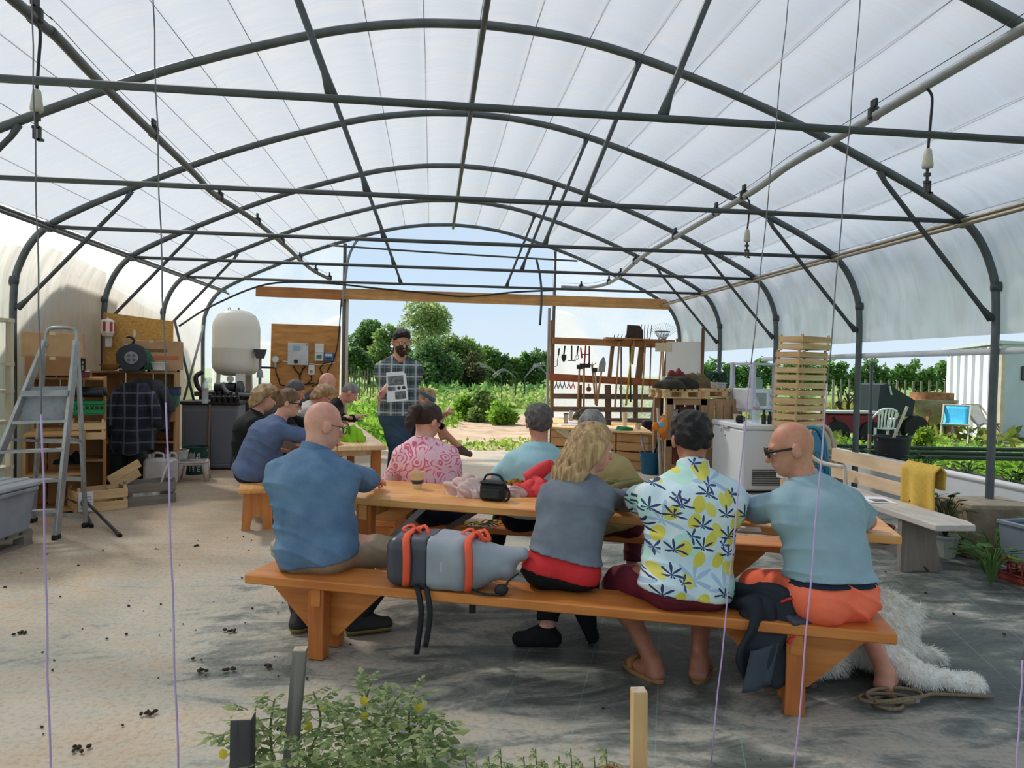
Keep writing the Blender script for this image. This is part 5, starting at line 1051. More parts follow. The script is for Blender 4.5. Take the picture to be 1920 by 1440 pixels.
# jackets
def garment(label, c, w, h, mat, rz, depth=.16, nf=5, hood=None, sleeve=True):
    t = thing('hanging_jacket', label, 'jacket', c, rz)
    def fn(u, v):
        a = u * 2 * PI; wd = w / 2 * (.55 + .5 * min(1, v * 2.2) ** .7) * (1 + .05 * math.sin(nf * 2 * a + 3 * v)); dp = depth / 2 * (1 + .25 * math.sin(nf * a + v * 4)); sh = .06 * math.sin(v * 5)
        return (math.cos(a) * wd + sh * .2, math.sin(a) * dp, -h * v - .03 * math.sin(a * 3) * v)
    b = B(); b.grid(fn, 41, 22); b.ob('coat_body', mat, t, smooth=True)
    if sleeve:
        for s in (-1, 1): B().tube(catmull([(s * w * .34, -.02, -.12), (s * w * .52, -.05, -.30), (s * w * .55, -.06, -h * .62)], 5), [.075 - .002 * k for k in range(11)], 10).ob('sleeve', mat, t, smooth=True)
    return t
PLD2 = plaid((26, 31, 48), (96, 102, 116), (46, 52, 70), 7.0, (14, 18, 30))
garment('dark blue plaid padded jacket hanging from the box shelf', aty(252, 718, 8.75), .44, .80, PLD2, 10, .26)
garment('plain charcoal coat hanging behind the plaid jacket', aty(275, 712, 9.05), .50, .62, P((52, 54, 60), .8, .1), 10, .2)
garment('blue raincoat with an orange edge hanging left of the plaid jacket', aty(226, 730, 8.85), .22, .55, P((40, 62, 120), .6, .1), 10, .14, sleeve=False)
t = thing('rain_trousers', 'dark green waterproof trousers hanging below the plaid jacket', 'trousers', aty(240, 835, 9.0))
for s in (-1, 1): B().tube([(s * .10, 0, .1), (s * .11, .02, -.2), (s * .12, 0, -.42)], [.11, .10, .09], 12).ob('leg', P((40, 54, 48), .6, .15), t, smooth=True)
# things on the shelf tops
def onY(pxx, py, Y): return aty(pxx, py, Y)
def carton(label, c, w, d, h, rz, mat=CARD, stripe=None, flaps=False):
    t = thing('cardboard_box', label, 'box', c, rz); B().box((0, 0, h / 2), (w, d, h), ch=.004).ob('carton', mat, t)
    B().box((0, -d / 2 - .001, h - .01), (.05, .002, .03)).ob('tape', P((206, 186, 150), .4), t); B().box((0, 0, h + .001), (.05, d, .002)).ob('tape', P((206, 186, 150), .4), t)
    if stripe:
        B().box((0, -d / 2 - .002, h * .42), (w * .96, .003, h * .13)).ob('printed_stripe', stripe, t); B().box((.02, -d / 2 - .002, h * .66), (w * .5, .003, h * .1)).ob('printed_mark', P((120, 92, 64), .8), t)
    return t
carton('cardboard box with an orange stripe on the taller box shelf', onY(288, 693, 9.5), .64, .4, .36, 12, CARD, P((196, 106, 66), .8))
carton('cardboard box on the shelf behind the ladder hoop', (-4.17, 7.75, 1.345 + .19), .52, .36, .24, 22)
carton('smaller dark cardboard box below the ladder hoop', (-4.17, 7.75, 1.345), .46, .36, .185, 22, CARDD)
def reel():
    c = onY(248, 692, 9.18); t = thing('hose_reel', 'black plastic cable reel standing on the taller box shelf', 'reel', (c.x, c.y, 1.385), 14); r = .165
    for y in (-.07, .07): B().lathe([(.03, -.008), (r, -.008), (r + .006, 0), (r, .008), (.03, .008)], (0, y, r), 32, (0, 1, 0)).ob('flange', P((44, 48, 54), .4, .08), t, smooth='a')
    B().cyl((0, -.07, r), (0, .07, r), r * .55, n=24).ob('drum', P((60, 100, 84), .6, .2, 40), t, smooth=True)
    B().lathe([(.075, 0), (.075, .008), (.065, .010)], (0, -.088, r), 24, (0, 1, 0)).ob('hub', P((150, 152, 154), .4), t, smooth='a')
    for k in range(4): a = PI / 4 + k * PI / 2; B().cyl((.038 * math.cos(a), -.091, r + .038 * math.sin(a)), (.038 * math.cos(a), -.095, r + .038 * math.sin(a)), .017).ob('socket', P((96, 98, 100), .5), t)
    B().tube(catmull([(.0, -.02, r * 2), (.02, -.02, r * 2 + .05), (-.03, -.02, r * 2 + .09), (-.06, -.03, r * 2 + .08)], 4), .014, 8).ob('handle', BLKP, t, smooth=True); B().box((0, 0, .01), (.26, .2, .02)).ob('foot', BLKP, t)
    for k in range(10): B().tube(catmull([(r * .6 + .01 * k, .0 + .012 * k, r + .1), (r * .9 + .012 * k, .012 * k, r - .02), (r * .8 + .016 * k, -.02 + .01 * k, .02)], 4), .007, 5).ob('hose_loop', P((66, 122, 96), .5), t, smooth=True)
reel()
plastic_crate('small black lattice crate on the box shelf behind the ladder', (-4.12, 8.0, 1.325), 22, .24, .2, .20, BLKP)
t = thing('storage_bin', 'blue bin standing behind the ladder rail on the shelf', 'bin', (-4.32, 7.98, 1.325), 22); B().box((0, 0, .09), (.12, .22, .18), ch=.012).ob('bin_wall', P((44, 110, 196), .4), t); B().box((0, 0, .182), (.13, .23, .014), ch=.004).ob('bin_rim', P((40, 100, 180), .4), t)
t = thing('tray', 'dark red plastic tray on the front edge of the box shelf', 'tray', (-4.05, 7.93, 1.325), 22); RD = P((120, 32, 44), .4)
B().box((0, 0, .008), (.26, .12, .016)).ob('tray_floor', RD, t)
for s in (-1, 1): B().box((0, s * .06, .035), (.26, .012, .055), ch=.004).ob('tray_side', RD, t); B().box((s * .13, 0, .035), (.012, .12, .055), ch=.004).ob('tray_side', RD, t)
t = thing('bowl', 'shallow wooden bowl beside the cable reel', 'bowl', onY(207, 692, 9.1) + Vector((0, 0, -.015))); B().lathe([(.05, 0), (.09, .02), (.125, .075), (.118, .075), (.085, .028), (.0, .014)], n=24).ob('bowl_wall', P((176, 126, 66), .5, .15), t, smooth='a'); B().lathe([(.05, -.004), (.05, .004)], n=20).ob('foot_ring', P((150, 104, 52), .5), t)
t = thing('white_pot', 'white plastic pot beside the striped cardboard box', 'pot', onY(298, 694, 9.2)); B().lathe([(.065, 0), (.09, .095), (.095, .1), (.084, .1), (.06, .01)], n=20).ob('pot_wall', WHT, t, smooth='a'); B().lathe([(.097, .09), (.097, .1)], n=20).ob('pot_rim', WHT, t)
jar('small white jar lying near the red tray', (-3.98, 8.02, 1.325), .035, .08, WHT, P((200, 200, 196), .5), 'small_jar')
# lantern and boards on the post
c = aty(202, 615, 9.55); t = thing('lantern', 'white and red hexagonal alarm lantern on the hoop leg', 'lantern', c); b = B()
B().lathe([(.03, .115), (.075, .10), (.085, .09), (.085, -.06), (.062, -.105), (.04, -.11)], n=6).ob('housing', IVORY, t)
for k in range(6): a = k * PI / 3 + PI / 6; B().box((.0755 * math.cos(a), .0755 * math.sin(a), .015), (.006, .05, .12), (0, 0, math.degrees(a))).ob('red_window', P((190, 50, 56), .4), t)
B().box((.0, .03, -.17), (.07, .03, .13)).ob('bracket', WHT, t); B().cyl((0, 0, .11), (0, 0, .13), .012).ob('top_knob', IVORY, t)
def osb(): return P((206, 164, 92), .8, .25, 30, .15, 40, c2=(166, 120, 58), stretch=(1, 1, 2.2))
t = thing('particle_board', 'particle board with a hand hole fixed above the left shelf', 'board', aty(262, 640, 9.7), 6); 
B().prism([(-.42, -.36), (.40, -.36), (.40, .27), (-.42, .36)], .018).ob('board', osb(), t); B().prism([(.018 * math.cos(a) - .06, .05 * math.sin(a) + .10) for a in [2 * PI * k / 14 for k in range(14)]], .004, (0, -.011, 0)).ob('hand_hole', P((222, 214, 196), .6), t); B().box((-.41, .015, 0), (.04, .05, .7)).ob('edge_batten', WOOD((170, 130, 84), (140, 100, 60), 2), t)
t = thing('plastic_sleeve', 'transparent sleeve with a printed green and orange leaflet on the particle board', 'leaflet', aty(290, 625, 9.88), 6); B().box((0, 0, 0), (.30, .004, .27), (0, 4, 0)).ob('leaflet', P((226, 230, 234), .25, .03), t)
for k in range(7): B().box((-.05 + .01 * (k % 3), -.0035, .10 - .025 * k), (.07, .001, .008)).ob('text_line', P((120, 130, 120), .7), t)
B().box((.06, -.0035, -.01), (.08, .001, .02)).ob('orange_patch', P((226, 150, 90), .7), t); B().ell((.07, -.003, -.07), (.05, .002, .035), 12, (0, 20, 0)).ob('green_patch', P((70, 160, 110), .7), t)
t = thing('metal_plate', 'dark grey plate with a white bracket under the leaflet', 'plate', aty(250, 645, 9.9), 6); B().box((0, 0, 0), (.18, .01, .12), ch=.004).ob('plate', P((110, 114, 124), .4), t); B().tube(catmull([(-.06, -.015, -.05), (-.06, -.015, .02), (.05, -.015, .02), (.06, -.015, -.05)], 3), .008, 6).ob('bracket', WHT, t, smooth=True)
for k, (x, y, w_, h_, c, lb) in enumerate(((316, 742, .26, .10, (44, 60, 96), 'dark blue tray on the upper board of the taller box shelf'), (322, 762, .15, .14, (46, 110, 84), 'green box in the taller box shelf'), (313, 790, .22, .22, (178, 128, 84), 'brown carton low in the taller box shelf'))):
    t = thing('storage_box', lb, 'box', onY(x, y, 9.22), 12); B().box((0, 0, h_ / 2), (w_, .2, h_), ch=.006).ob('box_wall', P(c, .6, .1), t); B().box((0, 0, h_ + .004), (w_ + .01, .21, .012)).ob('lid', P([q * .8 for q in c], .6, .1), t)
# cans and buckets at the shelf foot
def jerry(label, c, w, d, h, mat, rz=0):
    t = thing('jerrycan', label, 'jerrycan', c, rz); B().box((0, 0, h * .42), (w, d, h * .84), ch=.03).ob('can_body', mat, t, bev=.01); B().cyl((-w * .25, 0, h * .82), (-w * .25, 0, h * .95), .022).ob('cap', mat, t); B().tube(catmull([(-w * .1, 0, h * .83), (0, 0, h * .98), (w * .35, 0, h * .95), (w * .4, 0, h * .82)], 4), .014, 8).ob('handle', mat, t, smooth=True)
jerry('large white jerrycan under the hanging jackets', (-3.62, 8.95, 0), .24, .18, .42, P((206, 202, 196), .5, .1), 14)
jerry('narrow white jerrycan next to the plastic stool', (-3.50, 9.12, 0), .16, .14, .40, P((200, 198, 196), .5, .1), 14)
def bucket(label, c, r, h, mat, name='bucket', handle=True, fill=None, n=28):
    t = thing(name, label, 'bucket', c); B().lathe([(r * .78, 0), (r * .99, h - .02), (r * 1.05, h - .018), (r * 1.05, h), (r * .97, h), (r * .75, .012), (0, .012)], n=n).ob('bucket_wall', mat, t, smooth='a')
    if handle: B().tube([(r * math.cos(a), -.02 - .02 * math.sin(a), h - .03 - .10 * math.sin(a)) for a in [PI * k / 12 for k in range(13)]], .005, 6).ob('handle', GALV, t, smooth=True)
    if fill: B().lathe([(0, h * .86), (r * .9, h * .86), (r * .9, h * .84)], n=n).ob('contents', fill, t)
    return t
bucket('translucent grey bucket behind the jerrycans', (-3.66, 9.72, .0), .17, .36, P((196, 196, 196), .4, .05)); heap('pink_cloth', P((206, 90, 130), .8), (-3.60, 9.33, .0), (.08, .08, .30), 'pink rag between bucket and stool', 'cloth', seed=57, n=18)
t = bucket('dark green bucket with white lettering behind the stool', atz(366, 888), .165, .37, P((16, 70, 58), .5, .08), fill=P((150, 112, 82), .9)); cu = bpy.data.curves.new('lettering', 'FONT')
cu.body = 'mikado'; cu.size = .085; cu.extrude = .001; cu.align_x = 'CENTER'; cu.align_y = 'CENTER'; tmp = bpy.data.objects.new('tmp', cu); COL.objects.link(tmp)
dg = bpy.context.evaluated_depsgraph_get(); me = bpy.data.meshes.new_from_object(tmp.evaluated_get(dg)); bpy.data.objects.remove(tmp)
lo = link(me, 'lettering', P((220, 224, 220), .6), t); lo.location = (.085, -.150, .17); lo.rotation_euler = (math.radians(84), math.radians(-84), math.radians(22)); lo.rotation_euler = (Euler((math.radians(90), 0, math.radians(30))).to_matrix() @ Euler((0, 0, math.radians(90))).to_matrix()).to_euler()
B().grid(lambda u, v: (.158 * math.cos(-2.4 + 1.1 * u) * (.80 + .18 * v), .158 * math.sin(-2.4 + 1.1 * u) * (.80 + .18 * v) - .006, .06 + .24 * v + .02 * math.sin(u * 20)), 14, 6).ob('torn_label', P((190, 196, 194), .7, .3, 12), t, solid=.002)
def stool():
    c = atz(347, 903); t = thing('stool', 'small dirty white plastic step stool on the tarp', 'stool', (c.x + .05, c.y + .15, 0), 12); m = P((206, 196, 190), .5, .15, 8, c2=(170, 158, 148)); B().box((0, 0, .235), (.36, .28, .03), ch=.012).ob('top', m, t); B().box((0, 0, .212), (.35, .27, .03), ch=.01).ob('apron', m, t)
    for x in (-1, 1):
        for y in (-1, 1): B().tube([(x * .14, y * .10, .22), (x * .155, y * .115, .12), (x * .175, y * .13, 0)], [.05, .035, .03], 8).ob('leg', m, t, smooth=True)
    B().box((0, 0, .252), (.30, .22, .006)).ob('grip_mat', P((120, 114, 110), .8), t)
stool()
# ---- grey storage cabinet with the water tank behind
c = atz(392, 881); t = thing('storage_cabinet', 'grey plastic storage cabinet with a black lid, left of the tank', 'cabinet', (c.x, c.y + .22, 0), 2); CG = P((118, 124, 134), .55, .05, 5)
B().box((0, 0, .47), (.76, .44, .90), ch=.012).ob('carcass', CG, t); B().box((0, 0, .02), (.72, .40, .04)).ob('plinth', RUBBER, t); B().box((0, -.01, .945), (.82, .50, .05), ch=.012).ob('lid', P((42, 42, 46), .5), t)
for x in (-.19, .19): d = B().box((x, -.225, .46), (.36, .02, .82), ch=.008).ob('door', CG, t); B().box((x, -.238, .46), (.30, .006, .74), ch=.003).ob('door_panel', P((108, 114, 124), .55, .05), d)
t = thing('plank', 'brown batten leaning on the grey cabinet', 'plank', (c.x - .02, c.y - .03, 0)); B().beam((0, 0, 0), (.02, .02, .94), .05, .03).ob('batten', WOOD((140, 122, 104), (112, 96, 80), 2), t)
TY = 11.6; ta_ = aty(442, 735, TY); t = thing('stand', 'dark stand of stacked boxes carrying the water tank', 'stand', (ta_.x, TY, 0)); B().box((0, 0, .5), (.9, .7, 1.0), ch=.01).ob('stand_box', P((74, 76, 82), .7), t); B().box((0, 0, 1.035), (1.0, .8, .07)).ob('stand_top', P((96, 88, 80), .8), t)
t = thing('water_tank', 'tall ivory pressure tank on legs left of the particle board', 'tank', (ta_.x, TY, 1.07)); TK = P((226, 222, 210), .4, .03, 3); r = px(82, TY) / 2
B().lathe([(.03, .24), (r * .5, .245), (r * .82, .285), (r * .97, .36), (r, .45), (r, .66), (r * 1.006, .668), (r, .676), (r, .98), (r * .95, 1.09), (r * .8, 1.19), (r * .5, 1.255), (.05, 1.275)], n=40).ob('vessel', TK, t, smooth='a')
for k in range(3): a = k * 2 * PI / 3 - PI / 2 + .5; B().beam((r * .78 * math.cos(a), r * .78 * math.sin(a), 0), (r * .72 * math.cos(a), r * .72 * math.sin(a), .42), .14, .02, (math.cos(a), math.sin(a), 0)).ob('leg', TK, t)
B().tube([(-.12 + .0 * k, 0, 1.25) for k in (0,)] + [(-.13, 0, 1.30), (-.10, 0, 1.31), (-.09, 0, 1.25)], .008, 6).ob('lifting_eye', GALV, t); B().cyl((.03, 0, 1.27), (.03, 0, 1.31), .015).ob('valve', GALV, t)
# pump set under the tank
t = thing('pump', 'dark pump with pipes and gauges under the water tank', 'pump', (ta_.x, 11.15, .97)); DK = P((44, 46, 50), .45, .15, 8, metal=.3)
B().cyl((-.18, 0, .16), (.12, 0, .16), .085).ob('motor', DK, t, smooth='a'); B().lathe([(.05, 0), (.11, .03), (.11, .09), (.04, .12)], (.12, 0, .16), 18, (1, 0, 0)).ob('impeller_housing', P((80, 84, 88), .4, metal=.4), t, smooth='a')
B().tube(catmull([(-.30, 0, .10), (-.42, 0, .16), (-.46, 0, .32), (-.38, .05, .40)], 5), .035, 10).ob('inlet_pipe', DK, t, smooth=True); B().tube(catmull([(-.05, -.08, .24), (.0, -.12, .14), (.12, -.14, .08), (.45, -.14, .07), (.75, -.14, .08)], 5), .03, 10).ob('corrugated_hose', P((126, 130, 134), .5), t, smooth=True)
B().box((0, 0, .03), (.5, .25, .06)).ob('base_plate', DK, t); B().lathe([(.05, -.02), (.055, 0), (.05, .02)], (.05, -.05, .30), 16, (0, 1, 0)).ob('gauge', P((210, 210, 206), .3), t, smooth='a')
t = thing('filter_column', 'tall slim filter valve column right of the water tank', 'valve', aty(487, 735, 11.4)); b = B(); B().tube([(0, 0, 0), (0, 0, .6)], .022, 10).ob('stem', P((120, 122, 126), .4), t); B().lathe([(.05, .22), (.045, .3), (.03, .34)], n=12).ob('valve_body', P((150, 152, 156), .4), t, smooth='a'); B().add([(x * (.05 if z < .6 else .09), y * .05, z) for z in (.52, .66) for x, y in ((-1, -1), (1, -1), (1, 1), (-1, 1))], [(3, 2, 1, 0), (4, 5, 6, 7), (0, 1, 5, 4), (1, 2, 6, 5), (2, 3, 7, 6), (3, 0, 4, 7)]).ob('funnel', P((58, 60, 64), .5), t); B().cyl((0, 0, .38), (.22, 0, .38), .016).ob('side_pipe', DK, t)
for k in range(5):
    c2 = atz(396 + 11 * k, 756, .97); t = thing('black_bottle', 'squat black bottle on the grey cabinet, %s from the left' % ('first', 'second', 'third', 'fourth', 'fifth')[k], 'bottle', c2 + Vector((0, .1, 0)), group='black bottles on the grey cabinet'); B().lathe([(.034, 0), (.038, .01), (.038, .08), (.018, .10), (.018, .125), (.022, .128), (.022, .145)], n=14).ob('bottle_body', P((22, 22, 26), .3), t, smooth='a'); B().lathe([(.023, .128), (.023, .148)], n=12).ob('cap', P((40, 40, 44), .4), t)
CLEAR = P((206, 222, 228), .12, .05, alpha=.42, spec=.6)
def water_bottle(label, c, h=.31, r=.042):
    t = thing('water_bottle', label, 'bottle', c); pr = [(r * .85, 0), (r, .015)]
    for k in range(6): z = .03 + k * h * .09; pr += [(r, z), (r * .93, z + h * .03), (r, z + h * .06)]
    B().lathe(pr + [(r, h * .66), (r * .8, h * .76), (r * .34, h * .90), (r * .32, h * .95)], n=20).ob('bottle_wall', CLEAR, t, smooth=True); B().lathe([(r * .36, h * .94), (r * .36, h), (.001, h)], n=14).ob('cap', P((200, 190, 200), .4), t, smooth='a'); B().lathe([(r * 1.01, h * .5), (r * 1.01, h * .62)], n=20, cap=False).ob('label_band', P((206, 150, 160), .5, alpha=.6), t)
water_bottle('clear water bottle standing on the grey cabinet', atz(381, 757, .97) + Vector((0, .08, 0)), .33)
# metal frame legs left of the tank
t = thing('metal_stand', 'thin grey metal stand left of the grey cabinet', 'stand', (-4.08, 10.2, 0))
for x in (-.08, .3): B().box((x, 0, .7), (.03, .03, 1.4)).ob('upright', GALV, t)
for z in (1.38, .9): B().box((.11, 0, z), (.42, .03, .03)).ob('crossbar', GALV, t)
for k, (a, b_, y) in enumerate((((327, 600), (368, 770), 10.6), ((382, 610), (342, 760), 10.9))): t = thing('lean_pole', ('dark pole leaning left of the water tank', 'grey pole crossing the dark leaning pole')[k], 'pole', aty(*b_, y)); B().tube([(0, 0, 0), aty(*a, y) - aty(*b_, y)], .018, 8).ob('pole', STEELD if k == 0 else GALV, t, smooth=True)
# ---- electric board
YB = 12.75; a_, b2 = aty(508, 605, YB), aty(638, 613, YB); t = thing('electric_board', 'large upright plywood sheet carrying the electric boxes', 'board', ((a_.x + b2.x) / 2, YB, 0)); wb = b2.x - a_.x
B().box((0, 0, (a_.z + b2.z) / 4 + .1), (wb, .02, (a_.z + b2.z) / 2 - .2), (0, .6, 0)).ob('plywood', P((206, 152, 88), .7, .2, 5, c2=(168, 110, 56), stretch=(.6, 1, 3)), t)
for x in (-.5, .5): B().box((x * wb * .9, .03, .75), (.05, .04, 1.5)).ob('support_batten', WBEG, t)
def ebox(label, p0, p1, mat, y=YB - .055, d=.09, cat='box', name='electric_box', parts=()):
    a, b_ = aty(*p0, y), aty(*p1, y); c = (a + b_) / 2; w_, h_ = abs(b_.x - a.x), abs(a.z - b_.z); t = thing(name, label, cat, c); B().box((0, 0, 0), (w_, d, h_), ch=.008).ob('casing', mat, t)
    for (x, z, pw, ph, m, rd) in parts:
        if rd: B().cyl((x * w_, -d / 2, z * h_), (x * w_, -d / 2 - .02, z * h_), pw * w_).ob('dial', m, t)
        else: B().box((x * w_, -d / 2 - .002, z * h_), (pw * w_, .006, ph * h_), ch=.001).ob('panel', m, t)
    return t
ebox('large light grey control box with a black dial on the plywood sheet', (541, 643), (578, 685), P((206, 208, 210), .4), d=.13, parts=[(-.06, .26, .36, .22, P((150, 190, 200), .5), 0), (-.08, -.34, .10, 0, BLK, 1), (.44, .42, .05, .05, P((90, 90, 94), .5), 0), (.44, -.36, .05, .05, P((90, 90, 94), .5), 0)])
ebox('white electricity meter with a green display', (591, 644), (607, 677), P((226, 226, 222), .4), parts=[(0, -.25, .6, .22, P((60, 130, 110), .4), 0), (0, -.02, .96, .02, P((150, 150, 150), .4), 0)])
ebox('blue-fronted charge controller beside the meter', (608, 661), (625, 677), P((70, 110, 160), .4), parts=[(0, .2, .8, .3, P((200, 206, 210), .4), 0), (0, -.2, .6, .2, P((40, 60, 110), .4), 0)])
ebox('small white isolator box under the control box', (579, 684), (590, 703), P((222, 222, 218), .4), parts=[(0, -.15, .4, .3, P((130, 136, 140), .4), 0)])
c = aty(517, 674, YB - .05); t = thing('pressure_gauge', 'round pressure gauge at the left edge of the plywood sheet', 'gauge', c); B().lathe([(.06, -.02), (.065, .0), (.06, .03)], n=20, axis=(0, -1, 0)).ob('case', P((196, 196, 190), .3), t, smooth='a'); B().cyl((0, -.031, 0), (0, -.034, 0), .048, n=20).ob('face', P((226, 226, 222), .3), t); B().cyl((0, -.01, -.06), (0, -.01, -.14), .02).ob('stub', GALV, t)
for k, (pts, lb) in enumerate((([(517, 690), (518, 700), (523, 712), (528, 722), (560, 722), (590, 718)], 'black cable looping from the gauge'), ([(550, 687), (556, 696), (562, 705), (562, 730)], 'black cable bunch below the control box'), ([(572, 687), (566, 696), (562, 712), (562, 735)], 'second black cable below the control box'), ([(640, 560), (634, 640), (625, 675), (617, 690), (606, 712), (585, 724)], 'long black cable falling down the right of the plywood sheet'), ([(583, 704), (584, 712), (575, 720)], 'short cable from the isolator box'), ([(610, 680), (600, 690), (604, 702), (596, 716)], 'cable loop under the meter'), ([(530, 677), (540, 678)], 'white cable between gauge and control box'), ([(580, 681), (600, 684), (628, 680)], 'white conduit right of the control box'))):
    q = catmull([aty(x, y, YB - .04) for x, y in pts], 5); t = thing('cable', lb, 'cable', q[0]); B().tube(q, .011 if k not in (6, 7) else .008, 6).ob('cable_run', BLK if k not in (6, 7) else WHT, t, smooth=True, world=True)
# ================================================================ tool rack, workbench, right-hand side
YR = 13.55
def cR(cx, cy, Y=YR): return aty(1000 + cx * .1736, 600 + cy * .1736, Y)
t = thing('tool_rack', 'wooden tool rack of planks and pallet slats right of the opening', 'rack', (1.95, YR, 0)); o = Vector((1.95, YR, 0))
RK = WOOD((176, 124, 78), (134, 88, 50), 0, .7, .8); RKR = WOOD((168, 96, 56), (130, 68, 38), 0, .7, .8); RKD = WOOD((120, 98, 80), (88, 70, 56), 0, .75, .8); RKZ = WOOD((140, 108, 80), (104, 78, 56), 2, .75, .8)
for (a, b_, h, m) in (((205, 222), (1570, 275), .13, RK), ((170, 615), (1455, 685), .14, RKR), ((220, 822), (1390, 832), .10, RKD), ((220, 962), (1390, 970), .10, RKD), ((220, 1085), (1390, 1090), .10, RKD)): B().beam(cR(*a) - o, cR(*b_) - o, .04, h).ob('cross_plank', m, t)
for (a, b_, w_) in (((205, 0), (205, 1090), .07), ((810, 700), (815, 1090), .12), ((868, 225), (828, 615), .075), ((1190, 240), (1140, 640), .13), ((1465, 300), (1410, 650), .075), ((1110, 700), (1110, 1090), .09), ((510, 700), (505, 960), .07), ((1570, 200), (1570, 1090), .07)): B().beam(cR(*a) - o + Vector((0, .045, 0)), cR(*b_) - o + Vector((0, .045, 0)), w_, .03, (0, 1, 0)).ob('upright_slat', RKZ, t)
B().beam(cR(770, 195) - o, cR(1510, 228) - o, .22, .03).ob('top_shelf', RK, t)
ASH = WOOD((190, 150, 100), (150, 112, 70), 2, .6, .6); IRON = P((58, 56, 56), .5, .15, 12, metal=.5); YEL = P((206, 178, 60), .6); REDP = P((176, 50, 44), .5)
def tool(name, label, a, b_, hm, hr, head=None, y=YR - .06, y2=None):
    p, q = cR(*a, y), cR(*b_, y2 or y); t = thing(name, label, 'tool', p); B().tube([(0, 0, 0), q - p], hr, 7).ob('shaft', hm, t, smooth=True)
    if head: head(t, q - p)
    return t
up_ = Vector((0, 0, 1))
def h_tines(n, L, w_, curl=.04):
    def fn(t, d):
        u = d.normalized()
        for k in range(n): x = (k - (n - 1) / 2) * w_ / max(1, n - 1); B().tube(catmull([(0, 0, 0), Vector((x * .8, 0, 0)) - u * .03, Vector((x, 0, 0)) - u * L * .6, Vector((x, -curl, 0)) - u * L], 3), .008, 5).ob('tine', IRON, t, smooth=True)
    return fn
def h_blade(w_, L, tip=.5, m=None):
    def fn(t, d):
        u = -d.normalized(); s = Vector((1, 0, 0)); B().prism([(-w_ / 2, 0), (w_ / 2, 0), (w_ / 2, L * tip), (w_ * .25, L * .85), (0, L), (-w_ * .25, L * .85), (-w_ / 2, L * tip)][::-1], .006, (0, 0, 0), s, u).ob('blade', m or IRON, t)
    return fn
def h_bar(w_, drop=.04):
    def fn(t, d): B().box((0, -.02, 0), (w_, .016, .018)).ob('head_bar', IRON, t); B().box((0, -.02, -drop), (w_, .008, drop * 1.6)).ob('hoe_blade', IRON, t)
    return fn
def h_basket(t, d):
    for z, r in ((.0, .07), (.16, .15)): B().tube([(r * math.cos(a), r * .5 * math.sin(a), z) for a in [2 * PI * k / 18 for k in range(18)]], .007, 5, closed=True).ob('hoop_ring', IRON, t)
    for k in range(12): a = 2 * PI * k / 12; B().tube([(.07 * math.cos(a), .035 * math.sin(a), 0), (.15 * math.cos(a), .075 * math.sin(a), .16)], .005, 4).ob('rib', IRON, t)
def h_fan(t, d):
    for k in range(15): a = (k - 7) * .13; B().tube([(0, 0, 0), (.32 * math.sin(a), 0, .30 * math.cos(a)), (.36 * math.sin(a), -.03, .33 * math.cos(a))], .0035, 4).ob('rake_tine', GALV, t)
tool('garden_fork', 'brown curly-tined fork, leftmost of the long tools on the right half of the rack', (930, 225), (880, 960), ASH, .018, h_tines(4, .12, .22))
tool('pole', 'plain grey pole next to the curly-tined fork', (950, 290), (945, 1085), P((120, 110, 100), .6), .018)
tool('rake', 'yellow-handled tool leaning across the rack', (1068, 275), (1000, 925), YEL, .02)
tool('pole', 'dark handle behind the yellow-handled tool', (1045, 280), (1050, 885), P((70, 64, 58), .6), .018)
t_ = tool('flat_shovel', 'large square rusty shovel blade standing on top of the rack', (1092, 215), (1070, 480), ASH, .02); p_ = cR(1092, 215, YR - .06)
B().prism([(-.17, 0), (.17, -.02), (.17, .18), (.10, .28), (-.15, .29)], .008).ob('blade', P((66, 50, 42), .7, .2, 12), t_)
tool('pitchfork', 'upright pitchfork with long dark tines on the rack', (1212, 215), (1165, 1000), ASH, .017, h_tines(4, .30, .2, .02))
tool('basket_fork', 'basket-shaped wire tool at the top right of the rack', (1392, 212), (1340, 960), ASH, .016, h_basket)
tool('leaf_rake', 'wire leaf rake fanned above the right end of the rack', (1405, 215), (1385, 830), ASH, .014, h_fan, y=YR - .12)
tool('pole', 'thin reddish rod hanging at the right of the rack', (1272, 265), (1255, 830), P((120, 60, 50), .6), .012)
tool('spade', 'grey spade handle standing at the lower right of the rack', (1305, 870), (1235, 1392), P((130, 134, 138), .5), .026, y=YR - .2)
tool('hoe', 'wooden hoe with angled blade standing left of centre on the rack', (500, 490), (478, 945), ASH, .018, h_bar(.12), y=YR - .1)
tool('hoe', 'pale-handled hoe with wide blade beside the angled hoe', (548, 475), (545, 945), ASH, .02, h_bar(.18), y=YR - .12)
tool('cultivator', 'wooden cultivator with grey claw head on the rack', (635, 490), (675, 915), ASH, .02, h_tines(3, .05, .14), y=YR - .1)
tool('hoe', 'short grey-headed hoe right of the claw cultivator', (662, 522), (690, 820), P((190, 184, 172), .6), .017, h_bar(.10), y=YR - .14)
tool('spade', 'spade with a pale mesh blade and red collar', (735, 560), (682, 930), ASH, .02, h_blade(.13, .30, .55, P((170, 172, 174), .5, .3, 40)), y=YR - .16)
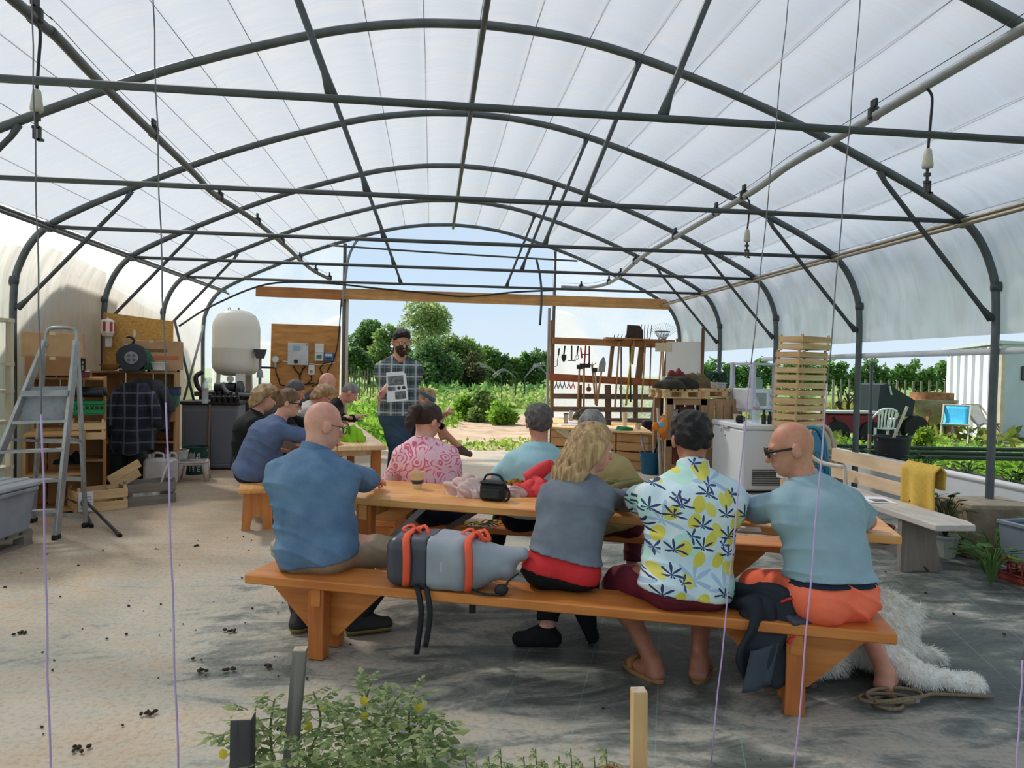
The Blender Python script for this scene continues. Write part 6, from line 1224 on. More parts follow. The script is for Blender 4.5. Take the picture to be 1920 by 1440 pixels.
for (nm, lb, a, b_, hm, hd) in (('hand_weeder', 'hooked hand weeder, leftmost tool on the top plank', (280, 305), (272, 380), BLK, 'hook'), ('trowel', 'round-bladed trowel hanging from the top plank', (342, 280), (330, 372), BLK, 'trowel'), ('hand_hoe', 'T-shaped hand hoe hanging from the top plank', (415, 278), (413, 438), IRON, 'tee'), ('hand_claw', 'small three-clawed hand rake hanging from the top plank', (484, 280), (474, 365), BLK, 'claw'), ('pruner', 'red-handled pruner hanging from the top plank', (512, 300), (526, 412), REDP, None), ('drill_tool', 'grey and red drill-like tool hanging from the top plank', (566, 275), (552, 470), REDP, 'cross'), ('mallet', 'dark red stick hanging at the right of the small tools', (605, 280), (604, 500), P((110, 50, 44), .6), 'knob')):
    p, q = cR(*a, YR - .08), cR(*b_, YR - .08); t = thing(nm, lb, 'tool', p); d = q - p; B().tube([(0, 0, 0), d], .015, 7).ob('grip', hm, t, smooth=True)
    if hd == 'hook': B().tube(catmull([d, d + Vector((-.02, 0, -.12)), d + Vector((-.02, 0, -.2)), d + Vector((-.07, 0, -.22))], 4), .007, 6).ob('hook', IRON, t, smooth=True)
    if hd == 'trowel': B().prism([(-.045, 0), (.045, 0), (.05, .06), (.03, .12), (0, .15), (-.03, .12), (-.05, .06)][::-1], .008, d, (1, 0, 0), (0, 0, -1)).ob('scoop', IRON, t)
    if hd == 'tee': B().box(d, (.16, .02, .02)).ob('bar', IRON, t)
    if hd == 'claw':
        for k in (-1, 0, 1): B().tube(catmull([d, d + Vector((.03 * k, 0, -.06)), d + Vector((.03 * k - .03, -.03, -.12))], 3), .005, 5).ob('claw', IRON, t, smooth=True)
    if hd == 'cross': B().box(d * .5, (.14, .02, .02)).ob('crossbar', IRON, t)
    if hd == 'knob': B().lathe([(.015, -.03), (.03, -.01), (.03, .02), (.015, .03)], d, 10).ob('knob', IRON, t)
for k, (x, c) in enumerate(((250, (60, 80, 84)), (290, (60, 110, 120)), (335, (50, 110, 140)), (385, (170, 50, 50)), (430, (190, 60, 50)), (600, (150, 60, 50)))):
    p = cR(x, 690, YR - .09); t = thing('secateurs', ('black', 'green', 'blue', 'dark red', 'bright red', 'round brown')[k] + ' hand tool hanging from the reddish middle plank', 'tool', p); m = P(c, .5)
    if k < 5:
        for s in (-1, 1): B().tube(catmull([(0, 0, 0), (.02 * s, 0, -.04), (.035 * s, 0, -.09)], 3), .010, 6).ob('handle', m, t, smooth=True)
        B().prism([(-.012, 0), (.012, 0), (.004, .06), (-.004, .06)], .008).ob('jaw', IRON, t)
    else: B().lathe([(.01, -.01), (.05, 0), (.01, .01)], (0, 0, -.1), 16, (0, 1, 0)).ob('disc', m, t); B().cyl((0, 0, 0), (0, 0, -.08), .01).ob('handle', m, t)
# ---- low workbench on crates
wz = .585; q = [atz(*p, wz) for p in ((1028, 800), (1226, 812), (1192, 792), (1030, 783))]
t = thing('workbench', 'low plywood worktop resting on slatted crates before the tool rack', 'table', (q[0].x, q[0].y, 0)); c0 = Vector((q[0].x, q[0].y, 0)); b = B(); b.add([p - c0 - Vector((0, 0, .03)) for p in q] + [p - c0 for p in q], [(3, 2, 1, 0), (4, 5, 6, 7), (0, 1, 5, 4), (1, 2, 6, 5), (2, 3, 7, 6), (3, 0, 4, 7)]); b.ob('worktop', P((226, 190, 138), .6, .12, 5, c2=(200, 160, 108), stretch=(.4, 2, 1)), t)
b = B(); pc = (q[0] + q[3]) / 2 - c0; b.grid(lambda u, v: (pc.x - .1 + .55 * u, (q[0] - c0).y + (q[1] - q[0]).y * .24 * u - .025 - .03 * math.sin(u * 5), -.01 + wz - .20 * v * (1 - abs(u - .45) * 1.9)), 12, 6); b.ob('hanging_cloth', P((206, 190, 164), .85), t, smooth=True, solid=.006)
for k, (x, y) in enumerate(((1058, 1172), (0, 0))): pass
for k, f in enumerate((.16, .5, .80)):
    p = q[0].lerp(q[1], f); ang = math.degrees(math.atan2((q[1] - q[0]).y, (q[1] - q[0]).x))
    nn = Vector((-(q[1] - q[0]).y, (q[1] - q[0]).x, 0)).normalized()
    for j in range(2):
        pp = p + nn * .22; crate('slatted crate carrying the worktop, %s one of the %s stack' % (('lower', 'upper')[j], ('left', 'middle', 'right')[k]), (pp.x, pp.y, .28 * j), ang, .5, .34, .268, 2, gap=.06, mat=WOOD((196, 150, 98), (158, 112, 66), 0, .7, .8))
def onW(x, y): return atz(x, y, wz)
for k in range(9):
    p = onW(1171, 801); c = cup('paper_cup', ('bottom', 'second', 'third', 'fourth', 'fifth', 'sixth', 'seventh', 'eighth', 'topmost')[k] + ' cream cup of the tall stack on the worktop', p + Vector((0, 0, .018 * k)), .042, .10, P((224, 212, 192), .6, .04), group='stacked cups on the worktop')
cup('paper_cup', 'single white cup at the right corner of the worktop', onW(1196, 805), .05, .09, P((216, 206, 192), .6, .04))
heap('green_cloth', P((30, 130, 84), .7, .1, 9), onW(1168, 807), (.13, .07, .07), 'crumpled green cloth on the worktop beside the cup stack', 'cloth', seed=61, n=22)
t = thing('black_can', 'small black tin on the worktop behind the green cloth', 'tin', onW(1141, 797)); B().cyl((0, 0, 0), (0, 0, .09), .045).ob('tin_wall', P((40, 36, 46), .4), t, smooth='a'); B().cyl((0, 0, .09), (0, 0, .098), .047).ob('lid', BLK, t, smooth='a')
t = thing('duffel_bag', 'dark olive duffel bag at the back of the worktop', 'bag', onW(1100, 788)); OL = P((66, 68, 44), .8, .15, 9); heap('bag_body', OL, (0, .08, 0), (.27, .14, .21), par=t, seed=63, n=30, nz=.15); B().tube(catmull([(-.18, -.05, .14), (-.05, -.06, .22), (.1, -.06, .20), (.2, -.05, .12)], 4), .014, 6).ob('handle', P((50, 50, 34), .8), t, smooth=True)
t = thing('thermos', 'slim grey flask on the worktop beside the olive bag', 'flask', onW(1070, 789)); B().lathe([(.035, 0), (.036, .16), (.03, .19)], n=16).ob('flask_wall', P((190, 186, 184), .35, metal=.3), t, smooth='a'); B().cyl((0, 0, .19), (0, 0, .235), .031).ob('cap', P((90, 84, 84), .5), t, smooth='a')
t = thing('tumbler', 'metal tumbler standing on papers at the left of the worktop', 'cup', onW(1061, 795)); B().lathe([(.034, 0), (.042, .17), (.038, .17), (.03, .01)], n=16).ob('tumbler_wall', P((176, 166, 158), .35, metal=.4), t, smooth='a'); B().cyl((0, 0, .17), (0, 0, .185), .045).ob('lid', P((60, 56, 54), .5), t, smooth='a')
for k, (x, y, a) in enumerate(((1064, 797, 8), (1080, 792, -12), (1100, 797, 20), (1148, 804, 5))): t = thing('paper_sheet', ('stack of papers under the metal tumbler', 'bluish sheet lying behind the papers', 'loose white sheet in the middle of the worktop', 'white sheet beside the green cloth')[k], 'paper', onW(x, y), a); B().box((0, 0, .004 + .003 * (k == 0)), (.30, .21, .006 + .008 * (k == 0))).ob('sheets', P((222, 224, 232) if k != 1 else (176, 186, 214), .7, .03), t)
b_ = bucket('blue bucket full of tools beside the worktop crates', atz(1219, 888), .16, .32, P((20, 84, 116), .45, .08))
for k in range(5): B().beam((rnd(-.08, .08), rnd(-.08, .08), .1), (rnd(-.16, .16), rnd(-.1, .1), .44 + .04 * k), .022, .012).ob('tool_handle', (P((190, 170, 180), .6), WHT, BLK, P((120, 150, 190), .5), RK)[k], b_)
t = thing('air_compressor', 'dark red compressor with a pink hose behind the blue bucket', 'compressor', atz(1224, 868) + Vector((.05, .5, 0))); B().lathe([(.02, -.24), (.10, -.2), (.11, 0), (.10, .2), (.02, .24)], (0, 0, .44), 18, (1, 0, 0)).ob('vessel', P((140, 50, 56), .4), t, smooth=True); B().box((0, 0, .6), (.18, .16, .14), ch=.02).ob('motor', BLK, t); B().tube(catmull([(-.1, -.1, .55), (-.22, -.12, .35), (-.1, -.14, .22), (.15, -.14, .3), (.2, -.1, .6)], 5), .012, 6).ob('air_hose', P((206, 110, 120), .5), t, smooth=True)
for x in (-.15, .15): B().box((x, 0, .17), (.04, .2, .34)).ob('foot', BLK, t)
for k in range(4):
    p = atz(1238 + 6 * k, 893 - k); t = thing('batten', ('pale upright batten nearest the blue bucket', 'second pale batten leaning by the pallet shelf', 'third pale batten leaning by the pallet shelf', 'brown batten touching the pallet shelf post')[k], 'batten', p); B().beam((0, 0, 0), (.02 * k - .02, .12, .98 - .12 * (k % 2)), .032, .032, (0, 1, 0)).ob('batten_wood', WOOD((206, 196, 180), (176, 164, 148), 2, .7) if k < 3 else RKZ, t)
# ---- pallet shelf and what lies on it
YS = 9.75
t = thing('pallet_shelf', 'rough shelf built of pallet boards, left of the white freezer', 'shelf', (3.0, YS, 0)); SH = WOOD((176, 140, 104), (134, 102, 72), 2, .75, .7); SHX = WOOD((176, 140, 104), (134, 102, 72), 0, .75, .7)
for x in (0.0, .50, 1.02):
    for y in (0, .55): B().box((x, y, .565), (.09, .07, 1.13)).ob('post', SH, t)
for z in (.16, .52, .84): B().box((.25, .28, z), (.5, .6, .03)).ob('shelf_board', SHX, t)
for z in (1.09, .5): B().box((.51, -.02, z), (1.1, .03, .09)).ob('front_rail', SHX, t)
for k in range(4): B().box((.60 + .125 * k, -.03, .56), (.112, .02, 1.10)).ob('plank', SH, t)
for k in range(7): B().box((.05 + .16 * k, .60, .56), (.13, .02, 1.1)).ob('back_plank', WOOD((96, 74, 56), (70, 54, 42), 2), t)
for k, (x, z, c, w_) in enumerate(((.12, .86, (200, 200, 196), .12), (.34, .86, (120, 90, 70), .16), (.22, .54, (150, 112, 78), .26), (.28, .18, (110, 50, 40), .3))): tt = thing('storage_box', ('small white box', 'brown box', 'cardboard box', 'dark red box')[k] + ' on a board of the pallet shelf', 'box', (3.0 + x, YS + .2, z)); B().box((0, 0, w_ * .42), (w_, w_, w_ * .8), ch=.006).ob('carton', P(c, .7, .1), tt); B().box((0, 0, w_ * .83), (w_ + .01, w_ + .01, .02)).ob('lid', P([k_ * .85 for k_ in c], .7, .1), tt)
pallet('pale pallet on the left of the pallet shelf top', (3.18, YS + .22, 1.135), 4, .62, .6, .13, n=6); pallet('tilted pallet lying on the right of the pallet shelf top', (3.72, YS + .30, 1.15), 22, .80, .6, .13, n=6)
bx = thing('spotted_box', 'white spotted box inside the tilted pallet', 'box', (3.74, YS + .06, 1.29), 22); B().box((0, 0, .035), (.17, .14, .07), ch=.006).ob('carton', P((206, 204, 200), .6, .4, 40), bx); B().box((0, 0, .072), (.175, .145, .01)).ob('lid', WHT, bx)
heap('dark_coat', P((54, 54, 44), .85, .15, 9), (3.16, YS + .12, 1.27), (.26, .24, .16), 'dark green coat thrown over the left pallet', 'clothes', seed=71, n=30); heap('red_garment', P((120, 44, 48), .85, .1, 9), (3.26, YS + .32, 1.27), (.16, .16, .24), 'dark red garment on the pile of clothes', 'clothes', seed=73, n=24); heap('olive_garment', P((112, 96, 68), .85, .1, 9), (3.50, YS + .36, 1.28), (.24, .18, .22), 'brown garment at the right of the clothes pile', 'clothes', seed=75, n=24)
heap('white_rag', P((214, 206, 206), .85, .1, 9), (3.06, YS + .38, 1.27), (.09, .1, .17), 'white rag behind the red garment', 'cloth', seed=77, n=18)
t = thing('green_net', 'tangle of dark green netting behind the clothes pile', 'net', (3.88, YS + .62, 1.22)); GN = P((24, 70, 56), .6)
for k in range(26): a = rnd(0, 6.28); B().tube(catmull([(.26 * math.cos(a + j * .9) * rnd(.4, 1), .12 * math.sin(a * 2 + j), .16 + .14 * math.sin(a + j * 1.7)) for j in range(6)], 4), .006, 5).ob('cord', GN, t, smooth=True)
c = cR(1395, 1150, 9.64); t = thing('orange_cloth', 'orange and blue cloth toy-like bundle hanging on the pallet shelf post', 'cloth', c); ORC = P((232, 138, 40), .8, .1, 9); B().ell((0, 0, 0), (.075, .05, .12), 14, (0, 15, 0)).ob('bundle', ORC, t, smooth=True); B().tube(catmull([(0, .0, .1), (.02, .04, .16), (.03, .12, .16)], 3), .006, 5).ob('hanging_loop', ORC, t); B().ell((-.10, 0, .0), (.055, .04, .06), 12).ob('side_lobe', ORC, t, smooth=True); B().ell((.02, 0, -.12), (.04, .035, .07), 12).ob('lower_lobe', P((206, 100, 30), .8), t, smooth=True); B().ell((-.03, -.045, .03), (.045, .02, .045), 12).ob('blue_patch', P((120, 180, 200), .8), t, smooth=True)
# white sheet panel behind
t = thing('white_board', 'tall white board leaning in the far right corner of the tunnel', 'board', (4.12, 12.3, 0), -30); B().box((0, 0, 1.03), (.62, .02, 2.04)).ob('sheet', P((226, 226, 226), .5, .02), t); B().box((.33, 0, 1.15), (.05, .05, 2.3)).ob('edge_post', WOOD((120, 84, 56), (90, 60, 40), 2), t); B().box((-.36, 0, 1.95), (.3, .03, .16)).ob('top_batten', PAL, t)
# ---- freezer
t = thing('chest_freezer', 'white chest freezer with a latch in front of the pallet shelf', 'freezer', (3.90, 9.02, 0)); FZ = P((226, 230, 234), .35, .02, 3)
B().box((0, 0, .41), (.70, .98, .76), ch=.02).ob('cabinet', FZ, t); B().box((0, 0, .83), (.72, 1.0, .065), ch=.015).ob('lid', FZ, t); B().box((0, 0, .02), (.62, .9, .04)).ob('plinth', RUBBER, t)
B().box((-.37, .05, .80), (.02, .22, .03)).ob('handle', P((190, 192, 194), .4), t); B().tube([(-.375, .15 + .02 * math.cos(a), .75 + .025 * math.sin(a)) for a in [k * PI / 6 for k in range(10)]], .005, 5).ob('latch', GALV, t); B().cyl((-.352, .05, .68), (-.358, .05, .68), .012).ob('lock', GALV, t)
gr = B().box((-.02, -.492, .2), (.40, .012, .2)).ob('vent_grille', P((70, 76, 78), .5), t)
for k in range(7): B().box((-.02, -.50, .115 + .028 * k), (.40, .008, .008)).ob('vent_bar', P((190, 194, 196), .5), gr)
c = atz(1382, 791, .865); cup('mug', 'cream mug with a dark print on the freezer lid', c, .05, .10, P((206, 200, 180), .4), None); t = thing('mug', 'black mug beside the cream mug on the freezer lid', 'cup', atz(1387, 793, .865)); B().lathe([(.035, 0), (.05, .02), (.05, .07), (.04, .095), (.035, .095), (.03, .02)], n=18).ob('mug_wall', BLK, t, smooth='a'); B().tube([(.048 + .025 * math.sin(a), 0, .05 + .03 * math.cos(a)) for a in [PI * k / 8 for k in range(9)]], .007, 6).ob('handle', BLK, t, smooth=True)
water_bottle('clear water bottle with a pink label on the freezer lid', atz(1417, 793, .865), .34, .045)
for k, (x, h) in enumerate(((1432, .16), (1443, .14))): t = thing('dark_bottle', ('dark bottle beside the freezer water bottle', 'dark bottle touching the pale shelf post')[k], 'bottle', atz(x, 795, .865)); B().lathe([(.028, 0), (.03, h * .7), (.014, h * .85), (.014, h)], n=14).ob('bottle_body', P((40, 44, 44), .3), t, smooth='a'); B().cyl((0, 0, h), (0, 0, h + .02), .016).ob('cap', BLK, t)
# ---- lilac shelf and microwave
t = thing('lilac_shelf', 'pale lilac painted shelf frame holding a microwave behind the freezer', 'shelf', (4.22, 9.72, 0), 20); LIL = P((190, 194, 212), .6, .05)
for x in (-.2, .2):
    for y in (-.2, .2): B().box((x, y, .83), (.05, .05, 1.66)).ob('upright', LIL, t)
for z in (.5, .98, 1.64): B().box((0, 0, z), (.44, .44, .03)).ob('shelf_board', LIL, t)
t = thing('microwave', 'white microwave oven on the lilac shelf', 'microwave', (4.22, 9.70, .995), 20); B().box((0, 0, .15), (.46, .36, .30), ch=.015).ob('casing', P((222, 222, 224), .4), t); d = B().box((-.06, -.185, .15), (.32, .02, .27), ch=.008).ob('door', P((232, 232, 234), .4), t); B().box((-.06, -.197, .15), (.22, .006, .18), ch=.004).ob('door_window', P((150, 152, 158), .2), d)
for z in (.21, .10): B().cyl((.16, -.18, z), (.16, -.21, z), .022).ob('knob', P((206, 206, 208), .4), t)
jar('pale green plastic jar on top of the microwave', (4.30, 9.72, 1.295), .055, .16, P((150, 190, 172), .4), P((160, 196, 180), .4), 'jar')
# ---- crate towers
tw = [(-.0, 0), (.0, 0), (.01, .0), (.015, .005), (.02, -.004), (.05, -.01)]; cn = atz(1492, 803, .865)
ux = Vector((math.cos(math.radians(25)), math.sin(math.radians(25)), 0)); uy = Vector((-ux.y, ux.x, 0)); cc = cn + ux * .27 + uy * .17
for k in range(6):
    crate(('lowest', 'second', 'third', 'fourth', 'fifth', 'topmost')[k] + ' pale crate of the tower standing on the freezer', (cc.x + tw[k][0], cc.y + tw[k][1], .87 + .187 * k), 25, .54 - (.0 if k < 5 else .0), .34, .178, 2, group='crate tower', gap=.27)
    cr_ = cc + Vector((tw[k][0], tw[k][1], 0))
cc2 = atz(1535, 915, .15); cc2 = Vector((4.10, 7.95, 0))
for k in range(4): crate(('lowest', 'second', 'third', 'topmost')[k] + ' crate of the low stack beside the freezer', (cc2.x, cc2.y, .188 * k), 20, .54, .34, .18, 2, group='low crate stack', gap=.27)
# ---- chairs
def folding(label, c, rz, mat, tilt=10, group=None):
    t = thing('folding_chair', label, 'chair', c, rz, group); t.rotation_euler = (math.radians(-tilt), 0, math.radians(rz))
    out = [(-.20, 0, 0), (-.205, 0, .5), (-.19, 0, .78), (-.12, 0, .90), (0, 0, .93), (.12, 0, .90), (.19, 0, .78), (.205, 0, .5), (.20, 0, 0)]
    B().tube(catmull(out, 5), .020, 8).ob('frame', mat, t, smooth=True); B().prism([(-.17, .66), (.17, .66), (.165, .78), (.10, .87), (-.10, .87), (-.165, .78)], .012).ob('backrest', mat, t)
    for x in (-.075, .075): B().box((x, 0, .56), (.03, .012, .22)).ob('back_slat', mat, t)
    B().box((0, 0, .28), (.34, .02, .36), ch=.008).ob('seat', mat, t); B().tube([(-.17, .03, 0), (-.17, .03, .48), (.17, .03, .48), (.17, .03, 0)], .014, 6).ob('rear_leg', mat, t)
TEAL = P((28, 118, 146), .4, .06); TEAL2 = P((74, 156, 176), .4, .06); BGE = P((196, 176, 146), .5, .06)
folding('dark teal folding chair leaning in front of the beige ones', (3.86, 7.30, 0), 24, TEAL, 8); folding('lighter teal folding chair just behind the dark teal one', (3.95, 7.40, 0), 24, TEAL2, 8)
folding('beige folding chair behind the teal chairs', (4.10, 7.52, 0), 24, BGE, 8); folding('rearmost beige folding chair against the hoop leg', (4.17, 7.62, 0), 24, BGE, 8)
def garden_chair(label, c, rz, mat, sc=1.0):
    t = thing('garden_chair', label, 'chair', c, rz); t.scale = (sc, sc, sc); B().grid(lambda u, v: ((u - .5) * .46, (v - .5) * .44, .42 - .02 * math.cos((u - .5) * 3)), 6, 6).ob('seat', mat, t, smooth=True, solid=.02)
    arc_ = [(-.25, -.16, .62), (-.26, .10, .64), (-.23, .24, .74), (-.14, .30, .84), (0, .31, .87), (.14, .30, .84), (.23, .24, .74), (.26, .10, .64), (.25, -.16, .62)]
    B().tube(catmull(arc_, 4), .022, 8, flat=1).ob('top_rail', mat, t, smooth=True)
    for k in range(6): x = (k - 2.5) * .065; B().beam((x, .20, .43), (x * 1.15, .295, .84), .038, .008, (0, 1, 0)).ob('back_slat', mat, t)
    for x in (-1, 1):
        for y in (-1, 1): B().tube([(x * .22, y * .18, .42), (x * .26, y * .25, 0)], [.035, .026], 8).ob('leg', mat, t)
        B().tube([(x * .25, -.16, .62), (x * .235, -.18, .42)], .02, 8).ob('arm_post', mat, t)
garden_chair('beige plastic garden chair, its back showing behind the grey-blue T-shirt', (3.33, 6.45, 0), 30, P((206, 198, 184), .5, .05))
# ---- white bench with towel
t = thing('bench', 'old whitewashed bench with a slatted back and curved end panels', 'bench', (3.46, 5.9, 0), -2); WB = WOOD((206, 198, 190), (170, 160, 150), 1, .75, .6); WBZ = WOOD((150, 136, 122), (116, 104, 94), 2, .8, .6); WBP = WOOD((226, 200, 168), (196, 168, 134), 1, .7, .6)
B().prism([(-.18, -1.24), (.12, -1.24), (.17, -1.10), (.17, 1.3), (-.18, 1.3)], .045, (0, 0, .43), (1, 0, 0), (0, 1, 0)).ob('seat', WB, t, bev=.006)
for y in (-.80, 1.0): B().prism([(-.16, 0), (-.07, 0), (-.04, .04), (.04, .04), (.08, 0), (.19, 0), (.15, .10), (.12, .25), (.16, .405), (-.16, .405)], .05, (0, y, 0), (1, 0, 0), (0, 0, 1)).ob('end_panel', WBZ, t)
for y in (-.5, .85): B().box((.278, y, .56), (.045, .07, .36)).ob('back_post', WBZ, t)
for z in (.70, .53): B().box((.24, .18, z), (.03, 1.5, .125 if z > .6 else .11)).ob('back_rail', WBP, t)
t = thing('towel', 'mustard yellow towel draped over the end of the bench back', 'towel', (3.66, 5.42, 0)); YT = P((224, 188, 92), .9, .08, 40, .3, 300, c2=(208, 170, 74))
def tow(u, v):
    w_ = -.20 + .40 * u; s_ = v * .80 - .20
    if s_ < 0: x, z = .075, .78 + s_ * .9
    else: x, z = -.02 - .025 * math.sin(u * 12 + 1) * min(1, s_ * 4), .785 - s_ * (.70 + .5 * math.exp(-((u - .45) / .22) ** 2))
    if abs(s_) < .03: z = .79; x = .03
    return (x + .0, w_ * (1 + .15 * s_) - .04 * s_, z)
B().grid(tow, 26, 26).ob('towel_cloth', YT, t, smooth=True, solid=.012)
t = thing('printed_sheet', 'printed white sheet lying on the whitewashed bench', 'paper', (3.42, 5.62, .455), 78); B().box((0, 0, .002), (.30, .21, .003)).ob('paper', P((230, 232, 238), .7, .02), t); B().box((-.05, .0, .0042), (.14, .12, .001)).ob('printed_photo', P((130, 130, 136), .7, .4, 30, c2=(60, 60, 64)), t)
# ================================================================ vegetation and the world outside
def leafmesh(name, C, R, n, size, mat, par=None, kind=None, flat=.5, zmin=None, shell=.55):
    """n leaf blades scattered through ellipsoid clumps (centres C, radii R)"""
    C = np.asarray(C, float); R = np.asarray(R, float); k = RNG.integers(0, len(C), n)
    if len(C) > 1: w_ = R.prod(1) ** .66; k = RNG.choice(len(C), n, p=w_ / w_.sum())
    d = RNG.normal(size=(n, 3)); d /= np.linalg.norm(d, axis=1)[:, None]; rr = shell + (1 - shell) * RNG.random(n) ** .5
    p = C[k] + d * R[k] * rr[:, None]
    if zmin is not None: p[:, 2] = np.maximum(p[:, 2], zmin + RNG.random(n) * size)
    a = RNG.normal(size=(n, 3)); a[:, 2] *= flat; a += d * .4; a /= np.linalg.norm(a, axis=1)[:, None]; b = np.cross(a, RNG.normal(size=(n, 3))); b /= np.linalg.norm(b, axis=1)[:, None]
    s = size * (.6 + .8 * RNG.random(n))[:, None]
    V = np.stack([p, p + a * s * .5 + b * s * .30, p + a * s, p + a * s * .5 - b * s * .30], 1).reshape(-1, 3)
    return npmesh(name, V, np.arange(n * 4).reshape(-1, 4), mat, par, kind)
def npmesh(name, V, Q, mat, par=None, kind=None):
    m = Q.shape[1]; me = bpy.data.meshes.new(name); me.vertices.add(len(V)); me.vertices.foreach_set('co', V.astype(np.float32).ravel()); me.loops.add(Q.size); me.loops.foreach_set('vertex_index', Q.astype(np.int32).ravel()); me.polygons.add(len(Q)); me.polygons.foreach_set('loop_start', np.arange(0, Q.size, m, dtype=np.int32)); me.polygons.foreach_set('loop_total', np.full(len(Q), m, np.int32)); me.update(calc_edges=True)
    return link(me, name, mat, par, kind=kind)
def LEAF(c, c2, rough=.6, vs=.6):
    m = P(c, rough, .2, vs, c2=c2, island=True, spec=.25)
    if 'tr' not in m: 
        m['tr'] = 1; nt = m.node_tree; b = nt.nodes['Principled BSDF']; o = nt.nodes['Material Output']; t = nt.nodes.new('ShaderNodeBsdfTranslucent'); mx = nt.nodes.new('ShaderNodeMixShader'); mx.inputs[0].default_value = .5
        nt.links.new(b.inputs['Base Color'].links[0].from_socket, t.inputs[0]); nt.links.new(b.outputs[0], mx.inputs[1]); nt.links.new(t.outputs[0], mx.inputs[2]); nt.links.new(mx.outputs[0], o.inputs[0])
    return m
L1 = LEAF((160, 184, 106), (100, 130, 68)); L2 = LEAF((186, 200, 136), (130, 156, 90)); L3 = LEAF((132, 164, 100), (82, 116, 70)); LW = LEAF((164, 200, 78), (106, 152, 52)); LW2 = LEAF((192, 204, 126), (128, 162, 80)); LP = LEAF((128, 170, 92), (82, 124, 62)); LH = LEAF((138, 178, 100), (88, 132, 66))
BK = P((92, 80, 66), .9, .2, 6)
def tree(label, pxx, top, wpx, Y, mat, n=5000, leaf=.26, trunk=True, group=None, seed=0, base=None, name='tree', asp=1.0):
    b0 = aty(pxx, 700, Y); x = b0.x; ztop = aty(pxx, top, Y).z; w_ = wpx * Y / F / 2; t = thing(name, label, 'tree' if name == 'tree' else 'shrub', (x, Y, -.09), group=group); z0 = ztop * (.16 if base is None else base)
    C, R = [], []; rs_ = np.random.default_rng(int(pxx) + seed)
    for k in range(11):
        f = rs_.random(); z = z0 + (ztop - z0) * (.12 + .78 * f); prof = math.sin(PI * min(1, (.16 + .78 * f))) ** .55; a = rs_.random() * 6.28; r = w_ * prof * .78 * rs_.random() ** .5
        q = w_ * (.32 + .22 * rs_.random()) * (prof * .6 + .4); C.append((r * math.cos(a), r * math.sin(a), z)); R.append((q, q, min(q * 1.1 * asp, (ztop - z0) * .3)))
    C.append((0, 0, ztop - (ztop - z0) * .16)); R.append((w_ * .36, w_ * .36, (ztop - z0) * .17))
    leafmesh('foliage', C, R, n, leaf, mat, t, shell=.3, zmin=.1)
    if trunk:
        B().tube([(0, 0, 0), (.1 * w_, 0, z0 * 1.2 + .5), (0, .05, ztop * .7)], [w_ * .07, w_ * .05, w_ * .02], 7).ob('trunk', BK, t, smooth=True)
        for k in range(5): c = Vector(C[k]); B().tube([(0.03, 0, z0 + (c.z - z0) * .3), c * .6 + Vector((0, 0, c.z * .2)), c], [w_ * .035, w_ * .02, w_ * .008], 5).ob('branch', BK, t, smooth=True)
    return t
tree('dark green round-headed tree behind the vineyard stakes, left of the standing person', 690, 600, 92, 48, L3, 6500, .24); tree('mid green tree just left of the speaker', 728, 606, 76, 46, L1, 5000, .24)
tree('tall pale willow-like tree right behind the standing person', 806, 566, 150, 50, L2, 9000, .22); tree('darker broad tree low to the right of the tall pale tree', 852, 628, 96, 47, L1, 6000, .24, base=.05); tree('dark bush filling the foot of the tall pale tree', 800, 640, 120, 44, L3, 6500, .24, base=.02, name='shrub', trunk=False)
tree('greyish sallow bush right of the tall trees', 888, 656, 60, 45, LEAF((124, 128, 88), (84, 92, 60)), 3500, .2, base=.02, name='shrub', trunk=False)
tree('dark shrub at the foot of the left trees', 668, 650, 60, 44, L3, 3500, .24, base=.02, name='shrub', trunk=False)
for k, (x, tp, w_) in enumerate(((912, 646, 30), (930, 655, 28), (948, 664, 26), (966, 668, 30), (984, 660, 26), (1004, 652, 34), (1024, 656, 30), (1046, 650, 30))):
    tree('small distant tree, number %s along the treeline beyond the sprinklers' % ('one', 'two', 'three', 'four', 'five', 'six', 'seven', 'eight')[k], x, tp, w_ * 1.3, 62, (L1, LP, L3)[k % 3], 1500, .3, group='trees beyond the sprinklers', base=.05)
for k in range(20): tree('slender young poplar, %s in the row beyond the vineyard from the left' % words_[k], 1290 + 26.5 * k, 676 + 7 * math.sin(k * 2.3) + (4 if k > 12 else 0), 40, 58 - .25 * k, (LH, LP)[k % 2], 1100, .26, group='poplar row', base=.12, asp=1.5)
# weeds: nobody could count these
def weeds(name, label, x0, x1, y0, y1, n, size, mat, hgt, clump=60, cut=None):
    C, R = [], []
    while len(C) < clump:
        x, y = rnd(x0, x1), rnd(y0, y1)
        if cut and cut(x, y): continue
        r = rnd(.25, .7) * (1 + (y - 13) * .02); C.append((x, y, -.05 + hgt * .3)); R.append((r, r, hgt * rnd(.5, 1.1)))
    o = leafmesh(name, C, R, n, size, mat, kind='stuff', zmin=-.09, shell=.2, flat=.9); o['label'] = label; o['category'] = 'weeds'; o['kind'] = 'stuff'; return o
dirt = lambda x, y: -.75 + max(0, (y - 17) * .35) < x < 4.4 and y < 22.5
weeds('weeds', 'lush green weeds growing just outside the open gable', -7, 1.2, 15.2, 22, 16000, .15, LW, .42, 120, dirt); weeds('weeds', 'pale flowering weeds further out in the field', -12, 12, 22, 38, 15000, .22, LW2, .50, 170, lambda x, y: 1.4 < x < 3.6 and y < 28); weeds('weeds', 'distant rough green cover before the trees', -16, 20, 36, 46, 8000, .35, LP, .5, 120)
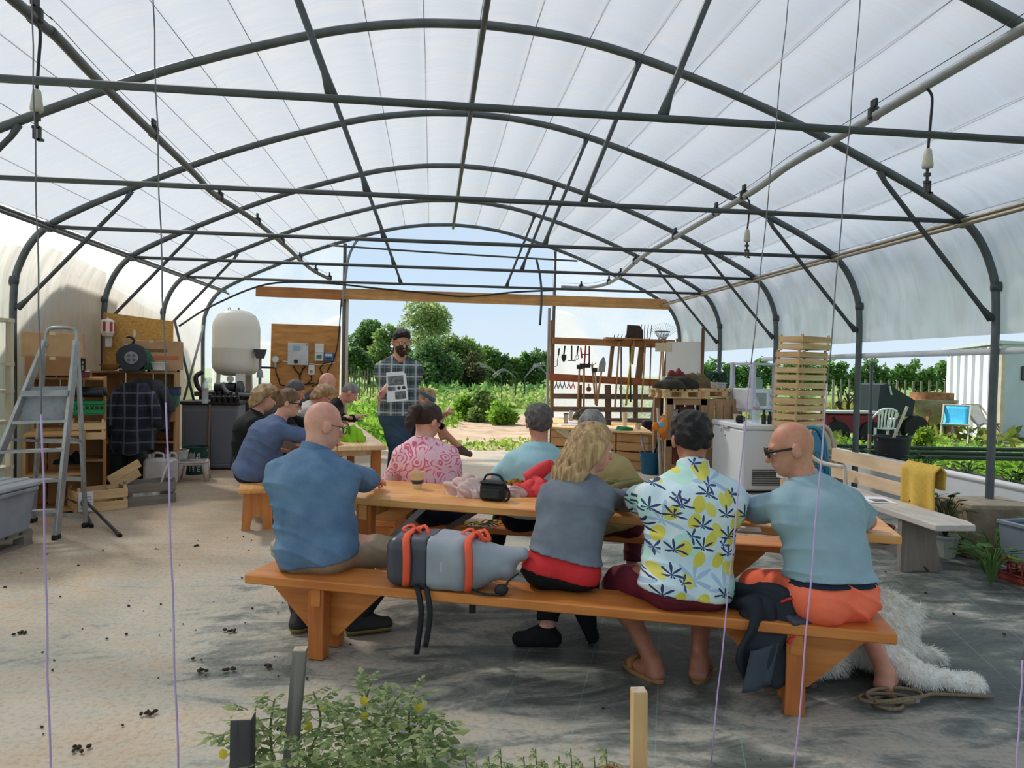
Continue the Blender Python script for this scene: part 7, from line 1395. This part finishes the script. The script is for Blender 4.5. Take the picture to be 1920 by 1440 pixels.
weeds('grass_tufts', 'grass tufts along the edge of the tarp', -3, 2.2, 13.3, 14.6, 1600, .09, LW, .10, 26); weeds('weeds', 'low green weeds outside the open right-hand side', 5.0, 11, 6.5, 15.5, 14000, .10, LW, .20, 190); weeds('weeds', 'yellow-green ground cover in the vineyard', 6, 24, 15, 34, 9000, .24, LEAF((164, 170, 84), (112, 126, 58)), .22, 190)
for k, (x, y, w_, tp, lb) in enumerate(((905, 20.5, 66, 726, 'bright green bramble mound left of the dirt path'), (940, 19.5, 60, 750, 'lower bramble mound beside the dirt path'), (872, 21, 50, 738, 'leafy mound between the reader and the bramble'))): tree(lb, x, tp, w_, y, LW if k else L1, 2600, .13, False, base=.0, name='shrub')
tree('feathery yellow-green bush beside the black bucket with a stick', 1738, 792, 46, 12.0, LEAF((168, 190, 78), (120, 150, 50)), 1500, .08, False, base=.02, name='shrub')
# stakes, fence and sprinklers in the field
STK = P((120, 108, 94), .9, .2, 8)
for k in range(11): p = aty(648 + 5.2 * k, 700, 27 + .3 * k); t = thing('fence_stake', 'thin grey fence stake, %s from the left beside the gable post' % words_[k], 'stake', (p.x, p.y, -.09), group='stakes at the field edge'); B().cyl((0, 0, 0), (0, 0, 1.35 + .1 * (k % 3)), .025, n=6).ob('stake_wood', STK, t)
for k in range(16):
    y = 22 + 9 * ((k * 7) % 5) / 5; p = aty(1562 + 15 * k, 740, y); t = thing('vine_post', 'grey vineyard post, %s of the posts from the folding chairs to the shed' % words_[k], 'post', (p.x, y, -.09), group='vineyard posts'); B().cyl((0, 0, 0), (0, 0, 1.45), .04, n=7).ob('post_wood', P((150, 142, 128), .9, .2, 8), t)
    b = B()
    for j in range(5): b.tube([(.3, 0, .0), (.3 + rnd(-.1, .1), 0, .5), (.3 + rnd(-.35, .35), rnd(-.1, .1), .75 + rnd(-.1, .3))], .03, 5)
    b.ob('vine_stock', P((84, 66, 48), .9, .2, 9), t, kind='stuff')
WAT = P((240, 244, 248), .3, .02, alpha=.10); JM = P((60, 64, 60), .5)
for k, (a, b_, m_) in enumerate((((941, 708), (918, 690), (900, 684)), ((967, 708), (945, 693), (925, 706)), ((984, 708), (1004, 686), (1022, 682)), ((1028, 706), (1014, 690), (1000, 684)))):
    q = [aty(x, y, 30) for x, y in (a, b_, m_)]; t = thing('field_sprinkler', ('leftmost', 'second', 'third', 'rightmost')[k] + ' sprinkler throwing a white water jet over the field', 'sprinkler', (q[0].x, 30, -.09)); o = Vector((q[0].x, 30, -.09)); B().cyl((0, 0, 0), q[0] - o, .025, n=6).ob('riser', JM, t)
    pts = catmull([p - o for p in q], 6); B().tube(pts, [.02 + .006 * j for j in range(len(pts))], 7).ob('water_jet', WAT, t, smooth=True)
# ---- hut behind the left film
XH = -4.86; poly = [atx(x, y, XH) for x, y in ((-40, 640), (95, 484), (152, 508), (195, 528), (262, 570), (330, 606), (345, 650), (345, 720), (-40, 720))]
t = thing('hut', 'brown hut showing dimly through the left side film', 'hut', (XH - 1.1, 0, 0)); pts = [(p.y, p.z) for p in poly]; pts[-1] = (pts[-1][0], 0); pts[-2] = (pts[-2][0], pts[-2][1]); pts[-1] = (poly[-1].y, -.05); pts[-2] = (poly[-2].y, -.05)
B().prism(pts, 2.2, (0, 0, 0), (0, 1, 0), (0, 0, 1)).ob('wall', P((228, 206, 176), .9, .1, 3), t)
for a, b_ in zip(poly[:3], poly[1:4]): B().beam((0, a.y, a.z), (0, b_.y, b_.z), 2.24, .26).ob('roof_slab', P((104, 88, 76), .9, .15, 5), t)
# ---- shed and camper on the right
n0 = aty(1876, 700, 16.5); far = Vector((n0.x + 1.40, 20.2, 0)); t = thing('metal_shed', 'white corrugated metal shed beyond the planter', 'shed', (far.x, far.y, -.09)); WS = P((232, 235, 240), .5, .04, 2); hz = 2.42
d = Vector((n0.x - far.x, n0.y - far.y, 0)); L_ = d.length; u = d.normalized(); nrm = Vector((-.95, .3, 0))
for k in range(7):
    a = u * (L_ * k / 7); b_ = u * (L_ * (k + .72) / 7); c_ = u * (L_ * (k + .80) / 7); e_ = u * (L_ * (k + .95) / 7); f_ = u * (L_ * (k + 1) / 7); b = B(); Z = Vector((0, 0, hz)); r_ = nrm * .07
    P_ = [a, b_, c_ + r_, e_ + r_, f_]; b.add([p for p in P_] + [p + Z for p in P_], [(i, i + 1, 6 + i, 5 + i) for i in range(4)]); b.ob('corrugated_sheet', WS, t, solid=.01)
e0 = u * L_; e1 = e0 + Vector((2.6, .5, 0)); B().beam(e0 + Vector((0, 0, hz / 2 + .08)), e1 + Vector((0, 0, hz / 2 + .08)), .05, hz + .1).ob('side_wall', P((186, 194, 206), .5, .05, 2), t); B().box(e0 + Vector((.0, -.04, hz / 2)), (.10, .10, hz)).ob('corner_trim', P((206, 192, 170), .5), t)
mid = (e1 * .5 + Vector((.4, .8, hz))); b = B(); tri = [Vector((-.15, .1, hz)), e0 + Vector((-.15, -.12, hz + .05)), e1 + Vector((.1, -.1, hz + .05)), e1 - e0 + Vector((0, .1, hz))]; b.add(tri + [p + Vector((0, 0, .08)) for p in tri], [(3, 2, 1, 0), (4, 5, 6, 7), (0, 1, 5, 4), (1, 2, 6, 5), (2, 3, 7, 6), (3, 0, 4, 7)]); b.ob('roof', P((200, 206, 212), .5), t)
w0 = e0.lerp(e1, .36); B().box(w0 + Vector((.02, -.05, hz * .72)), (.62, .04, .36), (0, 0, math.degrees(math.atan2((e1 - e0).y, (e1 - e0).x))), ch=.05).ob('window', P((30, 36, 42), .1, .05), t)
def deckchair(label, p, mat, rz):
    t = thing('deckchair', label, 'chair', p, rz); WDK = P((206, 196, 180), .6)
    for x in (-.28, .28): B().beam((x, -.45, .02), (x, .35, .92), .035, .03, (1, 0, 0)).ob('long_rail', WDK, t); B().beam((x * .92, .45, .02), (x * .92, -.25, .48), .035, .03, (1, 0, 0)).ob('cross_rail', WDK, t)
    for y, z in ((.35, .92), (-.25, .48), (-.45, .03)): B().cyl((-.3, y, z), (.3, y, z), .018, n=8).ob('crossbar', WDK, t)
    B().grid(lambda u_, v: ((u_ - .5) * .52, .35 - .6 * v, .92 - .44 * v - .22 * math.sin(PI * v)), 6, 12).ob('canvas', mat, t, smooth=True, solid=.008)
deckchair('turquoise canvas deckchair in front of the white shed', atz(1790, 832, -.09), P((84, 198, 232), .8, .3, 9, c2=(66, 180, 220)), -42); deckchair('cream deckchair right of the turquoise one', atz(1842, 828, -.09), P((222, 216, 200), .8), 10)
garden_chair('white plastic garden chair among the weeds outside', atz(1652, 836, -.09) + Vector((0, 0, 0)), 170, P((230, 232, 236), .4, .03), 1.0)
# farm machines
p = aty(1655, 806, 16.5); t = thing('covered_machine', 'farm machine with a tilted dark hood and red frame', 'machine', (p.x, p.y, -.09)); HD = P((26, 40, 44), .5, .1); MR = P((130, 36, 46), .6, .1)
B().prism([(-.45, .75), (.45, .62), (.52, 1.02), (-.22, 1.42), (-.40, 1.38)], .9).ob('hood', HD, t); B().beam((-.12, -.47, 1.15), (-.18, -.47, 1.36), .06, .02).ob('white_strip', WHT, t); B().beam((.45, -.2, .7), (1.0, -.3, .35), .06, .06).ob('drawbar', MR, t); B().box((-.1, 0, .45), (.9, .7, .35), ch=.05).ob('engine_block', P((120, 120, 120), .5, .3, 8), t)
for x in (-.4, .5): B().lathe([(.1, -.08), (.32, -.08), (.34, 0), (.32, .08), (.1, .08)], (x, -.5, .33), 18, (0, 1, 0)).ob('wheel', RUBBER, t, smooth='a')
p = aty(1588, 806, 15.5); t = thing('red_trailer', 'long dark red implement with a pale board on top, behind the folding chairs', 'machine', (p.x, p.y, -.09)); B().box((0, 0, .50), (1.25, .5, .42), ch=.03).ob('body', MR, t); B().box((-.05, -.05, .76), (1.5, .5, .05)).ob('top_board', P((190, 190, 186), .6), t); B().beam((-.5, -.27, .65), (-.2, -.27, .3), .05, .03).ob('strut', BLK, t); B().lathe([(.08, -.05), (.28, -.05), (.28, .05), (.08, .05)], (.4, -.28, .28), 16, (0, 1, 0)).ob('wheel', RUBBER, t); B().lathe([(.08, -.05), (.28, -.05), (.28, .05), (.08, .05)], (-.4, -.28, .28), 16, (0, 1, 0)).ob('wheel', RUBBER, t)
p = aty(1745, 800, 17.0); t = thing('seed_hopper', 'rusty conical spreader hopper standing before the vineyard', 'spreader', (p.x, p.y, -.09)); RU = P((172, 126, 84), .8, .25, 8, c2=(120, 78, 50)); B().lathe([(.12, .35), (.30, .55), (.58, .95), (.60, 1.02), (.52, 1.02)], n=20).ob('cone', P((186, 170, 140), .7, .2, 6), t, smooth='a'); B().lathe([(.50, 1.02), (.50, 1.20), (.46, 1.20), (.46, 1.02)], n=20).ob('collar', RU, t, smooth='a')
for a, b_ in (((-.5, -.4, 0), (-.25, -.3, .8)), ((.0, -.6, .1), (.2, -.55, .95)), ((.5, -.4, 0), (.3, -.3, .8)), ((0, .5, 0), (0, .4, .8))): B().beam(a, b_, .07, .07).ob('leg', RU, t)
heap('black_film_heap', P((40, 42, 48), .25, .2, 6, spec=.7), tuple(aty(1757, 800, 18.0) * 1.0)[:2] + (-.09,), (.55, .45, .5), 'heap of shiny black plastic before the shed', 'plastic', seed=81, n=26)
t = thing('drum', 'pale green half-buried drum beside the white garden chair', 'drum', atz(1678, 826, -.09)); B().lathe([(.0, -.02), (.36, 0), (.36, .5), (.0, .52)], (0, 0, .16), 20, (0, 1, 0)).ob('shell', P((150, 180, 166), .5, .1), t, smooth='a'); B().lathe([(.365, .0), (.375, .02), (.365, .04)], (0, 0, .16), 20, (0, 1, 0)).ob('rim', P((110, 130, 122), .5), t)
for k in range(4):
    y = 10.4 + .14 * k; z = .30 + .055 * (k % 3); o = B().tube([(4.95, y, z), (7, y - .3, z - .02), (10, y - .7, z - .01), (14, y - 1.2, z)], .032, 8).ob('black_pipe', P((40, 52, 44), .5, .1), smooth=True); tag(o, 'long black water pipe, %s from the front of those beside the tunnel' % words_[k], 'pipe', 'black pipes beside the tunnel')
for k, (x, y) in enumerate(((6.2, 10.0), (8.9, 9.7), (11.5, 9.2))): t = thing('pipe_stake', ('left', 'middle', 'right')[k] + ' wooden stake holding the black pipes', 'stake', (x, y, -.09)); B().box((0, 0, .35), (.04, .04, .75)).ob('stake_wood', STK, t); B().box((0, .5, .33), (.05, 1.0, .04)).ob('support_arm', STK, t)
t = thing('outer_post', 'thin grey post outside the open side, left of the black bucket', 'post', atz(1629, 862, -.09)); B().cyl((0, 0, 0), (0, 0, 1.86), .032, n=10).ob('post_tube', STEELD, t); B().box((0, 0, 1.83), (.09, .09, .04)).ob('cap', STEELD, t)
# ---- raised bed along the right side
t = thing('raised_bed', 'raised bed with white board sides running along the tunnel', 'planter', (5.4, 6.6, 0)); B().box((-.5, 0, .26), (.03, 4.6, .52)).ob('side_board', P((226, 230, 234), .45, .05, 3), t); B().tube([(-.5, -2.3, .53), (-.5, 2.3, .53)], .035, 8).ob('rolled_edge', P((232, 232, 230), .4, .03), t, smooth=True); B().box((.5, 0, .2), (.03, 4.6, .4)).ob('side_board', P((226, 230, 234), .45, .05, 3), t); B().grid(lambda u, v: (-.48 + .96 * u, -2.3 + 4.6 * v, .42 + .02 * wob([u * 3, v * 9, 0], 3)), 8, 30).ob('soil', P((98, 78, 58), .95, .2, 9), t, smooth=True)
def plantlet(name, label, c, n, h, lw, mat, spread=.12, group=None, blade=False):
    t = thing(name, label, 'plant', c, group=group)
    for k in range(n):
        a = rnd(0, 6.28); r = spread * rnd(.3, 1); hh = h * rnd(.6, 1)
        if blade: B().tube([(r * .3 * math.cos(a), r * .3 * math.sin(a), 0), (r * .6 * math.cos(a), r * .6 * math.sin(a), hh * .6), (r * math.cos(a), r * math.sin(a), hh)], [lw, lw * .8, lw * .2], 4).ob('blade', mat, t, smooth=True)
        else:
            p = Vector((r * math.cos(a), r * math.sin(a), hh)); B().tube([(0, 0, 0), p * .5 + Vector((0, 0, hh * .25)), p], .004, 4).ob('stem', mat, t); u_ = Vector((math.cos(a), math.sin(a), rnd(-.2, .4))).normalized(); s_ = Vector((-math.sin(a), math.cos(a), rnd(-.3, .3)))
            B().prism([(0, -.1 * lw), (lw * .5, -.42 * lw), (lw, -.36 * lw), (lw * 1.5, 0), (lw, .36 * lw), (lw * .5, .42 * lw), (0, .1 * lw)], .002, p, u_, s_).ob('leaf', mat, t)
    return t
SG = LEAF((96, 130, 70), (54, 86, 44), vs=5); CHV = LEAF((136, 172, 116), (86, 128, 84), vs=5)
for k in range(9): plantlet('strawberry_plant', 'leafy strawberry plant in the raised bed, %s from the far end' % words_[8 - k], (5.15 + .35 * (k % 2), 6.2 + .32 * k, .43), 12, .17, .06, SG, .18, group='strawberry plants')
for k in range(8): plantlet('chive_clump', 'clump of chives in the raised bed, %s from the near end' % words_[k], (5.2 + .3 * (k % 2), 4.7 + .2 * k, .43), 26, .42, .006, CHV, .16, group='chive clumps', blade=True)
bucket('big black builder bucket with a stick, standing in the bed behind the white bench', (5.22, 8.05, .42), .21, .36, P((46, 46, 50), .5, .1), fill=P((60, 50, 40), .9)); t = thing('stick', 'pale stick standing in the black builder bucket', 'stick', (5.24, 8.05, .72)); B().beam((-.02, 0, 0), (.16, 0, .42), .025, .025).ob('stick_wood', PAL, t)
t = thing('concrete_block', 'rough concrete block holding the right hoop leg', 'block', (4.42, 5.62, 0)); B().box((0, 0, .22), (.62, .5, .44), (0, 0, -4), ch=.02).ob('concrete', P((150, 136, 112), .95, .2, 7, .4, 30, c2=(112, 98, 78)), t); B().box((.0, 0, .444), (.58, .46, .008), (0, 0, -4)).ob('worn_top', P((176, 162, 138), .95, .2, 9), t)
for k, (x, y, r, h, c, lb) in enumerate(((3.98, 5.52, .10, .18, (196, 206, 196), 'white octagonal pot with a sapling behind the whitewashed bench'), (4.05, 5.95, .12, .2, (150, 84, 60), 'terracotta pot behind the white pot'), (3.72, 6.0, .11, .16, (156, 90, 66), 'terracotta pot under the whitewashed bench'))):
    t = thing('plant_pot', lb, 'pot', (x, y, 0)); B().lathe([(r * .75, 0), (r, h * .9), (r * 1.08, h * .9), (r * 1.08, h), (r * .95, h), (r * .8, .03)], n=8 if k == 0 else 20).ob('pot_wall', P(c, .7, .15), t); B().lathe([(0, h * .86), (r * .95, h * .86), (r * .9, h * .84)], n=12).ob('soil', P((70, 56, 44), .95), t)
plantlet('sapling', 'leafy sapling growing in the white octagonal pot', (3.98, 5.52, .155), 22, .38, .07, LEAF((92, 104, 56), (60, 74, 40), vs=5), .26); plantlet('sapling', 'second leafy plant behind the whitewashed bench', (4.05, 5.95, .17), 18, .36, .06, SG, .22)
for k, (x, y) in enumerate(((3.95, 5.05), (4.15, 5.2), (4.62, 5.15), (4.3, 4.75), (3.75, 4.75))): plantlet('weed', ('broad-leaved weed at the foot of the concrete block', 'green weed right of the concrete block foot', 'tall weed before the raised bed', 'weed growing around the grey crate', 'low weed left of the red crate')[k], (x, y, 0), 14, .20 + .1 * (k % 3), .07, LP, .18)
plastic_crate('dark red lattice crate under the grey tote at the right edge', (4.22, 4.72, 0), 6, .56, .38, .18, P((140, 58, 50), .5, .1)); t = thing('tote', 'grey plastic tote on the red lattice crate at the right edge', 'crate', (4.22, 4.72, .182), 6); GT = P((122, 132, 146), .5, .08)
b = B(); b.add([(x * (.29 if z else .27), y * (.195 if z else .18), z) for z in (0, .26) for x, y in ((-1, -1), (1, -1), (1, 1), (-1, 1))], [(3, 2, 1, 0), (0, 1, 5, 4), (1, 2, 6, 5), (2, 3, 7, 6), (3, 0, 4, 7)]); b.ob('tub', GT, t, solid=.01)
for y in (-.195, .195): B().box((0, y, .25), (.60, .03, .03), ch=.005).ob('rim', GT, t); B().box((0, y * 1.02, .20), (.56, .012, .012)).ob('rib', GT, t)
for x in (-.29, .29): B().box((x, 0, .25), (.03, .40, .03), ch=.005).ob('rim', GT, t)
plantlet('weed', 'weed growing inside the grey tote', (4.22, 4.72, .21), 12, .22, .07, LP, .16)
# ================================================================ foreground: stakes, tomatoes, dog, clods
YF = 2.25
def stake(label, pxx, top, wpx, mat, lean=0, Y=YF, dpx=None):
    p = aty(pxx, top, Y); t = thing('wooden_stake', label, 'stake', (p.x + lean, Y, 0)); w_ = wpx * Y / F; B().beam((0, 0, 0), (-lean, 0, p.z), w_, (dpx or wpx) * Y / F, (0, 1, 0)).ob('stake_wood', mat, t, bev=.003); B().box((-lean, 0, p.z + .0005), (w_ * .96, w_ * .9, .003)).ob('sawn_end', P([min(255, c * 1.2) for c in (170, 156, 136)], .9, .2, 60), t)
OLDW = WOOD((136, 128, 120), (78, 73, 69), 2, .9, .9, .6)
stake('weathered grey stake rising from the tomato plants', 563, 1217, 24, OLDW, -.045); stake('short dark weathered board left of the tomato plants', 456, 1342, 37, WOOD((88, 85, 84), (50, 48, 50), 2, .9, .9, .6), 0, 2.15); stake('new pale wooden stake at the bottom right of the bench', 1198, 1294, 28, WOOD((222, 184, 132), (196, 152, 98), 2, .6, .8), .008)
TL = LEAF((168, 182, 126), (112, 136, 84), .55, 7); TS = P((120, 130, 84), .6, .15, 9)
def compound(s):
    b = B(); up3 = Vector((0, 0, 1)); n = 7; b.tube([(0, 0, 0), (s * .5, 0, .02 * s), (s, 0, -.10 * s)], [.0022, .0018, .001], 4)
    lf = [(s * .26, 1), (s * .26, -1), (s * .5, 1), (s * .5, -1), (s * .74, 1), (s * .74, -1), (s * .92, 0)]
    for x, sd in lf:
        z = .02 * s - .10 * s * (x / s) ** 2; u = Vector((.75 if sd else 1, .8 * sd, -.35)).normalized(); v = Vector((-.8 * sd if sd else 0, .75 if sd else 1, .1)).normalized(); L = s * (.36 if sd else .42); w_ = L * .30; o = Vector((x, 0, z))
        out = [(0, 0), (.22, .5), (.30, .42), (.45, 1), (.55, .78), (.72, .62), (1, 0)]
        V = [o + u * (L * a) + v * (w_ * c) + up3 * (-.012 * s * c - .10 * L * a * a) for a, c in out] + [o + u * (L * a) - v * (w_ * c) - up3 * (.012 * s * c + .10 * L * a * a) for a, c in out[1:-1]]
        V.append(o + u * (L * .5) + up3 * .006 * s); m = len(out); f = []
        for k in range(m - 1): f.append((len(V) - 1, k, k + 1))
        low = [0] + list(range(m, m + m - 2)) + [m - 1]
        for k in range(len(low) - 1): f.append((len(V) - 1, low[k + 1], low[k]))
        b.add(V, f)
    me = bpy.data.meshes.new('leaf'); me.from_pydata(b.v, [], b.f); me.update(); me.materials.append(TL); return me
LEAVES = [compound(s) for s in (.10, .13, .16)]
def tomato(label, pxx, top, Y, nl=15, fl=2, sc=1.0):
    p = aty(pxx, top, Y); t = thing('tomato_plant', label, 'plant', (p.x, Y, 0)); H_ = max(.12, p.z); bx, by = rnd(-.05, .05), rnd(-.04, .04)
    stem = catmull([(0, 0, 0), (bx, by, H_ * .4), (-bx * .5, by, H_ * .75), (bx * .6, 0, H_)], 6); B().tube(stem, [.007 - .004 * k / len(stem) for k in range(len(stem))], 6).ob('stem', TS, t, smooth=True)
    for k in range(nl):
        f = .12 + .88 * (k + .5) / nl; q = stem[min(len(stem) - 1, int(f * (len(stem) - 1)))]; o = bpy.data.objects.new('leaf', LEAVES[(k * 7) % 3 if f < .85 else 0]); COL.objects.link(o); o.parent = t; o.location = q; a = k * 2.4 + rnd(-.3, .3)
        o.rotation_euler = (rnd(-.25, .25), -rnd(.0, .75) if f > .5 else rnd(-.4, .4), a); s_ = sc * rnd(.75, 1.15) * (1 - .35 * f); o.scale = (s_, s_, s_)
    for k in range(fl): q = stem[-3 - 3 * k] + Vector((rnd(-.04, .04), rnd(-.05, -.02), -.02)); B().lathe([(.002, 0), (.013, .002), (.016, .006), (.003, .008)], q, 6, (rnd(-.5, .5), -1, .2)).ob('flower', P((226, 206, 60), .6), t)
for k, (x, tp, y, lb) in enumerate(((462, 1330, 2.32, 'tomato plant between the dark board and the grey stake'), (512, 1310, 2.40, 'tomato plant against the left of the grey stake'), (596, 1296, 2.46, 'tomato plant just right of the grey stake'), (640, 1330, 2.30, 'low tomato plant in the middle of the clump'), (690, 1276, 2.42, 'tallest tomato plant of the clump'), (735, 1300, 2.34, 'tomato plant right of the tallest one'), (772, 1292, 2.44, 'tomato plant near the right end of the clump'), (815, 1350, 2.36, 'rightmost tomato plant of the clump'), (560, 1390, 2.12, 'tomato plant at the very bottom by the grey stake'), (700, 1370, 2.12, 'bushy tomato plant at the bottom centre of the clump'), (785, 1400, 2.1, 'tomato plant at the bottom right of the clump'), (640, 1405, 2.0, 'lowest tomato plant at the picture bottom'))): tomato(lb, x, tp, y, 26, 2 if k in (0, 2, 4, 6) else 0, 1.05)
for k in range(13):
    x = 872 + 22 * k; p = aty(x, 1404 + 14 * ((k * 5) % 3), 2.2); t = thing('seedling', 'small seedling, %s from the left in the row at the bottom edge' % words_[k], 'plant', (p.x, 2.2, 0), group='seedlings at the bottom edge'); B().tube([(0, 0, 0), (.01, 0, p.z * .6), (0, 0, p.z)], [.004, .003, .002], 5).ob('stem', TS, t)
    for j in range(8): o = bpy.data.objects.new('leaf', LEAVES[0]); COL.objects.link(o); o.parent = t; o.location = (0, 0, p.z * (.62 + .05 * j)); o.rotation_euler = (0, rnd(-.6, .1), j * 2.4); s_ = rnd(.3, .5); o.scale = (s_, s_, s_)
t = thing('plant_pot', 'terracotta pot rim at the bottom edge beside the new stake', 'pot', (aty(1150, 1420, 2.16).x, 2.16, 0)); B().lathe([(.05, 0), (.06, .20), (.068, .20), (.068, .225), (.057, .225), (.045, .05)], n=22).ob('pot_wall', P((176, 108, 78), .8, .15), t, smooth='a'); B().lathe([(0, .21), (.058, .21), (.05, .19)], n=16).ob('soil', P((70, 54, 42), .95), t)
# ---- dog
def dog():
    base = Vector((1.86, 3.42, 0)); t = thing('dog', 'fluffy white dog lying on the tarp behind the coral shorts leg', 'dog', base); V3 = lambda x, y, z: Vector((x, y, z)) - base
    body = [('c', V3(1.50, 3.56, .13), V3(1.78, 3.52, .17), .13, .165), ('c', V3(1.78, 3.52, .17), V3(1.98, 3.42, .20), .165, .155), ('e', V3(1.48, 3.55, .12), (.15, .15, .13)), ('e', V3(1.91, 3.50, .21), (.23, .18, .19)),
            ('c', V3(1.96, 3.44, .24), V3(2.06, 3.47, .25), .12, .10), ('e', V3(2.08, 3.47, .23), (.12, .11, .11)), ('c', V3(2.10, 3.55, .20), V3(2.14, 3.63, .16), .05, .032),
            ('c', V3(1.93, 3.30, .12), V3(2.02, 3.17, .06), .085, .055), ('c', V3(2.02, 3.17, .06), V3(2.24, 3.11, .043), .052, .042), ('e', V3(2.27, 3.105, .035), (.05, .042, .035)),
            ('c', V3(2.02, 3.40, .10), V3(2.30, 3.42, .04), .06, .04), ('c', V3(1.52, 3.42, .09), V3(1.68, 3.34, .06), .09, .05), ('c', V3(1.68, 3.34, .06), V3(1.50, 3.30, .04), .045, .035), ('c', V3(1.40, 3.62, .10), V3(1.36, 3.42, .06), .055, .045),
            ('c', V3(2.03, 3.42, .31), V3(2.05, 3.39, .375), .034, .012), ('c', V3(2.15, 3.42, .28), V3(2.19, 3.39, .315), .034, .012)]
    WF = P((246, 244, 236), .9, .08, 14, .3, 90, c2=(226, 220, 206)); o = sdf_ob('body', body, WF, t, .010, 0, .05, clips=[((0, 0, .004), (0, 0, -1))], disp=lambda p: .007 * np.sin(p[:, 0] * 60 + 3 * np.sin(p[:, 2] * 30)) * np.sin(p[:, 1] * 55 + p[:, 2] * 20))
    me = o.data; nv = len(me.vertices); co = np.empty(nv * 3, np.float32); me.vertices.foreach_get('co', co); co = co.reshape(-1, 3); no = np.empty(nv * 3, np.float32); me.vertices.foreach_get('normal', no); no = no.reshape(-1, 3)
    n = 30000; k = RNG.integers(0, nv, n); p = co[k] + RNG.normal(size=(n, 3)) * .004; d = no[k] * .8 + np.array([.25, -.05, -.55]) + RNG.normal(size=(n, 3)) * .28; d /= np.linalg.norm(d, axis=1)[:, None]; s = np.cross(d, RNG.normal(size=(n, 3))); s /= np.linalg.norm(s, axis=1)[:, None]; L = (.020 + .030 * RNG.random(n)) * np.where(co[k][:, 1] < -.18, .45, 1.0)
    L = L[:, None]; tip = p + d * L + np.array([0, 0, -.25]) * L; tip[:, 2] = np.maximum(tip[:, 2], .004); V = np.stack([p - s * .0016, p + s * .0016, tip], 1).reshape(-1, 3); npmesh('fur', V, np.arange(n * 3).reshape(-1, 3), WF, t, 'stuff')
    for c in (V3(2.10, 3.44, .26), V3(2.16, 3.50, .25)): B().ell(c, .010, 8).ob('eye', BLK, t, smooth=True)
    B().ell(V3(2.155, 3.655, .165), (.02, .018, .016), 10).ob('nose', BLK, t, smooth=True)
    B().tube([V3(1.60, 3.56, .14) + Vector((.0, .185 * math.cos(a), .175 * math.sin(a))) for a in [PI * (k_ / 12) for k_ in range(13)]], .014, 6, flat=.5).ob('harness', P((120, 44, 52), .7), t, smooth=True, label='dark red harness strap')
dog()
c = atz(1672, 1322); t = thing('rope_leash', 'tan rope leash coiled on the tarp by the flip-flop', 'leash', c); pts = []
for k in range(56): a = k * .42; r = .060 + .035 * math.sin(k * .23) ** 2; pts.append((r * 1.35 * math.cos(a) + .05 * math.sin(k * .31), r * .75 * math.sin(a) + .018 * math.cos(k * .27), .010 + .0006 * k))
pts += [(.14, -.01, .04), (.24, .06, .016), (.36, .05, .012), (.52, .02, .012)]; B().tube(catmull(pts, 3), .0085, 7).ob('rope', P((140, 122, 96), .9, .2, 60), t, smooth=True); B().box((.10, -.03, .03), (.03, .012, .012), (0, 0, 20)).ob('clip', GALV, t)
t = thing('shoulder_bag', 'small black bag on the tarp behind the right bench leg', 'bag', atz(1478, 1262)); B().box((0, 0, .07), (.16, .10, .14), ch=.03).ob('case', BLK, t); B().tube(catmull([(-.06, 0, .13), (0, -.02, .19), (.06, 0, .13)], 4), .008, 6).ob('strap', BLK, t)
# ---- crumbs of soil on the tarp
b = B()
for k in range(150):
    x = rnd(-3.3, -.6) if k % 3 else rnd(-3.3, 3.2); y = rnd(2.3, 6.5); s_ = rnd(.003, .012) * (1.4 if k % 9 == 0 else 1); b.ell((x, y, s_ * .3 + .003), (s_, s_ * rnd(.5, 1), s_ * .55), 6, (rnd(0, 40), 0, rnd(0, 180)))
for x, y in ((382, 1260), (430, 1258), (150, 1408), (500, 1250), (365, 1025), (430, 1185), (280, 1340), (40, 1190)):
    p = atz(x, y)
    for j in range(5): b.ell((p.x + rnd(-.03, .03), p.y + rnd(-.02, .02), .01), (rnd(.007, .016), rnd(.005, .011), .008), 6, (rnd(0, 40), 0, rnd(0, 180)))
o = b.ob('soil_crumbs', P((74, 58, 46), .95, .2, 20), smooth=True); o['kind'] = 'stuff'; o['label'] = 'dark crumbs of soil scattered over the tarp'; o['category'] = 'dirt'
